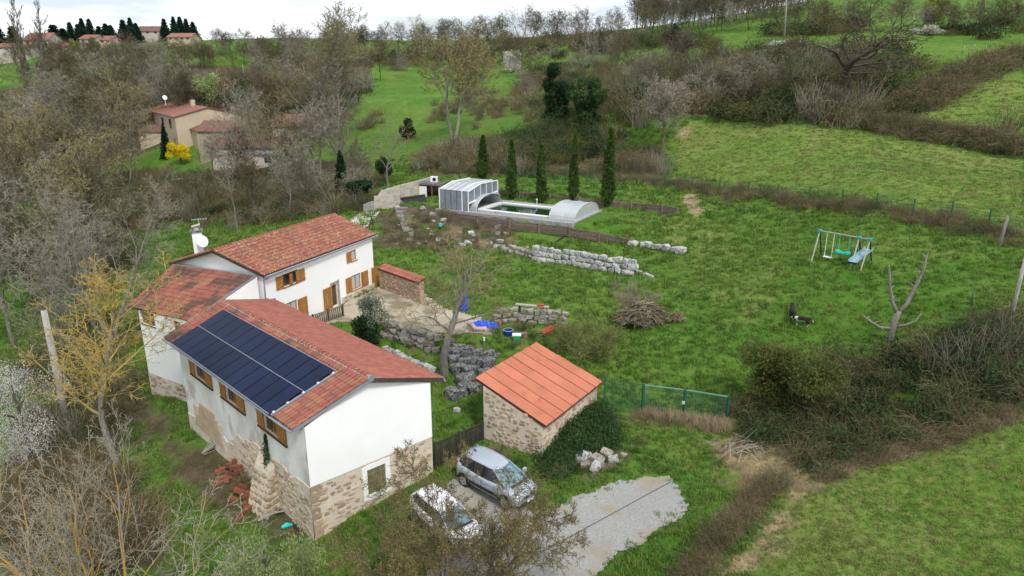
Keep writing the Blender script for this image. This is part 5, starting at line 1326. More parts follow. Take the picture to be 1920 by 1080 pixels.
scatter('tall_straw', np.stack([X, Y, hf(X, Y)], -1), rng.uniform(.4, .8, len(X)), ST[:1])
scrub('dry_stalks', [[(1140, 548), (1180, 535), (1235, 548), (1230, 575), (1160, 572)]], 5, (.3, .7), ST + US[:1], noise_=.5)
scrub('ivy_bank', [[(1018, 868), (1040, 830), (1115, 765), (1140, 800), (1150, 850), (1075, 862), (1040, 890)]], 9, (.7, 1.35), IV + IV, noise_=.15)
scrub('weeds_by_hut', [[(905, 850), (1010, 880), (1060, 905), (1180, 880), (1200, 840), (1150, 800), (1060, 870), (1010, 865)]], 6, (.3, .6), BG[1:] + ST[:1] + IV)
# fence-side growth
X, Y = along([(835, 322), (1000, 330), (1110, 330), (1285, 352), (1457, 374), (1577, 388), (1710, 408), (1860, 440), (1919, 460)], 620, 1.3)
Y = Y + 1.0
scatter('fence_growth', np.stack([X, Y, hf(X, Y) - .05], -1), rng.uniform(.35, .8, len(X)), BR + ST + BG[1:] + US[2:])
scrub('scrub_behind_pool', [[(790, 322), (800, 290), (880, 270), (1000, 300), (1010, 328)], [(1130, 290), (1235, 290), (1240, 330), (1130, 325)]], .85, (1.0, 2.0), BR + US, noise_=1)
scrub('dark_ivy_ground', [[(930, 300), (960, 262), (1040, 250), (1180, 262), (1210, 285), (1120, 296), (1000, 310)]], .9, (1.2, 2.1), BD + BG)
scrub('pool_hill_scrub', [[(1020, 245), (960, 190), (1010, 130), (1180, 110), (1200, 200), (1230, 290), (1160, 265)]], .10, (1.2, 2.6), BR + BG + US, noise_=1.5)
scrub('hill_thicket', [[(1180, 216), (1190, 150), (1280, 120), (1500, 135), (1640, 150), (1700, 190), (1650, 222), (1640, 236), (1420, 226)]], .26, (1.6, 3.2), BR + BD + US + BG + BD + BG[1:], noise_=1.2, nmax=3000)
scrub('hill_broom', [[(1240, 125), (1420, 95), (1700, 110), (1760, 135), (1690, 175), (1500, 140)], [(1440, 60), (1600, 45), (1620, 62), (1460, 76)], [(1770, 60), (1890, 40), (1900, 62), (1800, 78)], [(1180, 78), (1330, 70), (1330, 90), (1190, 96)]], .10, (1.6, 3.0), BG + BD + BR[:1], noise_=2, nmax=2500)
X, Y = along([(1640, 240), (1700, 248), (1780, 262), (1850, 275), (1925, 290)], 260, 1.5)
scatter('field_hedge', np.stack([X, Y, hf(X, Y) - .05], -1), rng.uniform(.9, 1.7, len(X)), BR + US[2:])
X, Y = along([(1700, 205), (1760, 175), (1820, 140), (1925, 105)], 240, 2.0)
scatter('upper_field_hedge', np.stack([X, Y, hf(X, Y) - .05], -1), rng.uniform(1.0, 2.2, len(X)), BR + BD + US[2:])
scrub('spindly_stems', [[(1800, 255), (1890, 235), (1900, 270), (1820, 275)]], .12, (2.0, 3.0), US)
# undergrowth on the left
scrub('valley_undergrowth', [[(60, 330), (330, 320), (400, 400), (260, 440), (200, 560), (100, 520)], [(140, 600), (240, 640), (250, 760), (200, 830), (60, 900), (60, 700)]], .42, (.8, 1.8), BR + US + BG, noise_=1, nmax=2600)
scrub('valley_scrub', [[(250, 330), (420, 330), (700, 340), (690, 395), (640, 400), (430, 430), (330, 400)]], .40, (.9, 1.9), BR + US + BD, noise_=1, nmax=2000)
scrub('corner_undergrowth', [[(0, 870), (150, 850), (230, 900), (300, 1000), (290, 1079), (0, 1079)]], 1.6, (.7, 1.3), BR[1:2] + US[1:] + BR[3:], noise_=.5, nmax=1500)
scrub('far_scrub', [[(0, 210), (330, 150), (640, 150), (640, 230), (450, 240), (250, 240), (0, 290)], [(480, 118), (900, 92), (1180, 72), (1180, 96), (900, 112), (700, 125), (500, 135)]], .05, (2.4, 4.2), BR + US + BD, noise_=4, nmax=3000)
scrub('meadow_scrub', [[(790, 215), (900, 170), (960, 200), (900, 240)], [(690, 120), (760, 115), (760, 135)], [(640, 230), (700, 215), (720, 235), (680, 250)]], .12, (1.0, 2.0), BR[1:2] + US[1:], noise_=2)
scrub('garden_scrub', [[(700, 440), (735, 400), (830, 398), (955, 430), (960, 460), (880, 480), (760, 470)]], .55, (.4, .9), US + ST[:1] + BR[:2], noise_=.3)
scrub('slope_shrubs', [[(850, 300), (905, 280), (960, 300), (960, 320), (870, 322)]], .4, (1.2, 2.0), BR)

# grass
GT = [grass_tuft(400 + i, 12, .11, .035, 'grass') for i in range(3)]
GM = [grass_tuft(410 + i, 10, .10, .035, 'grass_mid') for i in range(3)]
GD = [grass_tuft(420 + i, 10, .12, .03, 'grass_dry', 1.2) for i in range(2)]
GL = [grass_tuft(430 + i, 16, .20, .045, 'grass', 1.0, .25) for i in range(2)]
HOUSES = [[bA, bB, bC, bD], [hF0, hF1, hB1, hB0], [wL0, wL1, hF0, hB0], [cF, cR, cB, cL]]
TERR = [(-15.7, 44.9), (-10.3, 56.4), (-7.6, 54.2), (-5, 49.6), (-2.4, 47.6), (-1.3, 45.6), (-1.4, 44.3), (-4.9, 44.6), (-8.6, 46.6), (-12.2, 46.9)]
POOLA = [(4.5, 63.5), (12.5, 70.5), (-1.2, 78), (-9.5, 76), (-8, 70)]
def grass_field(name, n, ymin, ymax, protos, size, keep, vis=True):
    """tufts over the visible ground, denser near the camera"""
    u = rng.random(n); y = ymin * (ymax / ymin) ** u; x = rng.uniform(-.80, .80, n) * (y + 4)
    k = np.ones(n, bool)
    for H_ in HOUSES + [DRIVE, TERR, POOLA]: k &= poly_sd(x, y, H_) > (.12 if H_ is not DRIVE else rng.normal(size=len(x)) * .3)
    x, y = x[k], y[k]; m = keep(x, y); x, y = x[m], y[m]
    z = hf(x, y) - .015; s = rng.uniform(size[0], size[1], len(x)) * np.clip((y / 38) ** .8, .9, 3.2)
    return scatter(name, np.stack([x, y, z], -1), s, protos)
def wave(x, y, f=1.0): return np.sin(x * .8 * f + np.sin(y * .6 * f) * 1.7) * np.cos(y * .9 * f - x * .3 * f) + .5 * np.sin(x * 2.3 * f + y * 1.9 * f)
def in_any(x, y, polys, m=0):
    r_ = np.zeros(x.shape, bool)
    for p in polys: r_ |= poly_sd(x, y, p) < m
    return r_
FLD = [FIELD_NEAR, FIELD_UP, FIELD_FAR]
grass_field('meadow_grass', 120000, 20, 115, GT + GL[:1], (.7, 1.25), lambda x, y: ~in_any(x, y, FLD) & (wave(x, y) + rng.normal(size=x.shape) > -.9) & ~in_any(x, y, STRAWS) & (~in_any(x, y, SOILS) | (wave(x, y, .7) > .55)))
grass_field('field_grass', 75000, 20, 100, GM + GD[:1], (.7, 1.15), lambda x, y: in_any(x, y, FLD))
grass_field('dry_grass', 45000, 20, 100, GD, (.6, 1.1), lambda x, y: (in_any(x, y, STRAWS) | (in_any(x, y, FIELD_YELLOW) & (rng.random(x.shape) < .35)) | (in_any(x, y, SOILS) & (rng.random(x.shape) < .18)) | (wave(x, y, .35) + rng.normal(size=x.shape) * .5 > 1.15)))
def lush(x, y): return (wave(x, y, .55) + .3 * wave(x, y, 1.7) > .75) & ~in_any(x, y, FLD)
grass_field('lush_grass', 14000, 22, 75, GL, (.55, 1.0), lush)

# ================================================================ OBJECTS
def lbuild(mb, name, parent, smooth=False, label=None):
    o = bpy.data.objects.new(name, mb.mesh(name, smooth=smooth)); COL.objects.link(o); o.parent = parent
    if label: o['label'] = label
    return o
def rthing(name, loc, rz, label, cat, group=None, s=1.0):
    t = thing(name, loc, label, cat, group); t.rotation_euler = (0, 0, rz); t.scale = (s, s, s); return t

# ---------------------------------------------------------------- timber gate between barn and hut
ga, gb_ = Vector((-3.95, 31.95, 0)), Vector((-1.62, 34.35, 0))
za, zb = pt_y(813, 832, ga.y)[2], pt_y(911, 794, gb_.y)[2]
gate = thing('timber_gate', ga, 'black double timber gate of upright boards between barn and stone hut', 'gate')
gd = (gb_ - ga).normalized(); gn = Vector((gd.y, -gd.x, 0)); gl = (gb_ - ga).length
nb = 24
for k in range(nb):
    t = (k + .5) / nb; p = ga + gd * gl * t; z0 = min(gz(p.x, p.y), .1 + .3 * t) - .02; z1 = za + (zb - za) * t
    mb = MB().mat(M['wood_dark']); mb.rn = random.random(); mb.box((p.x, p.y, (z0 + z1) / 2), (gl / nb * .62, .03, z1 - z0), math.atan2(gd.y, gd.x)); mb.build('board', gate)
for f in (.12, .62):
    mb = MB().mat(M['wood_dark'])
    mb.bar(ga - gn * .03 + Vector((0, 0, .2 + (za - .2) * f)), gb_ - gn * .03 + Vector((0, 0, .4 + (zb - .4) * f)), .05, .12); mb.build('rail', gate)
mb = MB().mat(M['wood_dark']); mb.bar(ga + Vector((0, 0, za)), gb_ + Vector((0, 0, zb)), .07, .07); mb.build('top_rail', gate)
for p, z in ((ga, za), (gb_, zb), (ga.lerp(gb_, .5), (za + zb) / 2)):
    mb = MB().mat(M['wood_dark']); mb.box((p.x, p.y, z / 2), (.13, .13, z + .25), math.atan2(gd.y, gd.x)); mb.build('post', gate)

# ---------------------------------------------------------------- cars
carpaint = pmat('silver_grey_paint', (.42, .47, .54), (.44, .49, .56), scale=.5, rough=.22, metal=.35, spec=.6)
whitepaint = pmat('white_car_paint', (.80, .80, .82), (.78, .78, .80), scale=.5, rough=.25, spec=.6)
carglass = pmat('car_window_glass', (.012, .015, .018), (.02, .025, .03), scale=1, rough=.05, spec=.8)
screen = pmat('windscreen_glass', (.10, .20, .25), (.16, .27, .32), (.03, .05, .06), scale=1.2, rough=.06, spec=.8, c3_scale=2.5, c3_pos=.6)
redl = pmat('red_lamp', (.35, .01, .01), (.3, .01, .01), rough=.2)
lens = pmat('headlamp_lens', (.30, .32, .34), (.5, .52, .54), scale=8, rough=.1, spec=.8)
chrome = pmat('chrome', (.6, .6, .6), (.65, .65, .65), rough=.15, metal=.9)
def make_car(name, loc, rz, paint, label, s=1.0, roof_h=1.58, dark_low=False):
    car = rthing(name, loc, rz, label, 'car', None, s)
    X = [2.22, 2.15, 1.98, 1.6, 1.2, .6, -.2, -1.0, -1.7, -2.05, -2.2]
    T = [.60, .74, .86, .97, 1.04, 1.05, 1.06, 1.08, 1.12, 1.12, .98]
    Wd = [.55, .72, .82, .88, .90, .91, .91, .91, .89, .84, .72]
    Bt = [.30, .24, .2, .18, .18, .18, .18, .18, .2, .24, .32]
    b = MB().mat(paint); rings = []
    for x, t, w, z0 in zip(X, T, Wd, Bt):
        half = [(0, t + .035), (.5 * w, t + .025), (.82 * w, t - .01), (.95 * w, t - .09), (w, (t + .5) / 2 + .02), (w * .985, .48), (w * .95, z0 + .08), (w * .75, z0), (0, z0)]
        xo = [0 if True else 0] * 9
        ring = [(x - (.0 if y < .5 * w else .10 * (y / w) ** 2 * (1 if x > 0 else -1) * (1 if abs(x) > 1.9 else .2)), y, z) for y, z in half] + [(x - (.10 * (y / w) ** 2 * (1 if x > 0 else -1) * (1 if abs(x) > 1.9 else .2) if y >= .5 * w else 0), -y, z) for y, z in half[-2:0:-1]]
        rings.append(ring)
    n = len(rings[0]); vs = [p for r in rings for p in r]; fs = []
    for i in range(len(rings) - 1):
        for j in range(n): fs.append((i * n + j, i * n + (j + 1) % n, (i + 1) * n + (j + 1) % n, (i + 1) * n + j))
    fs.append(tuple(range(n - 1, -1, -1))); fs.append(tuple((len(rings) - 1) * n + j for j in range(n)))
    b.add(vs, fs); body = lbuild(b, 'body', car, smooth=True)
    md = body.modifiers.new('sub', 'SUBSURF'); md.levels = 1; md.render_levels = 2
    bot = [(1.60, 0), (1.52, .42), (1.25, .74), (.2, .815), (-.75, .815), (-1.55, .79), (-2.0, .66), (-2.13, .35), (-2.15, 0)]
    top = [(.52, 0), (.48, .33), (.30, .54), (.0, .60), (-.75, .625), (-1.4, .60), (-1.72, .50), (-1.82, .28), (-1.84, 0)]
    zt = [roof_h - .03, roof_h - .035, roof_h - .05, roof_h - .02, roof_h, roof_h - .01, roof_h - .05, roof_h - .06, roof_h - .06]
    zb_ = [1.06, 1.06, 1.03, 1.03, 1.04, 1.07, 1.10, 1.11, 1.11]
    def full(p): return [(x, y) for x, y in p] + [(x, -y) for x, y in p[-2:0:-1]]
    B2, T2 = full(bot), full(top); ZB = zb_ + zb_[-2:0:-1]; ZT = zt + zt[-2:0:-1]; m = len(B2)
    g = MB().mat(carglass)
    for i in range(m):
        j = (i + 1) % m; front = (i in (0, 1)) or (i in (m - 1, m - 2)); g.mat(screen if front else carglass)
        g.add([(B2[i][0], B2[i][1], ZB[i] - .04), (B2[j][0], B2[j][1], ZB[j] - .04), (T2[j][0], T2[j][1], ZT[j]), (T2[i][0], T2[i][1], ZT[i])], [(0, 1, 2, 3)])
    lbuild(g, 'window_glass', car)
    r = MB().mat(paint)
    def sc_(p, k, zo): return [((x + .59) * k - .59, y * k, z + zo) for (x, y), z in zip(T2, [z for z in ZT])]
    l0, l1, l2 = sc_(T2, 1.03, -.02), sc_(T2, 1.0, .03), sc_(T2, .75, .065)
    r.add(l0 + l1 + l2 + [(-.59, 0, roof_h + .075)], [(i, (i + 1) % m, m + (i + 1) % m, m + i) for i in range(m)] + [(m + i, m + (i + 1) % m, 2 * m + (i + 1) % m, 2 * m + i) for i in range(m)] + [(2 * m + i, 2 * m + (i + 1) % m, 3 * m) for i in range(m)])
    lbuild(r, 'roof', car, smooth=True)
    for sgn in (1, -1):
        for idx, wd_, mt in ((2, .075, paint), (5, .08, M['black']), (6, .16, paint)):
            mb = MB().mat(mt); mb.bar((bot[idx][0], bot[idx][1] * sgn, zb_[idx] - .02), (top[idx][0], top[idx][1] * sgn * 1.01, zt[idx]), wd_, .035, up=(0, sgn, 0)); lbuild(mb, 'pillar', car)
        mb = MB().mat(M['black']); mb.bar((-.15, .83 * sgn, 1.03), (-.2, .63 * sgn, roof_h - .03), .09, .03, up=(0, sgn, 0)); lbuild(mb, 'pillar', car)
        for x in (.98, -.12, -1.12):
            mb = MB().mat(M['rubber']); mb.bar((x, .914 * sgn, .98), (x - .03, .905 * sgn, .34), .012, .012); lbuild(mb, 'door_seam', car)
        for x in (.08, -1.0):
            mb = MB().mat(paint); mb.box((x, .925 * sgn, .86), (.18, .03, .035)); lbuild(mb, 'door_handle', car)
        mb = MB().mat(M['black']); mb.bar((1.0, .925 * sgn, .50), (-1.0, .925 * sgn, .50), .03, .14, up=(0, 0, 1)); lbuild(mb, 'side_strip', car)
        mb = MB().mat(M['black'] if dark_low else paint); mb.box((.98, 1.0 * sgn, 1.08), (.14, .22, .15), R(8) * sgn); lbuild(mb, 'mirror', car)
        mb = MB().mat(lens); mb.add([(2.14, .42 * sgn, .74), (1.86, .82 * sgn, .80), (1.72, .88 * sgn, .88), (1.98, .62 * sgn, .90), (2.20, .42 * sgn, .62), (1.98, .80 * sgn, .66)],
                                     [(0, 3, 2, 1) if sgn > 0 else (0, 1, 2, 3), (0, 1, 5, 4) if sgn > 0 else (0, 4, 5, 1)]); lbuild(mb, 'headlight', car)
        mb = MB().mat(redl); mb.box((-2.10, .70 * sgn, .98), (.12, .2, .16), R(-20) * sgn); lbuild(mb, 'tail_light', car)
        for x in (1.40, -1.38):
            w_ = MB().mat(M['rubber']); w_.cyl((x, .80 * sgn, .33), .34, .24, 22, 'Y'); wo_ = lbuild(w_, 'wheel', car)
            q = MB().mat(chrome); q.cyl((x, .925 * sgn, .33), .22, .015, 18, 'Y'); q.mat(M['black'])
            for k in range(5):
                a = k * 1.2566; q.bar((x + math.cos(a) * .07, .936 * sgn, .33 + math.sin(a) * .07), (x + math.cos(a + .3) * .19, .936 * sgn, .33 + math.sin(a + .3) * .19), .05, .01)
            lbuild(q, 'rim', wo_)
            q = MB().mat(M['black']); q.tube([(x + math.cos(a) * .39, .895 * sgn, .33 + math.sin(a) * .39) for a in [math.pi * k / 12 for k in range(13)]], .045, 6); lbuild(q, 'wheel_arch', car)
    mb = MB().mat(M['black']); mb.box((2.21, 0, .70), (.06, .78, .05)); mb.box((2.22, 0, .40), (.07, 1.15, .16)); lbuild(mb, 'grille', car)
    mb = MB().mat(M['white']); mb.box((2.265, 0, .50), (.02, .50, .11)); lbuild(mb, 'number_plate', car)
    mb = MB().mat(chrome); mb.bar((2.24, .0, .80), (2.23, .13, .75), .02, .03); mb.bar((2.24, .0, .80), (2.23, -.13, .75), .02, .03); mb.bar((2.25, .0, .745), (2.24, .11, .70), .02, .03); mb.bar((2.25, .0, .745), (2.24, -.11, .70), .02, .03)
    mb.bar((2.20, .13, .75), (2.05, .62, .79), .015, .02); mb.bar((2.20, -.13, .75), (2.05, -.62, .79), .015, .02); lbuild(mb, 'badge', car)
    mb = MB().mat(M['black']); mb.box((1.54, 0, 1.06), (.12, 1.1, .03)); lbuild(mb, 'wiper_cowl', car)
    mb = MB().mat(M['black']); mb.bar((-1.45, 0, roof_h + .03), (-1.65, 0, roof_h + .2), .02); mb.box((-1.42, 0, roof_h + .045), (.12, .07, .05)); lbuild(mb, 'aerial', car)
    return car
make_car('parked_car', (-.78, 30.05, .06), R(-42.5), carpaint, 'silver grey people carrier with black side strips parked in front of the timber gate')
make_car('parked_car', (-3.0, 27.1, -.02), R(-50), whitepaint, 'white hatchback half hidden behind the budding tree', s=.92, roof_h=1.46, dark_low=True)

# ---------------------------------------------------------------- pool terrace
P0, PA, PWv = Vector((6.07, 66.63, 0)), Vector((-.885, .466, 0)), Vector((.49, .872, 0))
PA.normalize(); PWv.normalize()
def PP(a, w, z): return P0 + PA * a + PWv * w + Vector((0, 0, 5.5 + z))
def pbox(mb, a0, a1, w0, w1, z0, z1):
    vs = [tuple(PP(a, w, z)) for z in (z0, z1) for a, w in ((a0, w0), (a1, w0), (a1, w1), (a0, w1))]
    mb.add(vs, [(0, 1, 2, 3), (7, 6, 5, 4), (0, 4, 5, 1), (1, 5, 6, 2), (2, 6, 7, 3), (3, 7, 4, 0)])
mb = MB().mat(pmat('pool_deck_boards', (.34, .33, .32), (.24, .23, .23), (.42, .41, .40), scale=1.2, rough=.8, aniso=(1, 3, 1)))
for w0, w1, a0, a1 in ((-1.0, .7, -.2, 15.4), (5.2, 7.6, -.2, 15.4), (.7, 5.2, -.2, .5), (.7, 5.2, 11.2, 15.4)): pbox(mb, a0, a1, w0, w1, -.35, .10)
mb.build('pool_deck', loc=tuple(PP(0, 0, 0)), kind='structure')
pool = thing('swimming_pool', PP(5, 2.5, 0), 'rectangular swimming pool of dark green water with white coping', 'pool')
mb = MB().mat(M['white'])
for w0, w1, a0, a1 in ((.25, .95, 0, 11.4), (4.85, 5.3, 0, 11.4), (.95, 4.85, 0, .5), (.95, 4.85, 10.8, 11.4)): pbox(mb, a0, a1, w0, w1, -.4, .17)
mb.build('coping', pool)
mb = MB().mat(pmat('pool_water', (.006, .035, .008), (.01, .05, .012), scale=.5, rough=.06, spec=.5)); pbox(mb, .5, 10.8, .95, 4.85, -.4, .04); mb.build('water', pool)
mb = MB().mat(M['alu']); mb.bar(PP(11.0, .12, .2), PP(0, .12, .2), .09, .07); mb.build('rail', pool); mb = MB().mat(M['alu']); mb.bar(PP(11.0, 5.5, .2), PP(0, 5.5, .2), .09, .07); mb.build('rail', pool)
def arch(w0, w1, h, n=14): return [(w0 + (w1 - w0) * (1 - math.cos(math.pi * i / n)) / 2, max(0, math.sin(math.pi * i / n)) ** .8 * h + .12) for i in range(n + 1)]
def arch_cover(a0, a1, w0, w1, h, label, end_a, cat='pool cover'):
    t = thing('pool_cover', PP(a0, w0, 0), label, cat); pr = arch(w0, w1, h)
    n_ = len(pr) - 1
    for k in range(n_):
        if k % 2: continue
        mb = MB().mat(M['poly']); q = pr[k:k + 3]
        for (wa, za_), (wb, zb2) in zip(q, q[1:]): mb.quad(PP(a0, wa, za_), PP(a1, wa, za_), PP(a1, wb, zb2), PP(a0, wb, zb2))
        mb.build('panel', t)
    for a in (a0, (a0 + a1) / 2, a1):
        mb = MB().mat(M['alu']); mb.tube([tuple(PP(a, w, z + .02)) for w, z in pr], .05, 6); mb.build('rib', t)
    mb = MB().mat(M['poly']); c = [(w, z) for w, z in pr]
    mb.add([tuple(PP(end_a, w, z)) for w, z in c], [tuple(range(len(c)))]); mb.build('end_panel', t)
    for f in (.2, .35, .5, .65, .8):
        wv_ = w0 + (w1 - w0) * f; zt_ = np.interp(wv_, [p[0] for p in pr], [p[1] for p in pr]); mb = MB().mat(M['alu']); mb.bar(PP(end_a - .02, wv_, .1), PP(end_a - .02, wv_, zt_), .03); mb.build('mullion', t)
    mb = MB().mat(M['alu']); mb.bar(PP(end_a - .03, w0, .14), PP(end_a - .03, w1, .14), .06, .08); mb.build('sill_bar', t)
    return t
arch_cover(.0, 2.7, -.1, 5.75, 1.25, 'low arched milky cover over the right end of the pool', 0)
t = thing('pool_cover', PP(11.0, 0, 0), 'open dark edged arch of the second pool cover inside the tall enclosure', 'pool cover')
pr = arch(.0, 5.1, 1.35); mb = MB().mat(M['alu']); mb.tube([tuple(PP(11.0, w, z)) for w, z in pr], .08, 6); mb.build('rib', t)
mb = MB().mat(M['rubber']); mb.tube([tuple(PP(10.93, w, z - .06)) for w, z in pr], .04, 6); mb.build('seal', t)
mb = MB().mat(M['poly'])
for (wa, za_), (wb, zb2) in zip(pr, pr[1:]): mb.quad(PP(11.0, wa, za_), PP(14.2, wa, za_), PP(14.2, wb, zb2), PP(11.0, wb, zb2))
mb.build('panel', t)
enc = thing('pool_enclosure', PP(13, 2, 0), 'tall aluminium and polycarbonate enclosure at the left end of the pool', 'pool enclosure')
w0, w1, wm, a0, a1 = -.75, 5.2, 3.0, 11.5, 15.0
zl, zm_, zr_ = 2.15, 2.62, 2.25
encpoly = pmat('grey_polycarbonate', (.17, .20, .23), (.23, .26, .29), (.13, .16, .19), scale=.8, rough=.3, spec=.5)
for i in range(5):
    aa, ab = a0 + (a1 - a0) * i / 5 + .03, a0 + (a1 - a0) * (i + 1) / 5 - .03
    mb = MB().mat(encpoly); mb.quad(PP(aa, w0, .1), PP(ab, w0, .1), PP(ab, w0, zl), PP(aa, w0, zl)); mb.build('side_panel', enc)
    mb = MB().mat(encpoly); mb.quad(PP(aa, w1, .1), PP(ab, w1, .1), PP(ab, w1, zr_), PP(aa, w1, zr_)); mb.build('side_panel', enc)
    mb = MB().mat(M['poly']); mb.quad(PP(aa, w0, zl + .03), PP(ab, w0, zl + .03), PP(ab, wm - 1.3, zm_), PP(aa, wm - 1.3, zm_)); mb.build('roof_panel', enc)
    mb = MB().mat(M['poly']); mb.quad(PP(aa, wm - 1.3, zm_), PP(ab, wm - 1.3, zm_), PP(ab, w1, zr_ + .25), PP(aa, w1, zr_ + .25)); mb.build('roof_panel', enc)
mb = MB().mat(encpoly); mb.add([tuple(PP(a1, w, z)) for w, z in ((w0, .1), (w1, .1), (w1, zr_ + .2), (wm - 1.3, zm_), (w0, zl))], [(0, 1, 2, 3, 4)]); mb.build('back_panel', enc)
for a in (a0, a0 + .75, a1):
    for (wa, za_), (wb, zb2) in (((w0, .0), (w0, zl)), ((w1, 0), (w1, zr_ + .25)), ((w0, zl), (wm - 1.3, zm_ + .02)), ((wm - 1.3, zm_ + .02), (w1, zr_ + .27))):
        mb = MB().mat(M['white']); mb.bar(PP(a, wa, za_), PP(a, wb, zb2), .09, .09); mb.build('frame_bar', enc)
mb = MB().mat(M['white']); mb.bar(PP(a0, w0, .95), PP(a0, w1, 1.35), .10, .16); mb.build('cross_bar', enc)
for f in (.2, .4, .6, .8):
    wv_ = w0 + (w1 - w0) * f; mb = MB().mat(M['white']); mb.bar(PP(a0, wv_, .95 + .4 * f), PP(a0, wv_, np.interp(wv_, [w0, wm - 1.3, w1], [zl, zm_, zr_ + .25])), .05); mb.build('mullion', enc)
for f in (0, .2, .4, .6, .8):
    wa, wb = w0 + (w1 - w0) * f, w0 + (w1 - w0) * (f + .2)
    mb = MB().mat(encpoly); mb.quad(PP(a0 + .02, wa, .98 + .4 * f), PP(a0 + .02, wb, .98 + .4 * (f + .2)), PP(a0 + .02, wb, np.interp(wb, [w0, wm - 1.3, w1], [zl, zm_, zr_ + .2])), PP(a0 + .02, wa, np.interp(wa, [w0, wm - 1.3, w1], [zl, zm_, zr_ + .2]))); mb.build('pane', enc)
for k, (a, w) in enumerate(((7.3, 6.3), (3.9, 6.2))):
    t = thing('garden_light', PP(a, w, .1), ('left' if k == 0 else 'right') + ' small white lamp post standing on the deck behind the pool', 'garden light')
    mb = MB().mat(M['white']); mb.cyl(tuple(PP(a, w, .3)), .04, .45, 8); mb.build('post', t); mb = MB().mat(M['white']); mb.cyl(tuple(PP(a, w, .6)), .09, .14, 8); mb.build('lamp_head', t)

# timber retaining walls
def plank_wall(name, pts, h, label, rows=6, lean=0):
    t = thing(name, pts[0], label, 'retaining wall')
    for p, q in zip(pts, pts[1:]):
        p, q = Vector(p), Vector(q); d = q - p; rz_ = math.atan2(d.y, d.x)
        for r_ in range(rows):
            for hf_ in range(2):
                c = p.lerp(q, .25 + .5 * hf_) + Vector((0, 0, h * (r_ + .5) / rows)); L_ = Vector((d.x, d.y)).length / 2
                o = MB().mat(M['wood_grey']); o.rn = random.random(); m4 = Matrix.Translation(c + Vector((-d.y, d.x, 0)).normalized() * random.uniform(-.015, .015)) @ Matrix.Rotation(rz_, 4, 'Z') @ Matrix.Rotation(-math.atan2(d.z, L_ * 2), 4, 'Y')
                o.box(None, (L_ - .01, .06, h / rows - .015), M4=m4); o.build('plank', t)
    for p in pts:
        mb = MB().mat(M['wood_grey']); mb.rn = .7; mb.box((p[0] , p[1] - .07, p[2] + h / 2), (.17, .17, h + .12), .4); mb.build('post', t)
    return t
fw = [pt_z(833, 398, 5.45), pt_z(895, 406, 5.5), pt_z(955, 415, 5.5), pt_z(1010, 420.5, 5.5), pt_z(1067, 427, 5.5), pt_z(1123, 437, 5.35), pt_z(1184, 450.5, 5.0)]
plank_wall('timber_retaining_wall', [(x, y, z - .8) for x, y, z in fw], .85, 'weathered plank retaining wall below the pool, on its near side')
bw = [pt_z(938, 373, 5.5), pt_z(974, 376, 5.5), pt_z(1030, 381, 5.5), pt_z(1085, 388, 5.5), pt_z(1140, 394, 5.5), pt_z(1182, 397, 5.55), pt_z(1240, 403, 5.6), pt_z(1277, 411, 5.6)]
plank_wall('timber_retaining_wall', bw, 1.0, 'long weathered plank wall behind the cypresses on the far side of the pool', rows=7)
mb = MB().mat(M['wood_dark']); a, b = G(1067, 436), G(1042, 456); mb.bar(a + Vector((0, 0, .15)), b + Vector((0, 0, .1)), .12, .1); mb.build('timber_edging', loc=tuple(a), label='dark timber sleeper running down the lawn from the plank wall', cat='edging')

# block wall, pool shed, heat pump
bwp = [(683, 397, 384), (703, 396, 377), (716, 393, 358), (751, 384, 347), (784, 372, 339), (808, 352, 332)]
bl = thing('block_wall', G(683, 397), 'grey stepped concrete block wall running up from the farmhouse to the pool shed', 'wall')
gp = [G(p[0], p[1]) for p in bwp]; tp = [pt_y(p[0], p[2], g.y)[2] for p, g in zip(bwp, gp)]
bmk = MB().mat(M['block']); bmk.box((0, 0, 0), (1, 1, 1)); blk = bmk.mesh('block')
for i in range(len(gp) - 1):
    d = gp[i + 1] - gp[i]; L_ = Vector((d.x, d.y)).length; nu = max(1, round(L_ / .62)); rz_ = math.atan2(d.y, d.x)
    for u in range(nu):
        f = (u + .5) / nu; p = gp[i].lerp(gp[i + 1], f); zt_ = tp[i] * (1 - f) + tp[i + 1] * f; z = gz(p.x, p.y) - .25; r_ = 0
        while z < zt_:
            h_ = min(.3, zt_ - z); m4 = Matrix.Translation((p.x, p.y, z + h_ / 2)) @ Matrix.Rotation(rz_, 4, 'Z') @ Matrix.Translation(((r_ % 2) * .06 - .03, random.uniform(-.008, .008), 0)) @ Matrix.Diagonal((L_ / nu - .012, .2, h_ - .012, 1))
            inst('block', blk, bl, m4); z += .3; r_ += 1
mb = MB().mat(M['mortar'])
for i in range(len(gp) - 1):
    a, b = gp[i], gp[i + 1]; d = (b - a); nrm = Vector((-d.y, d.x, 0)).normalized() * .09
    mb.add([tuple(a + nrm + Vector((0, 0, -.4))), tuple(b + nrm + Vector((0, 0, -.4))), (b.x + nrm.x, b.y + nrm.y, tp[i + 1] - .01), (a.x + nrm.x, a.y + nrm.y, tp[i] - .01),
            tuple(a - nrm + Vector((0, 0, -.4))), tuple(b - nrm + Vector((0, 0, -.4))), (b.x - nrm.x, b.y - nrm.y, tp[i + 1] - .01), (a.x - nrm.x, a.y - nrm.y, tp[i] - .01)],
           [(0, 1, 2, 3), (7, 6, 5, 4), (3, 2, 6, 7)])
mb.build('mortar_core', bl)
drape('concrete_ramp', GP((648, 420), (683, 398), (715, 394), (700, 412), (688, 428), (655, 440)), .3, M['concrete'], .06, .05)
sg = G(792, 371); shed = thing('pool_shed', sg, 'small open fronted pool shed with white side wall and slate flat roof', 'shed')
sx, sy = Vector((.95, -.3, 0)).normalized(), Vector((.3, .95, 0)).normalized()
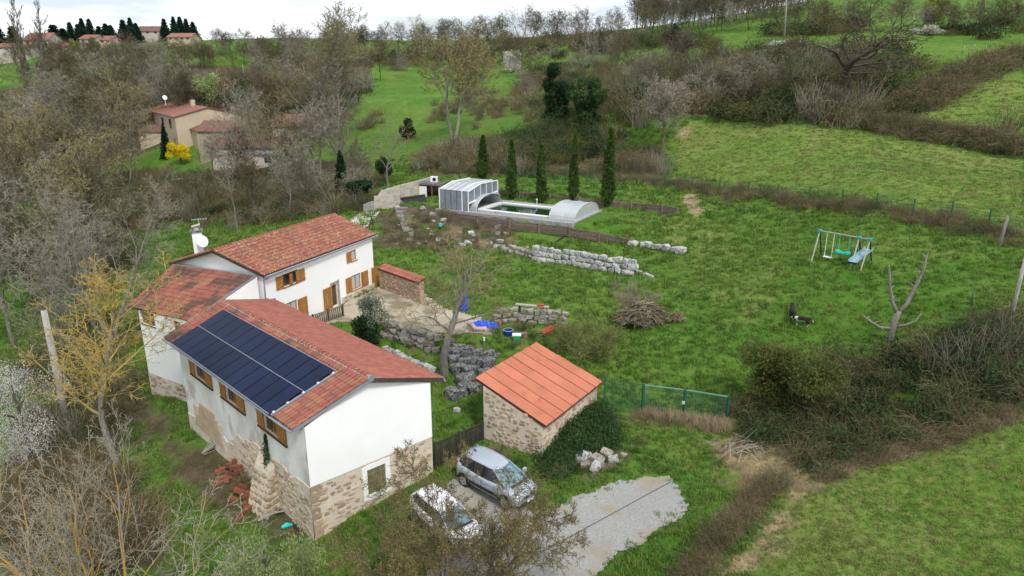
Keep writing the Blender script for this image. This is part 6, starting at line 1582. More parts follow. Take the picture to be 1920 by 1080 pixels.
def SB(mb, x0, x1, y0, y1, z0, z1):
    vs = [tuple(sg + sx * x + sy * y + Vector((0, 0, z))) for z in (z0, z1) for x, y in ((x0, y0), (x1, y0), (x1, y1), (x0, y1))]
    mb.add(vs, [(3, 2, 1, 0), (4, 5, 6, 7), (0, 1, 5, 4), (1, 2, 6, 5), (2, 3, 7, 6), (3, 0, 4, 7)])
mb = MB().mat(M['stucco']); SB(mb, -.5, .55, -.05, .1, -.3, 1.35); mb.build('front_wall', shed)
mb = MB().mat(M['block']); SB(mb, -.5, -.38, .1, 2.0, -.3, 1.45); SB(mb, -.5, 2.1, 2.0, 2.15, -.3, 1.5); SB(mb, 1.95, 2.1, .2, 2.0, -.3, 1.45); mb.build('wall', shed)
mb = MB().mat(M['wood_grey']); SB(mb, -.6, 2.2, -.1, 2.25, 1.5, 1.58); mb.build('roof', shed)
mb = MB().mat(M['boulder_dark']); SB(mb, -.55, 1.6, .2, 2.1, 1.58, 1.66); mb.build('roof_slate', shed)
mb = MB().mat(M['wood_orange']); SB(mb, 1.2, 1.28, -.05, .03, -.1, 1.5); mb.build('post', shed)
hp = thing('heat_pump', sg + sx * .8 + sy * 1.6 + Vector((0, 0, 1.66)), 'white heat pump unit with round fan on top of the pool shed', 'heat pump')
mb = MB().mat(M['white']); SB(mb, .45, 1.25, 1.4, 1.8, 1.66, 2.3); mb.build('casing', hp)
mb = MB().mat(M['black']); mb.cyl(tuple(sg + sx * .95 + sy * 1.39 + Vector((0, 0, 1.98))), .22, .03, 16, tuple(sy)); mb.build('fan', hp)
rc = G(770, 379); t = thing('cover_roller', rc, 'dark rolled pool cover lying against the block wall', 'pool cover')
mb = MB().mat(M['rubber']); mb.tube([tuple(rc + Vector((-1.0, -.5, .45))), tuple(rc + Vector((1.5, .7, .6)))], .16, 10); mb.build('roll', t)
mb = MB().mat(M['rubber']); mb.quad(rc + Vector((-1.0, -.55, .45)), rc + Vector((1.5, .6, .6)), rc + Vector((1.8, .2, .1)), rc + Vector((-.7, -1.0, .1))); mb.build('sheet', t)
# iron stand behind the house corner
ig = G(698, 433); t = thing('iron_stand', ig, 'thin black iron tripod stand with flat top by the concrete ramp', 'stand'); zt_ = pt_y(698, 405, ig.y)[2] - ig.z
mb = MB().mat(M['black'])
for dx, dy in ((-.3, 0), (.3, 0), (0, .3)): mb.bar(ig + Vector((dx, dy, 0)), ig + Vector((0, 0, zt_)), .05)
mb.build('legs', t); mb = MB().mat(M['black']); mb.bar(ig + Vector((-.45, 0, zt_)), ig + Vector((.45, 0, zt_ - .05)), .08, .06); mb.build('top_plate', t)

# ---------------------------------------------------------------- stone walls
def course_wall(name, path, rows, size, protos, label, back=.12, gap=1.0, zlift=0.0, cat='stone wall', deep=None):
    P_ = [G(*p) for p in path]; t = thing(name, P_[0], label, cat); ls = [0]
    for a, b in zip(P_, P_[1:]): ls.append(ls[-1] + (b - a).length)
    for r_ in range(rows):
        u = random.uniform(0, size * .5)
        while u < ls[-1]:
            w = size * random.uniform(.7, 1.45); i = max(k for k in range(len(ls)) if ls[k] <= u); i = min(i, len(P_) - 2); f = (u - ls[i]) / (ls[i + 1] - ls[i] + 1e-9)
            p = P_[i].lerp(P_[i + 1], min(1, f)); d = (P_[i + 1] - P_[i]); rz_ = math.atan2(d.y, d.x); nrm = Vector((-d.y, d.x, 0)).normalized()
            h_ = size * .68; c = p + nrm * (back * r_) + Vector((0, 0, h_ * (r_ + .45) + zlift)); base = gz(p.x, p.y); c.z = base + h_ * (r_ + .4) + zlift
            boulder(protos, t, c + Vector((0, 0, random.uniform(-.05, .05))), (w * 1.0, (deep or size) * random.uniform(.7, 1.1), h_ * random.uniform(.8, 1.2)), rz_ + random.uniform(-.25, .25), .14)
            u += w * gap
    return t
course_wall('dry_stone_wall', [(1000, 487), (1050, 494), (1100, 502), (1150, 511), (1190, 516)], 3, .62, BOULD_P, 'pale three course stone wall curving across the lawn below the pool', back=.16)
course_wall('dry_stone_wall', [(958, 474), (980, 480), (1003, 488)], 2, .5, BOULD, 'darker overgrown left end of the lawn stone wall', back=.14)
course_wall('stone_row', [(1188, 459), (1215, 463), (1250, 470), (1282, 476)], 1, .75, BOULD_P, 'single row of white boulders continuing from the end of the plank wall', gap=1.05)
course_wall('stone_row', [(1190, 508), (1226, 521)], 1, .35, BOULD_P, 'row of small white stones trailing off the right end of the lawn wall')
course_wall('dry_stone_wall', [(720, 630), (745, 637), (770, 646), (795, 655), (822, 662)], 3, .62, BOULD, 'grey boulder wall holding up the terrace left of the tree trunk', back=.1)
course_wall('stone_row', [(718, 656), (740, 664), (760, 674), (785, 686), (812, 697)], 1, .5, BOULD_P, 'low row of small stones edging the grass strip behind the barn roof')
course_wall('dry_stone_wall', [(930, 606), (975, 603), (1020, 607), (1060, 612)], 3, .5, BOULD, 'dark stone wall behind the coolers and blue tarpaulin', back=.08)
sw = thing('block_stone_wall', G(870, 700), 'tumbled wall of big dark rectangular stone blocks right of the tree trunk', 'stone wall')
for (px, py, wpx, hpx, rz_) in ((861, 652, 24, 13, .2), (846, 643, 14, 13, .3), (873, 655, 27, 12, .1), (857, 662, 18, 12, .1), (875, 665, 20, 11, .1), (896, 664, 21, 19, .3), (917, 664, 21, 12, .1), (847, 658, 13, 13, .1),
        (852, 674, 20, 14, .2), (868, 679, 18, 15, 0), (886, 678, 22, 16, .2), (901, 681, 14, 17, .2), (915, 683, 27, 20, .5), (860, 692, 28, 17, .7), (880, 697, 28, 19, .6), (910, 700, 26, 16, .5),
        (873, 711, 34, 19, .5), (872, 726, 28, 15, .5), (889, 729, 25, 16, .5), (849, 740, 26, 22, -.5), (868, 737, 17, 16, .2), (930, 668, 12, 9, 0), (842, 673, 12, 12, 0)):
    g = G(px, py + hpx * .3); dep = (g - Vector((0, 0, CAM_H))).length; k = dep / FPX
    boulder(BOULD_D, sw, g + Vector((0, 0, hpx * k * .35)), (wpx * k * 1.12, wpx * k * .75, hpx * k * 1.15), rz_, .1)
for px, py, wpx, lab in ((857, 772, 15, 'single pale boulder on the grass between barn and hut'),):
    g = G(px, py); k = g.length / FPX * 1.05; o = boulder(BOULD_P, None, g + Vector((0, 0, .1)), (wpx * k, wpx * k * .8, wpx * k * .7)); o.name = 'boulder'; tag(o, lab, 'boulder')
hp_ = thing('rubble_heap', G(1115, 868), 'heap of pale broken stone blocks at the edge of the driveway grass', 'stones')
for (px, py, w) in ((1070, 862, 14), (1088, 868, 18), (1101, 862, 22), (1121, 868, 24), (1137, 856, 22), (1098, 876, 18), (1118, 880, 22), (1150, 866, 18), (1056, 883, 14), (1084, 857, 14), (1168, 856, 12), (1108, 872, 12), (1128, 876, 14)):
    g = G(px, py); k = (g - Vector((0, 0, CAM_H))).length / FPX; boulder(BOULD_P if random.random() < .5 else BOULD, hp_, g + Vector((0, 0, w * k * .3)), (w * k * 1.1, w * k * .85, w * k * .7), tilt=.35)
rk = thing('rockery', G(830, 440), 'loose pale rocks among dry plants on the slope below the pool enclosure', 'rockery')
for i in range(70):
    px = random.uniform(725, 960); py = 392 + random.random() * 68
    if i > 34: px = random.uniform(800, 990); py = random.gauss(np.interp(px, [800, 990], [446, 470]), 4)
    g = G(px, py); w = random.uniform(.25, .7); boulder(BOULD_P if random.random() < .7 else BOULD, rk, g + Vector((0, 0, w * .15)), (w, w * .8, w * .6), tilt=.3)
st = thing('stone_steps', G(745, 410), 'rough grey stone steps climbing the slope beside the block wall', 'steps')
for i in range(11):
    f = i / 10; g = G(765 - 0 * f - 12 * f, 432 - 38 * f); mb = MB().mat(M['boulder']); mb.box((g.x, g.y, g.z + .05), (1.0 + .4 * f, .45, .2), .2 + random.uniform(-.1, .1)); mb.build('step', st)
st = thing('stone_steps', G(655, 604), 'short flight of stone steps beside the wooden railing', 'steps')
s0 = Vector(pt_z(668, 598, 2.55))
for i in range(4):
    mb = MB().mat(M['boulder']); mb.box((s0.x - .18 * i, s0.y - .42 * i, 2.5 - .22 * i), (1.5, .5, .22), .35); mb.build('step', st)
# wooden railing on the terrace edge
ra, rb = Vector(pt_z(586, 592, 3.45)), Vector(pt_z(642, 573, 3.45)); rl = thing('wooden_railing', (ra.x, ra.y, 2.6), 'dark wooden railing with upright slats below the farmhouse door', 'railing')
for z in (3.45, 2.75):
    mb = MB().mat(M['wood_grey']); mb.bar((ra.x, ra.y, z), (rb.x, rb.y, z), .09, .07); mb.build('rail', rl)
for i in range(15):
    p = ra.lerp(rb, (i + .5) / 15); mb = MB().mat(M['wood_dark']); mb.rn = random.random(); mb.box((p.x, p.y, 2.98), (.07, .03, .98), math.atan2(rb.y - ra.y, rb.x - ra.x)); mb.build('slat', rl)
for p in (ra, ra.lerp(rb, .5), rb): mb = MB().mat(M['wood_dark']); mb.box((p.x, p.y, 2.9), (.12, .12, 1.3), .4); mb.build('post', rl)
mb = MB().mat(M['concrete']); mb.box(((ra.x + rb.x) / 2 - .5, (ra.y + rb.y) / 2 + .3, 2.35), ((rb - ra).length, 1.4, .45), math.atan2(rb.y - ra.y, rb.x - ra.x)); mb.build('landing', loc=(ra.x, ra.y, 2.3), kind='structure')
# garden wall right of the farmhouse
ga_, gb2 = Vector(pt_z(712, 541, 2.62)), Vector(pt_z(788, 570, 2.62))
gwm = pmat('reddish_rubble', (.36, .22, .15), (.44, .33, .24), (.26, .13, .09), scale=2.4, rough=.95, bump=.8, bscale=9)
gw = thing('garden_wall', ga_, 'reddish rubble garden wall with salmon tile coping right of the farmhouse', 'wall')
d = (gb2 - ga_); d2 = Vector((-d.y, d.x, 0)).normalized(); mb = MB().mat(gwm)
mb.prism([(ga_.x, ga_.y), (gb2.x, gb2.y), (gb2.x + d2.x * .4, gb2.y + d2.y * .4), (ga_.x + d2.x * .4, ga_.y + d2.y * .4)], 2.0, 4.35); wl_ = mb.build('wall', gw)
stones_on(wl_, (ga_.x, ga_.y), (gb2.x, gb2.y), 2.7, 4.3, sgn=1, dens=.8, size=(.36, .2), limit=160, proj=.04)
cp = [ga_ + Vector((0, 0, 1.72)) - d2 * .12, gb2 + Vector((0, 0, 1.72)) - d2 * .12, gb2 + Vector((0, 0, 1.95)) + d2 * .6, ga_ + Vector((0, 0, 1.95)) + d2 * .6]
roof_patch(gw, *cp, M['tile_salmon'], cw=.25, rh=.36, flat=.8, pieces=60)
mb = MB().mat(M['wood_orange']); q = Vector(pt_z(704, 538, 2.62)); mb.box((q.x, q.y + .1, 3.45), (.06, .9, 1.7), -.4); mb.build('garden_door', loc=tuple(q), label='narrow brown wooden door in the gap between farmhouse and garden wall', cat='door')

# ---------------------------------------------------------------- swing set
sa, sb = G(1519, 497), G(1580, 503); sdir = (sb - sa); sdir.z = 0; sdir.normalize(); sn = Vector((-sdir.y, sdir.x, 0))
swg = thing('swing_set', sa, 'garden swing frame with two swings and a pale blue slide on the upper lawn', 'swing set')
Hs = pt_y(1526, 431, sa.y + .7)[2] - sa.z; wA = 1.5; lens_ = [0, 2.75, 3.45]
wal = pmat('grey_green_wood', (.35, .37, .30), (.42, .43, .36), rough=.7); teal = pmat('teal_plastic', (.03, .28, .32), (.04, .32, .36), rough=.4); turq = pmat('turquoise_plastic', (.02, .55, .48), (.03, .6, .52), rough=.4)
tops = []
for i, L_ in enumerate(lens_):
    p = sa + sdir * L_; f = Vector((p.x, p.y, gz(p.x, p.y))); b_ = p + sn * wA; b_.z = gz(b_.x, b_.y); tpn = p + sn * wA / 2; tpn.z = sa.z + Hs; tops.append(tpn)
    for q_ in (f, b_): mb = MB().mat(wal if q_ is f else M['wood_dark']); mb.tube([tuple(q_ - Vector((0, 0, .1))), tuple(tpn)], .05, 7); mb.build('leg', swg)
    mb = MB().mat(teal); mb.box(tuple(tpn), (.22, .28, .16), math.atan2(sdir.y, sdir.x)); mb.build('bracket', swg)
mb = MB().mat(wal); mb.tube([tuple(tops[0]), tuple(tops[2])], .04, 7); mb.build('beam', swg)
s1 = thing('swing', tops[0] + sdir * .8 + Vector((0, 0, -1.7)), 'white swing seat on two ropes hanging at the left of the frame', 'swing')
for o_ in (.55, 1.05): mb = MB().mat(M['white']); mb.bar(tops[0] + sdir * o_, tops[0] + sdir * o_ + Vector((0, 0, -1.72)), .025); mb.build('rope', s1)
mb = MB().mat(M['white']); mb.box(tuple(tops[0] + sdir * .8 + Vector((0, 0, -1.74))), (.6, .2, .06), math.atan2(sdir.y, sdir.x)); mb.build('seat', s1)
s2 = thing('glider_swing', tops[0] + sdir * 1.8 + Vector((0, 0, -1.35)), 'turquoise two-seat glider swing hanging in the middle of the frame', 'swing')
for o_ in (1.45, 2.15): mb = MB().mat(turq); mb.bar(tops[0] + sdir * o_, tops[0] + sdir * o_ + Vector((0, 0, -1.2)), .025); mb.build('rope', s2)
mb = MB().mat(turq); mb.box(tuple(tops[0] + sdir * 1.8 + Vector((0, 0, -1.25))), (.8, .16, .12), math.atan2(sdir.y, sdir.x)); mb.build('frame', s2)
for o_ in (1.45, 2.15):
    c = tops[0] + sdir * o_ + Vector((0, 0, -1.2)); mb = MB().mat(turq); mb.cyl(tuple(c), .17, .16, 10); mb.build('seat', s2)
sl = thing('slide', tops[1] + sdir * .35, 'pale blue plastic slide mounted between the two right legs of the swing frame', 'slide')
slm = pmat('pale_blue_plastic', (.22, .36, .42), (.27, .41, .47), rough=.4)
c1 = tops[1] + sdir * .55 + sn * .5 + Vector((0, 0, -.75)); c2 = tops[1] + sdir * .15 - sn * .9 + Vector((0, 0, -1.55)); x_ = sdir * .28
mb = MB().mat(slm); mb.quad(c1 - x_, c1 + x_, c2 + x_, c2 - x_)
for s_ in (-1, 1): a_, b_ = c1 + x_ * s_, c2 + x_ * s_; mb.quad(a_, b_, b_ + Vector((0, 0, .18)), a_ + Vector((0, 0, .18)))
mb.build('chute', sl); mb = MB().mat(M['black']); mb.box(tuple(c2), (.6, .1, .1), math.atan2(sdir.y, sdir.x)); mb.build('foot', sl)

# ---------------------------------------------------------------- dogs
def dog(loc, rz, label, s, coat, patch=None, head_down=0.0):
    V = [(0, 0, .52), (.22, 0, .53), (.40, 0, .52), (.55, 0, .62 - head_down), (.68, 0, .70 - head_down * 1.6), (.82, 0, .66 - head_down * 1.7),   # spine to muzzle
         (-.22, 0, .54), (-.34, 0, .58), (-.48, 0, .50), (-.60, 0, .36)]
    Rr = [.13, .145, .135, .085, .082, .04, .12, .07, .035, .025]; E = [(0, 1), (1, 2), (2, 3), (3, 4), (4, 5), (0, 6), (6, 7), (7, 8), (8, 9)]
    def chain(pts, rs, root):
        i0 = len(V); V.extend(pts); Rr.extend(rs); E.append((root, i0)); E.extend((i0 + k, i0 + k + 1) for k in range(len(pts) - 1))
    for y, o in ((.09, .0), (-.09, .05)):
        chain([(.36 + o, y, .40), (.37 + o, y, .22), (.38 + o, y, .06), (.42 + o, y, .03)], [.06, .036, .028, .03], 2)
        chain([(-.22 - o, y, .42), (-.14 - o, y, .30), (-.30 - o, y, .19), (-.28 - o, y, .05), (-.24 - o, y, .03)], [.09, .06, .034, .028, .03], 6)
    for y in (.05, -.05): chain([(.64, y * 1.3, .78 - head_down * 1.5), (.62, y * 1.7, .84 - head_down * 1.5)], [.03, .015], 4)
    me = bpy.data.meshes.new('dog_skeleton'); me.from_pydata(V, E, []); o = bpy.data.objects.new('dog_skeleton', me); COL.objects.link(o)
    sk = o.modifiers.new('skin', 'SKIN'); me.skin_vertices if False else None
    lay = me.skin_vertices[0].data if me.skin_vertices else None
    if lay is None:
        import bmesh
        bm = bmesh.new(); bm.from_mesh(me); bm.verts.layers.skin.verify(); bm.to_mesh(me); bm.free(); lay = me.skin_vertices[0].data
    for i, r_ in enumerate(Rr): lay[i].radius = (r_, r_)
    lay[0].use_root = True
    o.modifiers.new('sub', 'SUBSURF').levels = 2; o.modifiers['sub'].render_levels = 2
    dg = bpy.context.evaluated_depsgraph_get(); m2 = bpy.data.meshes.new_from_object(o.evaluated_get(dg)); bpy.data.objects.remove(o)
    m2.materials.clear(); m2.materials.append(coat)
    if patch:
        m2.materials.append(patch)
        for p in m2.polygons:
            x, y, z = p.center
            if (x > .74) or (.40 < x < .58 and z < .62) or z < .13 or (x < -.52) or (x > .3 and z < .42 and z > .36): p.material_index = 1
    for p in m2.polygons: p.use_smooth = True
    t = rthing('dog', loc, rz, label, 'dog', None, s); b = bpy.data.objects.new('body', m2); COL.objects.link(b); b.parent = t; m2.name = 'dog_body'
    return t
fur_b = pmat('black_fur', (.012, .01, .01), (.03, .022, .02), scale=20, rough=.9); fur_w = pmat('white_fur', (.6, .58, .55), (.5, .48, .45), scale=20, rough=.9)
dog(G(1485, 600), R(75), 'black dog seen from behind on the lawn, left of the other dog', 1.15, fur_b)
dog(G(1506, 611), R(150), 'black dog with white chest and paws on the lawn', .95, fur_b, fur_w, .12)

# ---------------------------------------------------------------- fences, poles, stakes
fence = thing('mesh_fence', G(1110, 342), 'long dark green wire mesh fence along the upper edge of the lawn', 'fence')
fp = [(838, 326, 300), (905, 330, 304), (960, 332, 306), (1000, 334, 308), (1060, 338, 311), (1110, 342, 314), (1160, 346, 317), (1245, 352, 325), (1297, 357, 329), (1348, 362, 330), (1402, 367, 333), (1457, 374, 337), (1516, 379, 343), (1577, 387, 350), (1641, 396, 359), (1710, 408, 367), (1781, 414, 378), (1851, 430, 390), (1925, 452, 405)]
fg = [G(p[0], p[1]) for p in fp]; ft = [1.35] * len(fp)
for g, z in zip(fg, ft):
    mb = MB().mat(M['green_metal']); mb.box((g.x, g.y, g.z + z / 2), (.07, .07, z + .2), .3); mb.build('post', fence)
for (g1, z1), (g2, z2) in zip(zip(fg, ft), zip(fg[1:], ft[1:])):
    mb = MB().mat(M['green_metal'])
    for k in range(7): f = .06 + .92 * k / 6; mb.bar(g1 + Vector((0, 0, z1 * f)), g2 + Vector((0, 0, z2 * f)), .010)
    n_ = int((g2 - g1).length / .2)
    for k in range(1, n_): f = k / n_; p = g1.lerp(g2, f); mb.bar(p + Vector((0, 0, .05)), p + Vector((0, 0, z1 * .98)), .006)
    mb.build('mesh_panel', fence)
gg = [G(1132, 770), G(1204, 775)]; gt = [pt_y(1132, 706, gg[0].y)[2], pt_y(1204, 722, gg[1].y)[2]]
f2 = thing('mesh_fence', gg[0], 'short green mesh fence panel between the stone hut and the green garden gate', 'fence')
def mesh_pan(parent, a, za_, b, zb2, name='mesh_panel', st=.09, wr=.014):
    mb = MB().mat(M['green_metal']); L_ = (b - a).length; n_ = int(L_ / st)
    for k in range(1, n_): f = k / n_; p = a.lerp(b, f); z = za_ * (1 - f) + zb2 * f; mb.bar(p + Vector((0, 0, .06)), (p.x, p.y, z), wr)
    for k in range(8): f = k / 7; mb.bar((a.x, a.y, a.z + .06 + (za_ - a.z - .06) * f), (b.x, b.y, b.z + .06 + (zb2 - b.z - .06) * f), wr)
    return mb.build(name, parent)
for g, z in zip(gg[:1], gt): mb = MB().mat(M['green_metal']); mb.box((g.x, g.y, (g.z + z) / 2), (.07, .07, z - g.z + .1), .2); mb.build('post', f2)
mesh_pan(f2, gg[0], gt[0], gg[1], gt[1])
ge = G(1362, 790); gt2 = pt_y(1355, 744, ge.y)[2]; gm_ = gg[1].lerp(ge, .5); zt2 = (gt[1] + gt2) / 2 + .05
grg = thing('green_gate', gg[1], 'wide green metal mesh garden gate with pale top rail beside the bramble bank', 'gate')
for g, z in ((gg[1], gt[1]), (gm_, zt2), (ge, gt2)): mb = MB().mat(M['green_metal']); mb.box((g.x, g.y, (g.z + z) / 2), (.11, .11, z - g.z + .15), .2); mb.build('post', grg)
mesh_pan(grg, gg[1], gt[1], gm_, zt2, 'gate_leaf'); mesh_pan(grg, gm_, zt2, ge, gt2, 'gate_leaf')
mb = MB().mat(pmat('pale_green_paint', (.12, .28, .22), (.16, .33, .27), rough=.5)); mb.bar((gg[1].x, gg[1].y, gt[1]), (gm_.x, gm_.y, zt2), .06); mb.bar((gm_.x, gm_.y, zt2), (ge.x, ge.y, gt2), .06); mb.build('top_rail', grg)
mb = MB().mat(M['alu']); mb.box((gm_.x - .08, gm_.y - .08, gm_.z + .95), (.16, .05, .18)); mb.build('lock', grg)
def pole(px, py, tx_, ty_, r_, label, mat='wood_pole', name='telegraph_pole', y=None, cat='pole', dy=0, bracket=False):
    g = G(px, py) if y is None else Vector(pt_y(px, py, y)); tpt = Vector(pt_y(tx_, ty_, g.y + dy)); t = thing(name, g, label, cat)
    mb = MB().mat(M[mat]); mb.tube([tuple(g - Vector((0, 0, .5))), tuple(g.lerp(tpt, .5)), tuple(tpt)], [r_, r_ * .9, r_ * .75], 10); mb.build('shaft', t, smooth=True)
    if bracket:
        mb = MB().mat(M['wood_dark']); mb.bar(tpt + Vector((-.45, 0, -.15)), tpt + Vector((.05, 0, -.05)), .1, .16); mb.build('bracket', t)
        mb = MB().mat(M['zinc']); mb.cyl(tuple(g.lerp(tpt, .45)), r_ * .98, .12, 10, tuple(tpt - g)); mb.build('band', t)
    return t
pole(128, 800, 82, 582, .24, 'thick pale leaning utility pole with broken top beside the orange lichen tree', bracket=True)
pole(1471, 72, 1478, -60, .17, 'tall pale telegraph pole above the low white thorn on the hill')
pole(985, 84, 985, 11, .16, 'thin telegraph pole against the sky above the pool')
pole(1846, 22, 1852, -70, .15, 'telegraph pole cut by the top edge near the right corner')
pole(1712, 76, 1714, 28, .12, 'short greenish pole left of the round olive tree', mat='boulder')
pole(1892, 612, 1926, 470, .11, 'slender pale leaning pole in the brambles at the right edge')
pole(1873, 462, 1890, 405, .12, 'rough leaning wooden stake where the mesh fence reaches the right edge', mat='bark_grey', name='wooden_stake', cat='stake')
pole(1822, 572, 1825, 545, .04, 'short green fence post standing behind the bramble bank', mat='green_metal', name='fence_post', cat='post')
for px, py, tp_, lb in ((1797, 146, 127, 'leftmost pale stake of the upper field boundary'), (1823, 134, 114, 'second pale stake of the upper field boundary'), (1846, 122, 104, 'third pale stake of the upper field boundary'),
                    (1657, 188, 168, 'white stake standing in the brown hedge below the gnarled tree'), (1826, 98, 82, 'white stake in the green pasture below the top right bushes'), (1848, 97, 84, 'small white stake beside the other in the top right pasture'), (1807, 96, 86, 'short pale stake left of the pair in the top right pasture')):
    pole(px, py, px + 2, tp_, .06, lb, name='fence_stake', cat='stake')
pole(120, 152, 122, 122, .12, 'short grey pole in the valley trees below the village'); pole(457, 150, 455, 120, .10, 'thin grey pole among the bare valley trees')

# ---------------------------------------------------------------- clutter on the lower terrace
def G2(px, py, dz=0): g = G(px, py); g.z += dz; return g
def crumple(name, px, py, w, d_, h, mat, label, cat, seed=1, rz=0.0, n=12):
    g = G(px, py); rs = random.Random(seed); V = []; F = []
    for j in range(n + 1):
        for i in range(n + 1):
            x, y = (i / n - .5), (j / n - .5); e = max(0, 1 - (abs(x) * 2) ** 3) * max(0, 1 - (abs(y) * 2) ** 3)
            X_ = x * w * (1 + .15 * math.sin(j * 1.3)) + rs.uniform(-.03, .03); Y_ = y * d_ * (1 + .15 * math.sin(i * 1.7)) + rs.uniform(-.03, .03)
            V.append((X_ * math.cos(rz) - Y_ * math.sin(rz), X_ * math.sin(rz) + Y_ * math.cos(rz), .03 + e * h * (.4 + .6 * abs(math.sin(i * 1.9 + j * .7) * math.cos(j * 1.4)))))
    for j in range(n):
        for i in range(n): a = j * (n + 1) + i; F.append((a, a + 1, a + n + 2, a + n + 1))
    mb = MB().mat(mat); mb.add([tuple(g + Vector(v)) for v in V], F); return mb.build(name, loc=tuple(g), label=label, cat=cat)
bluep = pmat('blue_tarpaulin', (.01, .06, .55), (.02, .10, .70), scale=4, rough=.45); whites = pmat('pale_sheet', (.5, .5, .48), (.4, .4, .39), rough=.7)
crumple('tarpaulin', 905, 612, 2.0, 1.0, .45, bluep, 'crumpled bright blue tarpaulin on the lower terrace', 'tarpaulin', 3, .1)
crumple('plastic_sheet', 880, 618, .9, .8, .7, whites, 'pale plastic sheet bunched up left of the blue tarpaulin', 'sheet', 5, .6)
g = G(871, 585); mb = MB().mat(bluep)
for k in range(4): mb.quad(g + Vector((-.25 + k * .12, .1 * (k % 2), .1 + .2 * (k % 2))), g + Vector((-.13 + k * .12, .1 * ((k + 1) % 2), 0)), g + Vector((-.05 + k * .1, .15, 1.2)), g + Vector((-.17 + k * .1, .1, 1.35)))
mb.build('hanging_tarpaulin', loc=tuple(g), label='narrow blue sheet hanging upright behind the terrace tree', cat='tarpaulin')
def tub(name, px, py, r_, h, mat, rim, label, cat='basket', fl=1.25):
    g = G(px, py); t = thing(name, g, label, cat); mb = MB().mat(mat); c = [(r_, 0), (r_ * fl, h), (r_ * fl * .92, h), (r_ * .9, h * .25)]
    n = 14; vs = [(g.x + math.cos(2 * math.pi * j / n) * rr_, g.y + math.sin(2 * math.pi * j / n) * rr_, g.z + z) for rr_, z in c for j in range(n)]
    mb.add(vs, [(k * n + j, k * n + (j + 1) % n, (k + 1) * n + (j + 1) % n, (k + 1) * n + j) for k in range(3) for j in range(n)] + [tuple(3 * n + j for j in range(n))]); mb.build('tub', t)
    mb = MB().mat(rim); mb.tube([(g.x + math.cos(2 * math.pi * j / n) * r_ * fl, g.y + math.sin(2 * math.pi * j / n) * r_ * fl, g.z + h) for j in range(n + 1)], .02, 5); mb.build('rim', t); return t
tub('basket', 953, 629, .27, .42, pmat('navy_plastic', (.01, .04, .22), (.015, .05, .28), rough=.5), pmat('pale_rim', (.4, .45, .55)), 'round dark blue laundry basket on the lower terrace')
tub('basket', 984, 632, .2, .28, pmat('wicker', (.33, .24, .15), (.25, .18, .11), scale=12, rough=.9), M['wood_grey'], 'small brown wicker basket right of the green cool box')
tub('bucket', 931, 607, .12, .26, M['white'], M['white'], 'small white bucket at the right end of the blue tarpaulin', 'bucket'); tub('bucket', 937, 609, .13, .28, pmat('terracotta_plastic', (.5, .16, .09)), pmat('terracotta_plastic', (.5, .16, .09)), 'terracotta coloured bucket beside the small white bucket', 'bucket')
g = G(969, 638); t = thing('cool_box', g, 'green cool box with white lid on the lower terrace', 'cool box'); grn = pmat('green_plastic', (.02, .35, .08), (.02, .4, .1), rough=.4)
mb = MB().mat(grn); mb.add([(g.x + x * .27 * k, g.y + y * .18 * k, g.z + z) for z, k in ((0.02, .82), (.36, 1.0)) for x, y in ((-1, -1), (1, -1), (1, 1), (-1, 1))], [(3, 2, 1, 0), (4, 5, 6, 7), (0, 1, 5, 4), (1, 2, 6, 5), (2, 3, 7, 6), (3, 0, 4, 7)]); mb.build('box', t)
mb = MB().mat(M['white']); mb.box((g.x, g.y, g.z + .41), (.6, .42, .08)); mb.build('lid', t)
g = G(1028, 631); t = thing('wheelbarrow', g, 'red wheelbarrow tray resting on the grass beside the big shrub', 'wheelbarrow'); redm = pmat('red_metal', (.55, .04, .02), (.48, .035, .02), rough=.5)
mb = MB().mat(redm); m4 = Matrix.Translation(g + Vector((0, 0, .42))) @ Matrix.Rotation(.5, 4, 'Z') @ Matrix.Rotation(-.25, 4, 'Y')
vv = [m4 @ Vector(p) for p in ((-.28, -.2, -.12), (.28, -.2, -.12), (.28, .2, -.12), (-.28, .2, -.12), (-.5, -.34, .12), (.5, -.34, .12), (.5, .34, .12), (-.5, .34, .12))]
mb.add([tuple(v) for v in vv], [(0, 1, 2, 3), (0, 4, 5, 1), (1, 5, 6, 2), (2, 6, 7, 3), (3, 7, 4, 0)]); mb.build('tray', t)
mb = MB().mat(M['rubber']); mb.cyl(tuple(g + Vector((.5, .25, .18))), .18, .08, 14, (.5, -.85, 0)); mb.build('wheel', t)
mb = MB().mat(M['zinc'])
for s_ in (-1, 1): mb.bar(g + Vector((.5, .25, .18)), g + Vector((-.75 + s_ * .12, -.35 - s_ * .28, .35)), .04); mb.bar(g + Vector((-.3 + s_ * .1, -.15 - s_ * .2, .3)), g + Vector((-.35 + s_ * .1, -.15 - s_ * .2, 0)), .035)
mb.build('frame', t)
g = G(893, 623); t = thing('garden_chair', g, 'faded orange reclining garden chair in front of the blue tarpaulin', 'chair'); orc = pmat('faded_orange_fabric', (.55, .26, .16), (.62, .36, .26), rough=.8, scale=6)
mb = MB().mat(orc); mb.quad(g + Vector((-.1, -.28, .32)), g + Vector((.75, -.18, .30)), g + Vector((.7, .3, .30)), g + Vector((-.15, .22, .32))); mb.build('seat', t)
mb = MB().mat(orc); mb.quad(g + Vector((-.1, -.28, .34)), g + Vector((-.15, .22, .34)), g + Vector((-.55, .28, .75)), g + Vector((-.5, -.22, .75))); mb.build('backrest', t)
for dx, dy in ((-.1, -.25), (.65, -.15), (.6, .25), (-.15, .2)): mb = MB().mat(M['alu']); mb.bar(g + Vector((dx, dy, 0)), g + Vector((dx * .9, dy, .34)), .03); mb.build('leg', t)
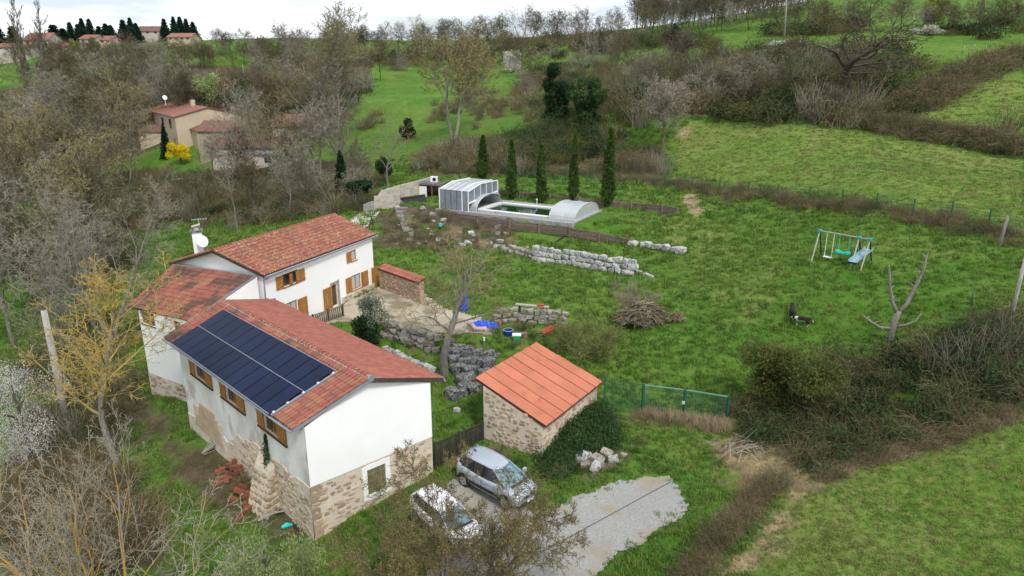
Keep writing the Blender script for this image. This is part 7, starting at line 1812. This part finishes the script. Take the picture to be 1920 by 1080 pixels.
g = G(908, 652); t = thing('garden_light', g, 'slim white post lamp standing before the lower terrace slab', 'garden light'); zt_ = pt_y(908, 633, g.y)[2]
mb = MB().mat(M['zinc']); mb.bar(g, (g.x, g.y, zt_ - .2), .06); mb.build('post', t); mb = MB().mat(M['white']); mb.cyl((g.x, g.y, zt_ - .1), .06, .25, 8); mb.build('lamp_head', t)
g = G(990, 590); t = thing('plank_bench', g, 'long pale plank bench with a red cushion behind the dark stone wall', 'bench')
mb = MB().mat(M['wood_pole']); mb.bar(g + Vector((-.9, .2, .75)), g + Vector((1.5, -.2, .65)), .35, .06); mb.build('plank', t)
for o_ in (-.6, 1.1): mb = MB().mat(M['wood_dark']); mb.box(tuple(g + Vector((o_, .1 - o_ * .2, .3))), (.1, .3, .7)); mb.build('leg', t)
mb = MB().mat(redm); mb.box(tuple(g + Vector((.9, -.1, .76))), (.45, .3, .12)); mb.build('cushion', t)
g = G(826, 430); t = thing('watering_can', g, 'small teal watering can among the dry plants below the enclosure', 'watering can'); mb = MB().mat(turq); mb.cyl(tuple(g + Vector((0, 0, .45))), .16, .3, 10); mb.build('body', t); mb = MB().mat(turq); mb.bar(g + Vector((.1, 0, .4)), g + Vector((.4, 0, .6)), .05); mb.build('spout', t)

# ---------------------------------------------------------------- along the barn wall
brm = pmat('hollow_red_brick', (.25, .085, .05), (.19, .07, .045), (.14, .11, .06), scale=2, rough=.9, vary=.25, c3_scale=2.5, c3_pos=.62)
hb_ = MB().mat(brm)
for k in range(3): hb_.box((0, 0, -.333 + k * .333), (1, 1, .30))
hb_.box((0, 0, 0), (.96, .96, .96)); hbm = hb_.mesh('brick')
bp = thing('brick_pile', G(440, 930), 'tumbled pile of red hollow bricks on the ground beside the long barn wall', 'bricks')
for (px, py, rz_, tx2, dz) in ((413, 887, .9, .4, .1), (421, 883, .9, .4, .12), (427, 890, .2, .8, .1), (434, 882, .9, .3, .35), (441, 886, .9, .3, .35), (447, 878, .9, .3, .5), (450, 896, .9, .3, .4), (456, 890, .9, .3, .5), (421, 900, .1, .1, .1), (411, 906, .7, .1, .05),
        (430, 902, 1.5, .6, .1), (441, 923, .2, 1.4, .2), (449, 930, .3, 1.4, .3), (455, 922, .3, 1.4, .3), (463, 938, .6, .9, .25), (470, 934, .6, .9, .3), (466, 948, .6, 1.2, .1), (473, 945, .6, 1.2, .15), (452, 966, .9, .2, .08), (460, 961, .9, .2, .08), (447, 976, .9, .1, .05), (468, 955, .9, .3, .1), (438, 940, .2, 1.2, .1)):
    g = G(px, py); inst('brick', hbm, bp, Matrix.Translation(g + Vector((0, 0, dz))) @ Matrix.Rotation(rz_ - .1, 4, 'Z') @ Matrix.Rotation(tx2 * .35, 4, 'Y') @ Matrix.Diagonal((.50, .24, .2, 1)))
def sticks(name, px, py, label, cat, n, L_, r_, mat, d0, spr, seed, z0=0.0, arch_=0):
    g = G(px, py); rs = random.Random(seed); mb = MB().mat(M[mat])
    for i in range(n):
        a = Vector((rs.gauss(0, spr * .25), rs.gauss(0, spr * .25), z0 + rs.random() * .15)); d = Vector(d0) + Vector((rs.gauss(0, spr), rs.gauss(0, spr), rs.gauss(0, spr * .5))); d.normalize(); l = L_ * rs.uniform(.6, 1.1); mb.rn = rs.random()
        mb.tube([tuple(g + a), tuple(g + a + d * l * .5 + Vector((0, 0, arch_))), tuple(g + a + d * l)], [r_, r_ * .8, r_ * .4], 4)
    return mb.build(name, loc=tuple(g), label=label, cat=cat)
sticks('stick_bundle', 382, 852, 'bundle of grey sticks leaning against the bare block patch of the barn', 'sticks', 42, 1.9, .025, 'twig_grey', (.75, .35, .55), .16, 7)
sticks('stick_bundle', 366, 800, 'smaller heap of thin twigs at the far corner of the barn wall', 'sticks', 30, 1.2, .016, 'twig_dead', (.5, .3, .7), .3, 8)
sticks('dead_vine', 455, 905, 'brown tangle of dead vine between the bricks and the buttress', 'plant', 90, 1.0, .012, 'twig_dead', (.2, .1, .5), .7, 9)
t = thing('pallet', G(492, 945), 'small weathered wooden pallet standing against the buttress', 'pallet'); g = G(492, 945)
for k in range(5): mb = MB().mat(M['wood_grey']); mb.rn = random.random(); mb.box((g.x - .25 + k * .17, g.y + .12 - k * .12, g.z + .45), (.11, .03, .95), -.75); mb.build('slat', t)
for z in (.1, .8): mb = MB().mat(M['wood_grey']); mb.bar(g + Vector((-.3, .2, z)), g + Vector((.5, -.42, z)), .04, .09); mb.build('rail', t)
t = thing('plank_stack', G(505, 972), 'few loose pale boards lying on the ground below the pallet', 'boards'); g = G(505, 972)
for k in range(5): mb = MB().mat(M['wood_pole']); mb.rn = random.random(); mb.bar(g + Vector((-.45 + k * .05, -.25 + k * .06, .05 + k * .04)), g + Vector((.35 + k * .09, .35 - k * .05, .12 + k * .05)), .1, .03); mb.build('board', t)
g = G(538, 990); mb = MB().mat(turq); mb.tube([tuple(g + Vector((-.2, -.1, .1))), tuple(g + Vector((0, 0, .16))), tuple(g + Vector((.22, .12, .1)))], [.07, .13, .05], 8); mb.build('watering_bottle', loc=tuple(g), label='turquoise plastic container beside the barn front corner', cat='container')
g = G(562, 1004); mb = MB().mat(M['rubber'])
for k in range(3): mb.tube([tuple(g + Vector((-.25 - .08 * k, .55, .2))), tuple(g + Vector((0 - .08 * k, 0, .08))), tuple(g + Vector((.2 - .06 * k, -.5, .05)))], .035, 6)
mb.build('black_pipes', loc=tuple(g), label='black plastic pipes lying along the foot of the barn corner', cat='pipes')
g = G(552, 1000); mb = MB().mat(redm); mb.tube([tuple(g + Vector((math.cos(a) * .3, math.sin(a) * .25, .06))) for a in np.linspace(0, 4.5, 14)], .02, 6); mb.build('hose', loc=tuple(g), label='thin red hose loop beside the black pipes', cat='hose')
mb = MB().mat(M['rubber']); pc = [G(975 + (1258 - 975) * i / 30, 1060 - 155 * i / 30) for i in range(31)]; mb.tube([tuple(p + Vector((0, 0, .07))) for p in pc], .012, 6); mb.build('cable', loc=tuple(pc[0]), label='straight black cable lying across the gravel driveway', cat='cable')
mb = MB().mat(M['wood_dark']); pe = [Vector(pt_z(815, 765, .6)), Vector(pt_z(845, 790, .45)), Vector(pt_z(880, 818, .35))]
for a, b in zip(pe, pe[1:]): mb.bar(a, b, .08, .45)
mb.build('board_edging', loc=tuple(pe[0]), label='dark upright board edging between barn and stone hut', cat='edging')

# brush pile and big shrub
def dome_sticks(name, px, py, W_, D_, H_, n, mats, label, cat, seed, L_=1.6):
    g = G(px, py); rs = random.Random(seed); mb = MB()
    for i in range(n):
        mb.mat(M[rs.choice(mats)]); a = rs.uniform(0, 6.28); rr_ = rs.random() ** .5; x, y = math.cos(a) * rr_ * W_, math.sin(a) * rr_ * D_; z = H_ * (1 - rr_ ** 2) * rs.uniform(.3, 1.0)
        d = Vector((rs.gauss(0, 1), rs.gauss(0, .8), rs.gauss(0, .22))).normalized() * L_ * rs.uniform(.4, 1); c = g + Vector((x, y, z + .08)); mb.rn = rs.random()
        mb.tube([tuple(c - d * .5), tuple(c + Vector((0, 0, .08))), tuple(c + d * .5 - Vector((0, 0, .1)))], [.03, .022, .008], 3)
    return mb.build(name, loc=tuple(g), label=label, cat=cat)
dome_sticks('brush_pile', 1205, 600, 1.7, 1.2, 1.3, 900, ['twig_pink', 'twig_dead', 'twig_grey', 'twig_brown'], 'heap of grey-brown cut branches on the lawn above the stone hut', 'brush pile', 3)
dome_sticks('brush_pile', 1268, 600, .6, .5, .5, 260, ['twig_dead'], 'small rusty brown heap of clippings right of the large branch heap', 'brush pile', 4, .5)
dome_sticks('dead_branches', 1395, 840, 1.3, .8, .3, 40, ['twig_grey'], 'few pale fallen branches on the dry bank by the brambles', 'branches', 6, 2.0)
solo('arching_shrub', dict(seed=141, H=2.4, r0=.05, stems=16, spread=.75, n=(7, 5, 4), ang=(40, 42, 42), start=.15, wood='twig_olive', crown='twig_olive', leaf='leaf_bud', ln=2, ls=.035, wig=.1, segs=(6, 4, 3, 2), tip=.008), 1095, 668, 588,
     'large arching yellow-green shrub beside the red wheelbarrow', rz=.3, wide=1.25, cat='shrub')

# ================================================================ DISTANT HOUSES
tilef = pmat('distant_red_tiles', (.29, .13, .10), (.24, .11, .085), scale=1.5, rough=.9, bump=.4, vary=.05); tileb = pmat('distant_brown_tiles', (.20, .10, .07), (.14, .08, .06), scale=1.2, rough=.9, bump=.4)
cream = pmat('cream_render', (.54, .44, .32), (.48, .39, .29), scale=.6, rough=.9); creamp = pmat('pale_render', (.52, .47, .40), (.44, .40, .34), scale=.6, rough=.9); pinkr = pmat('pink_render', (.66, .46, .40), (.6, .42, .37), rough=.9); rub = pmat('beige_rubble', (.40, .34, .26), (.30, .25, .19), scale=2, rough=.95, bump=.5)
def small_house(name, A, B, depth, z0, ze, zr, wallm, roofm, label, wins=(), over=.35, cat='house', chim=(), winf=None, lean=False, gable_w=()):
    """A-B is the eaves wall facing the viewer; the building goes back 'depth' metres"""
    A, B = Vector((A[0], A[1], 0)), Vector((B[0], B[1], 0)); d = (B - A).normalized(); n = Vector((d.y, -d.x, 0))
    if n.y > 0: n = -n
    L_ = (B - A).length; t = thing(name, (A.x, A.y, z0), label, cat)
    P_ = lambda u, z, o=0.0: tuple(A + d * u + n * o + Vector((0, 0, z)))
    mb = MB().mat(wallm)
    for (q, w) in (((0, 0), (L_, 0)), ((L_, -depth), (0, -depth))):
        mb = MB().mat(wallm); mb.quad(P_(q[0], z0 - 2, q[1]), P_(w[0], z0 - 2, w[1]), P_(w[0], ze, w[1]), P_(q[0], ze, q[1])); mb.build('wall', t)
    for u in (0, L_):
        mb = MB().mat(wallm); mid = depth if lean else depth / 2
        mb.add([P_(u, z0 - 2, 0), P_(u, ze, 0), P_(u, zr - .08, -mid), P_(u, ze if not lean else zr - .08, -depth), P_(u, z0 - 2, -depth)], [(0, 1, 2, 3, 4)]); mb.build('wall', t)
    mid = depth if lean else depth / 2; k = (zr - ze) / mid
    r_ = MB().mat(roofm); r_.slab(P_(-over, ze - over * k, over), P_(L_ + over, ze - over * k, over), P_(L_ + over, zr, -mid), P_(-over, zr, -mid), .12); ro = r_.build('roof', t)
    if not lean: r_ = MB().mat(roofm); r_.slab(P_(L_ + over, ze - over * k, -depth - over), P_(-over, ze - over * k, -depth - over), P_(-over, zr, -mid), P_(L_ + over, zr, -mid), .12); r_.build('roof', t)
    for (a, b, c, e) in wins:
        mb = MB().mat(winf or M['wood_dark']); block(mb, P_, a, b, c, e, -.1, .03); w_ = mb.build('window', t)
        mb = MB().mat(M['glass']); block(mb, P_, a + .08, b - .08, c + .08, e - .08, .0, .04); mb.build('pane', w_)
    for (u, w, zc, sz) in chim:
        mb = MB().mat(wallm); mb.box(P_(u, zc - .8, -w), (sz, sz, 2.2), math.atan2(d.y, d.x)); c_ = mb.build('chimney', ro); mb = MB().mat(M['zinc']); mb.box(P_(u, zc + .4, -w), (sz * .8, sz * .8, .25), math.atan2(d.y, d.x)); mb.build('chimney_cap', c_)
    return t
g = G(337, 286); ze = pt_y(337, 218, g.y)[2]; Aq = pt_z(272, 205, ze); Rq = pt_z(375, 199, ze + 1.7); wdt = 2 * ((Rq[0] - g.x) ** 2 + (Rq[1] - g.y) ** 2) ** .5 * .95
Lf = Vector((g.x - Aq[0], g.y - Aq[1])).length
small_house('cream_house', Aq, (g.x, g.y), wdt, g.z - 1, ze, ze + 1.7, cream, tilef, 'cream two-storey house with smooth red roof and two chimneys in the valley', wins=[(Lf * .22, Lf * .30, ze - 3.6, ze - .4), (Lf * .56, Lf * .63, ze - 2.6, ze - .9), (Lf * .8, Lf * .87, ze - 2.8, ze - .8), (Lf * .86, Lf * .93, ze - 6.6, ze - 4.8)],
            chim=[(Lf * .45, wdt * .55, ze + 2.2, .9), (Lf * .7, wdt * .45, ze + 2.4, .9)], winf=tileb)
g3 = Vector(pt_z(368, 243, ze - 2.6)); Bq = pt_z(413, 221, ze - 2.6)
small_house('house_wing', (Vector(pt_z(337, 235, ze - 2.6))), (g3.x, g3.y), 8.5, g.z - 1, ze - 2.6, ze - 1.0, cream, tileb, 'lower wing with brown tiled roof attached right of the cream house', wins=[(1.0, 1.9, ze - 6.4, ze - 4.8)], winf=tileb)
g4 = G(272, 280); small_house('house_annex', pt_y(262, 262, g4.y), pt_y(303, 262, g4.y), 5, g4.z - 1, pt_y(265, 246, g4.y)[2], pt_y(280, 233, g4.y + 5)[2], cream, tileb, 'low cream annex with brown roof left of the cream house behind the fir', lean=True)
d_ = MB().mat(M['white']); cc = Vector(pt_y(309, 183, g.y + 3)); d_.cyl(tuple(cc), .5, .1, 14, (.8, -.6, .3)); d_.bar(cc, cc - Vector((0, 0, 1.5)), .08); d_.build('satellite_dish', loc=tuple(cc), label='white satellite dish between the chimneys of the cream house', cat='satellite dish')
g5 = G(440, 292); small_house('rubble_barn', pt_y(375, 290, g5.y), pt_y(462, 290, g5.y), 9, g5.z - 1, pt_y(400, 245, g5.y)[2], pt_y(440, 226, g5.y + 4)[2], rub, tileb, 'rough beige rubble barn adjoining the cream house on its right')
g6 = G(500, 300); small_house('long_shed', pt_y(398, 300, g6.y), pt_y(545, 300, g6.y), 5, g6.z - 1, pt_y(450, 276, g6.y)[2], pt_y(470, 256, g6.y + 5)[2], creamp, tileb, 'long low shed with reddish brown lean-to roof behind bare branches', lean=True, wins=[(10, 11.5, pt_y(450, 296, g6.y)[2], pt_y(450, 284, g6.y)[2])])
g7 = G(560, 262); small_house('far_barn', pt_y(512, 255, g7.y), pt_y(600, 250, g7.y), 9, g7.z - 1, pt_y(520, 236, g7.y)[2], pt_y(550, 213, g7.y + 5)[2], creamp, tileb, 'cream barn with brown roof half hidden by the tallest trees')
g8 = G(505, 312); small_house('white_shed', pt_y(478, 312, g8.y), pt_y(560, 306, g8.y), 3, g8.z - .3, pt_y(500, 288, g8.y)[2], pt_y(500, 284, g8.y + 3)[2], creamp, M['zinc'], 'low white shed with grey roof in front of the long shed', lean=True, wins=[(1.8, 3.0, pt_y(500, 305, g8.y)[2], pt_y(500, 294, g8.y)[2])])
def far_house(x0, x1, pe, pr_, pb, Y, wallm, roofm, label, nw=3, name='village_house', wf=None, depth=9):
    A_, B_ = pt_y(x0, pb, Y), pt_y(x1, pb, Y); z0 = A_[2] - 1; ze_, zr2 = pt_y(x0, pe, Y)[2], pt_y(x0, pr_, Y + depth / 2)[2]; L_ = B_[0] - A_[0]; h = ze_ - A_[2]
    return small_house(name, A_, B_, depth, z0 - 3, ze_, zr2, wallm, roofm, label, wins=[(L_ * (k + .3) / nw, L_ * (k + .3) / nw + 1.0, A_[2] + h * .25, A_[2] + h * .8) for k in range(nw)], winf=wf)
far_house(48, 92, 74, 61, 92, 262, creamp, tilef, 'pale two-storey village house with pinkish walls between the bare poplars', 4)
far_house(150, 176, 72, 65, 81, 262, creamp, tilef, 'pale bungalow with red roof, left half of the far pink pair', 2); far_house(176, 207, 74, 67, 82, 266, pinkr, tilef, 'pink house with red roof right of the bright green garden tree', 3)
far_house(314, 357, 69, 62, 76, 262, cream, tilef, 'cream bungalow with orange roof below the tall firs on the skyline', 4); far_house(255, 300, 58, 49, 64, 296, creamp, tileb, 'brown roofed house half hidden among trees on the skyline', 3)
far_house(-10, 20, 88, 81, 93, 255, creamp, tilef, 'low red roofed house cut by the left edge', 1); far_house(27, 50, 88, 82, 94, 256, creamp, tilef, 'small low village house left of the pale two-storey house', 2); far_house(95, 141, 86, 80, 92, 256, creamp, tilef, 'long low village house right of the bare poplars', 4)
far_house(-10, 8, 76, 70, 82, 290, creamp, tileb, 'tiny roof at the extreme left of the skyline', 1)
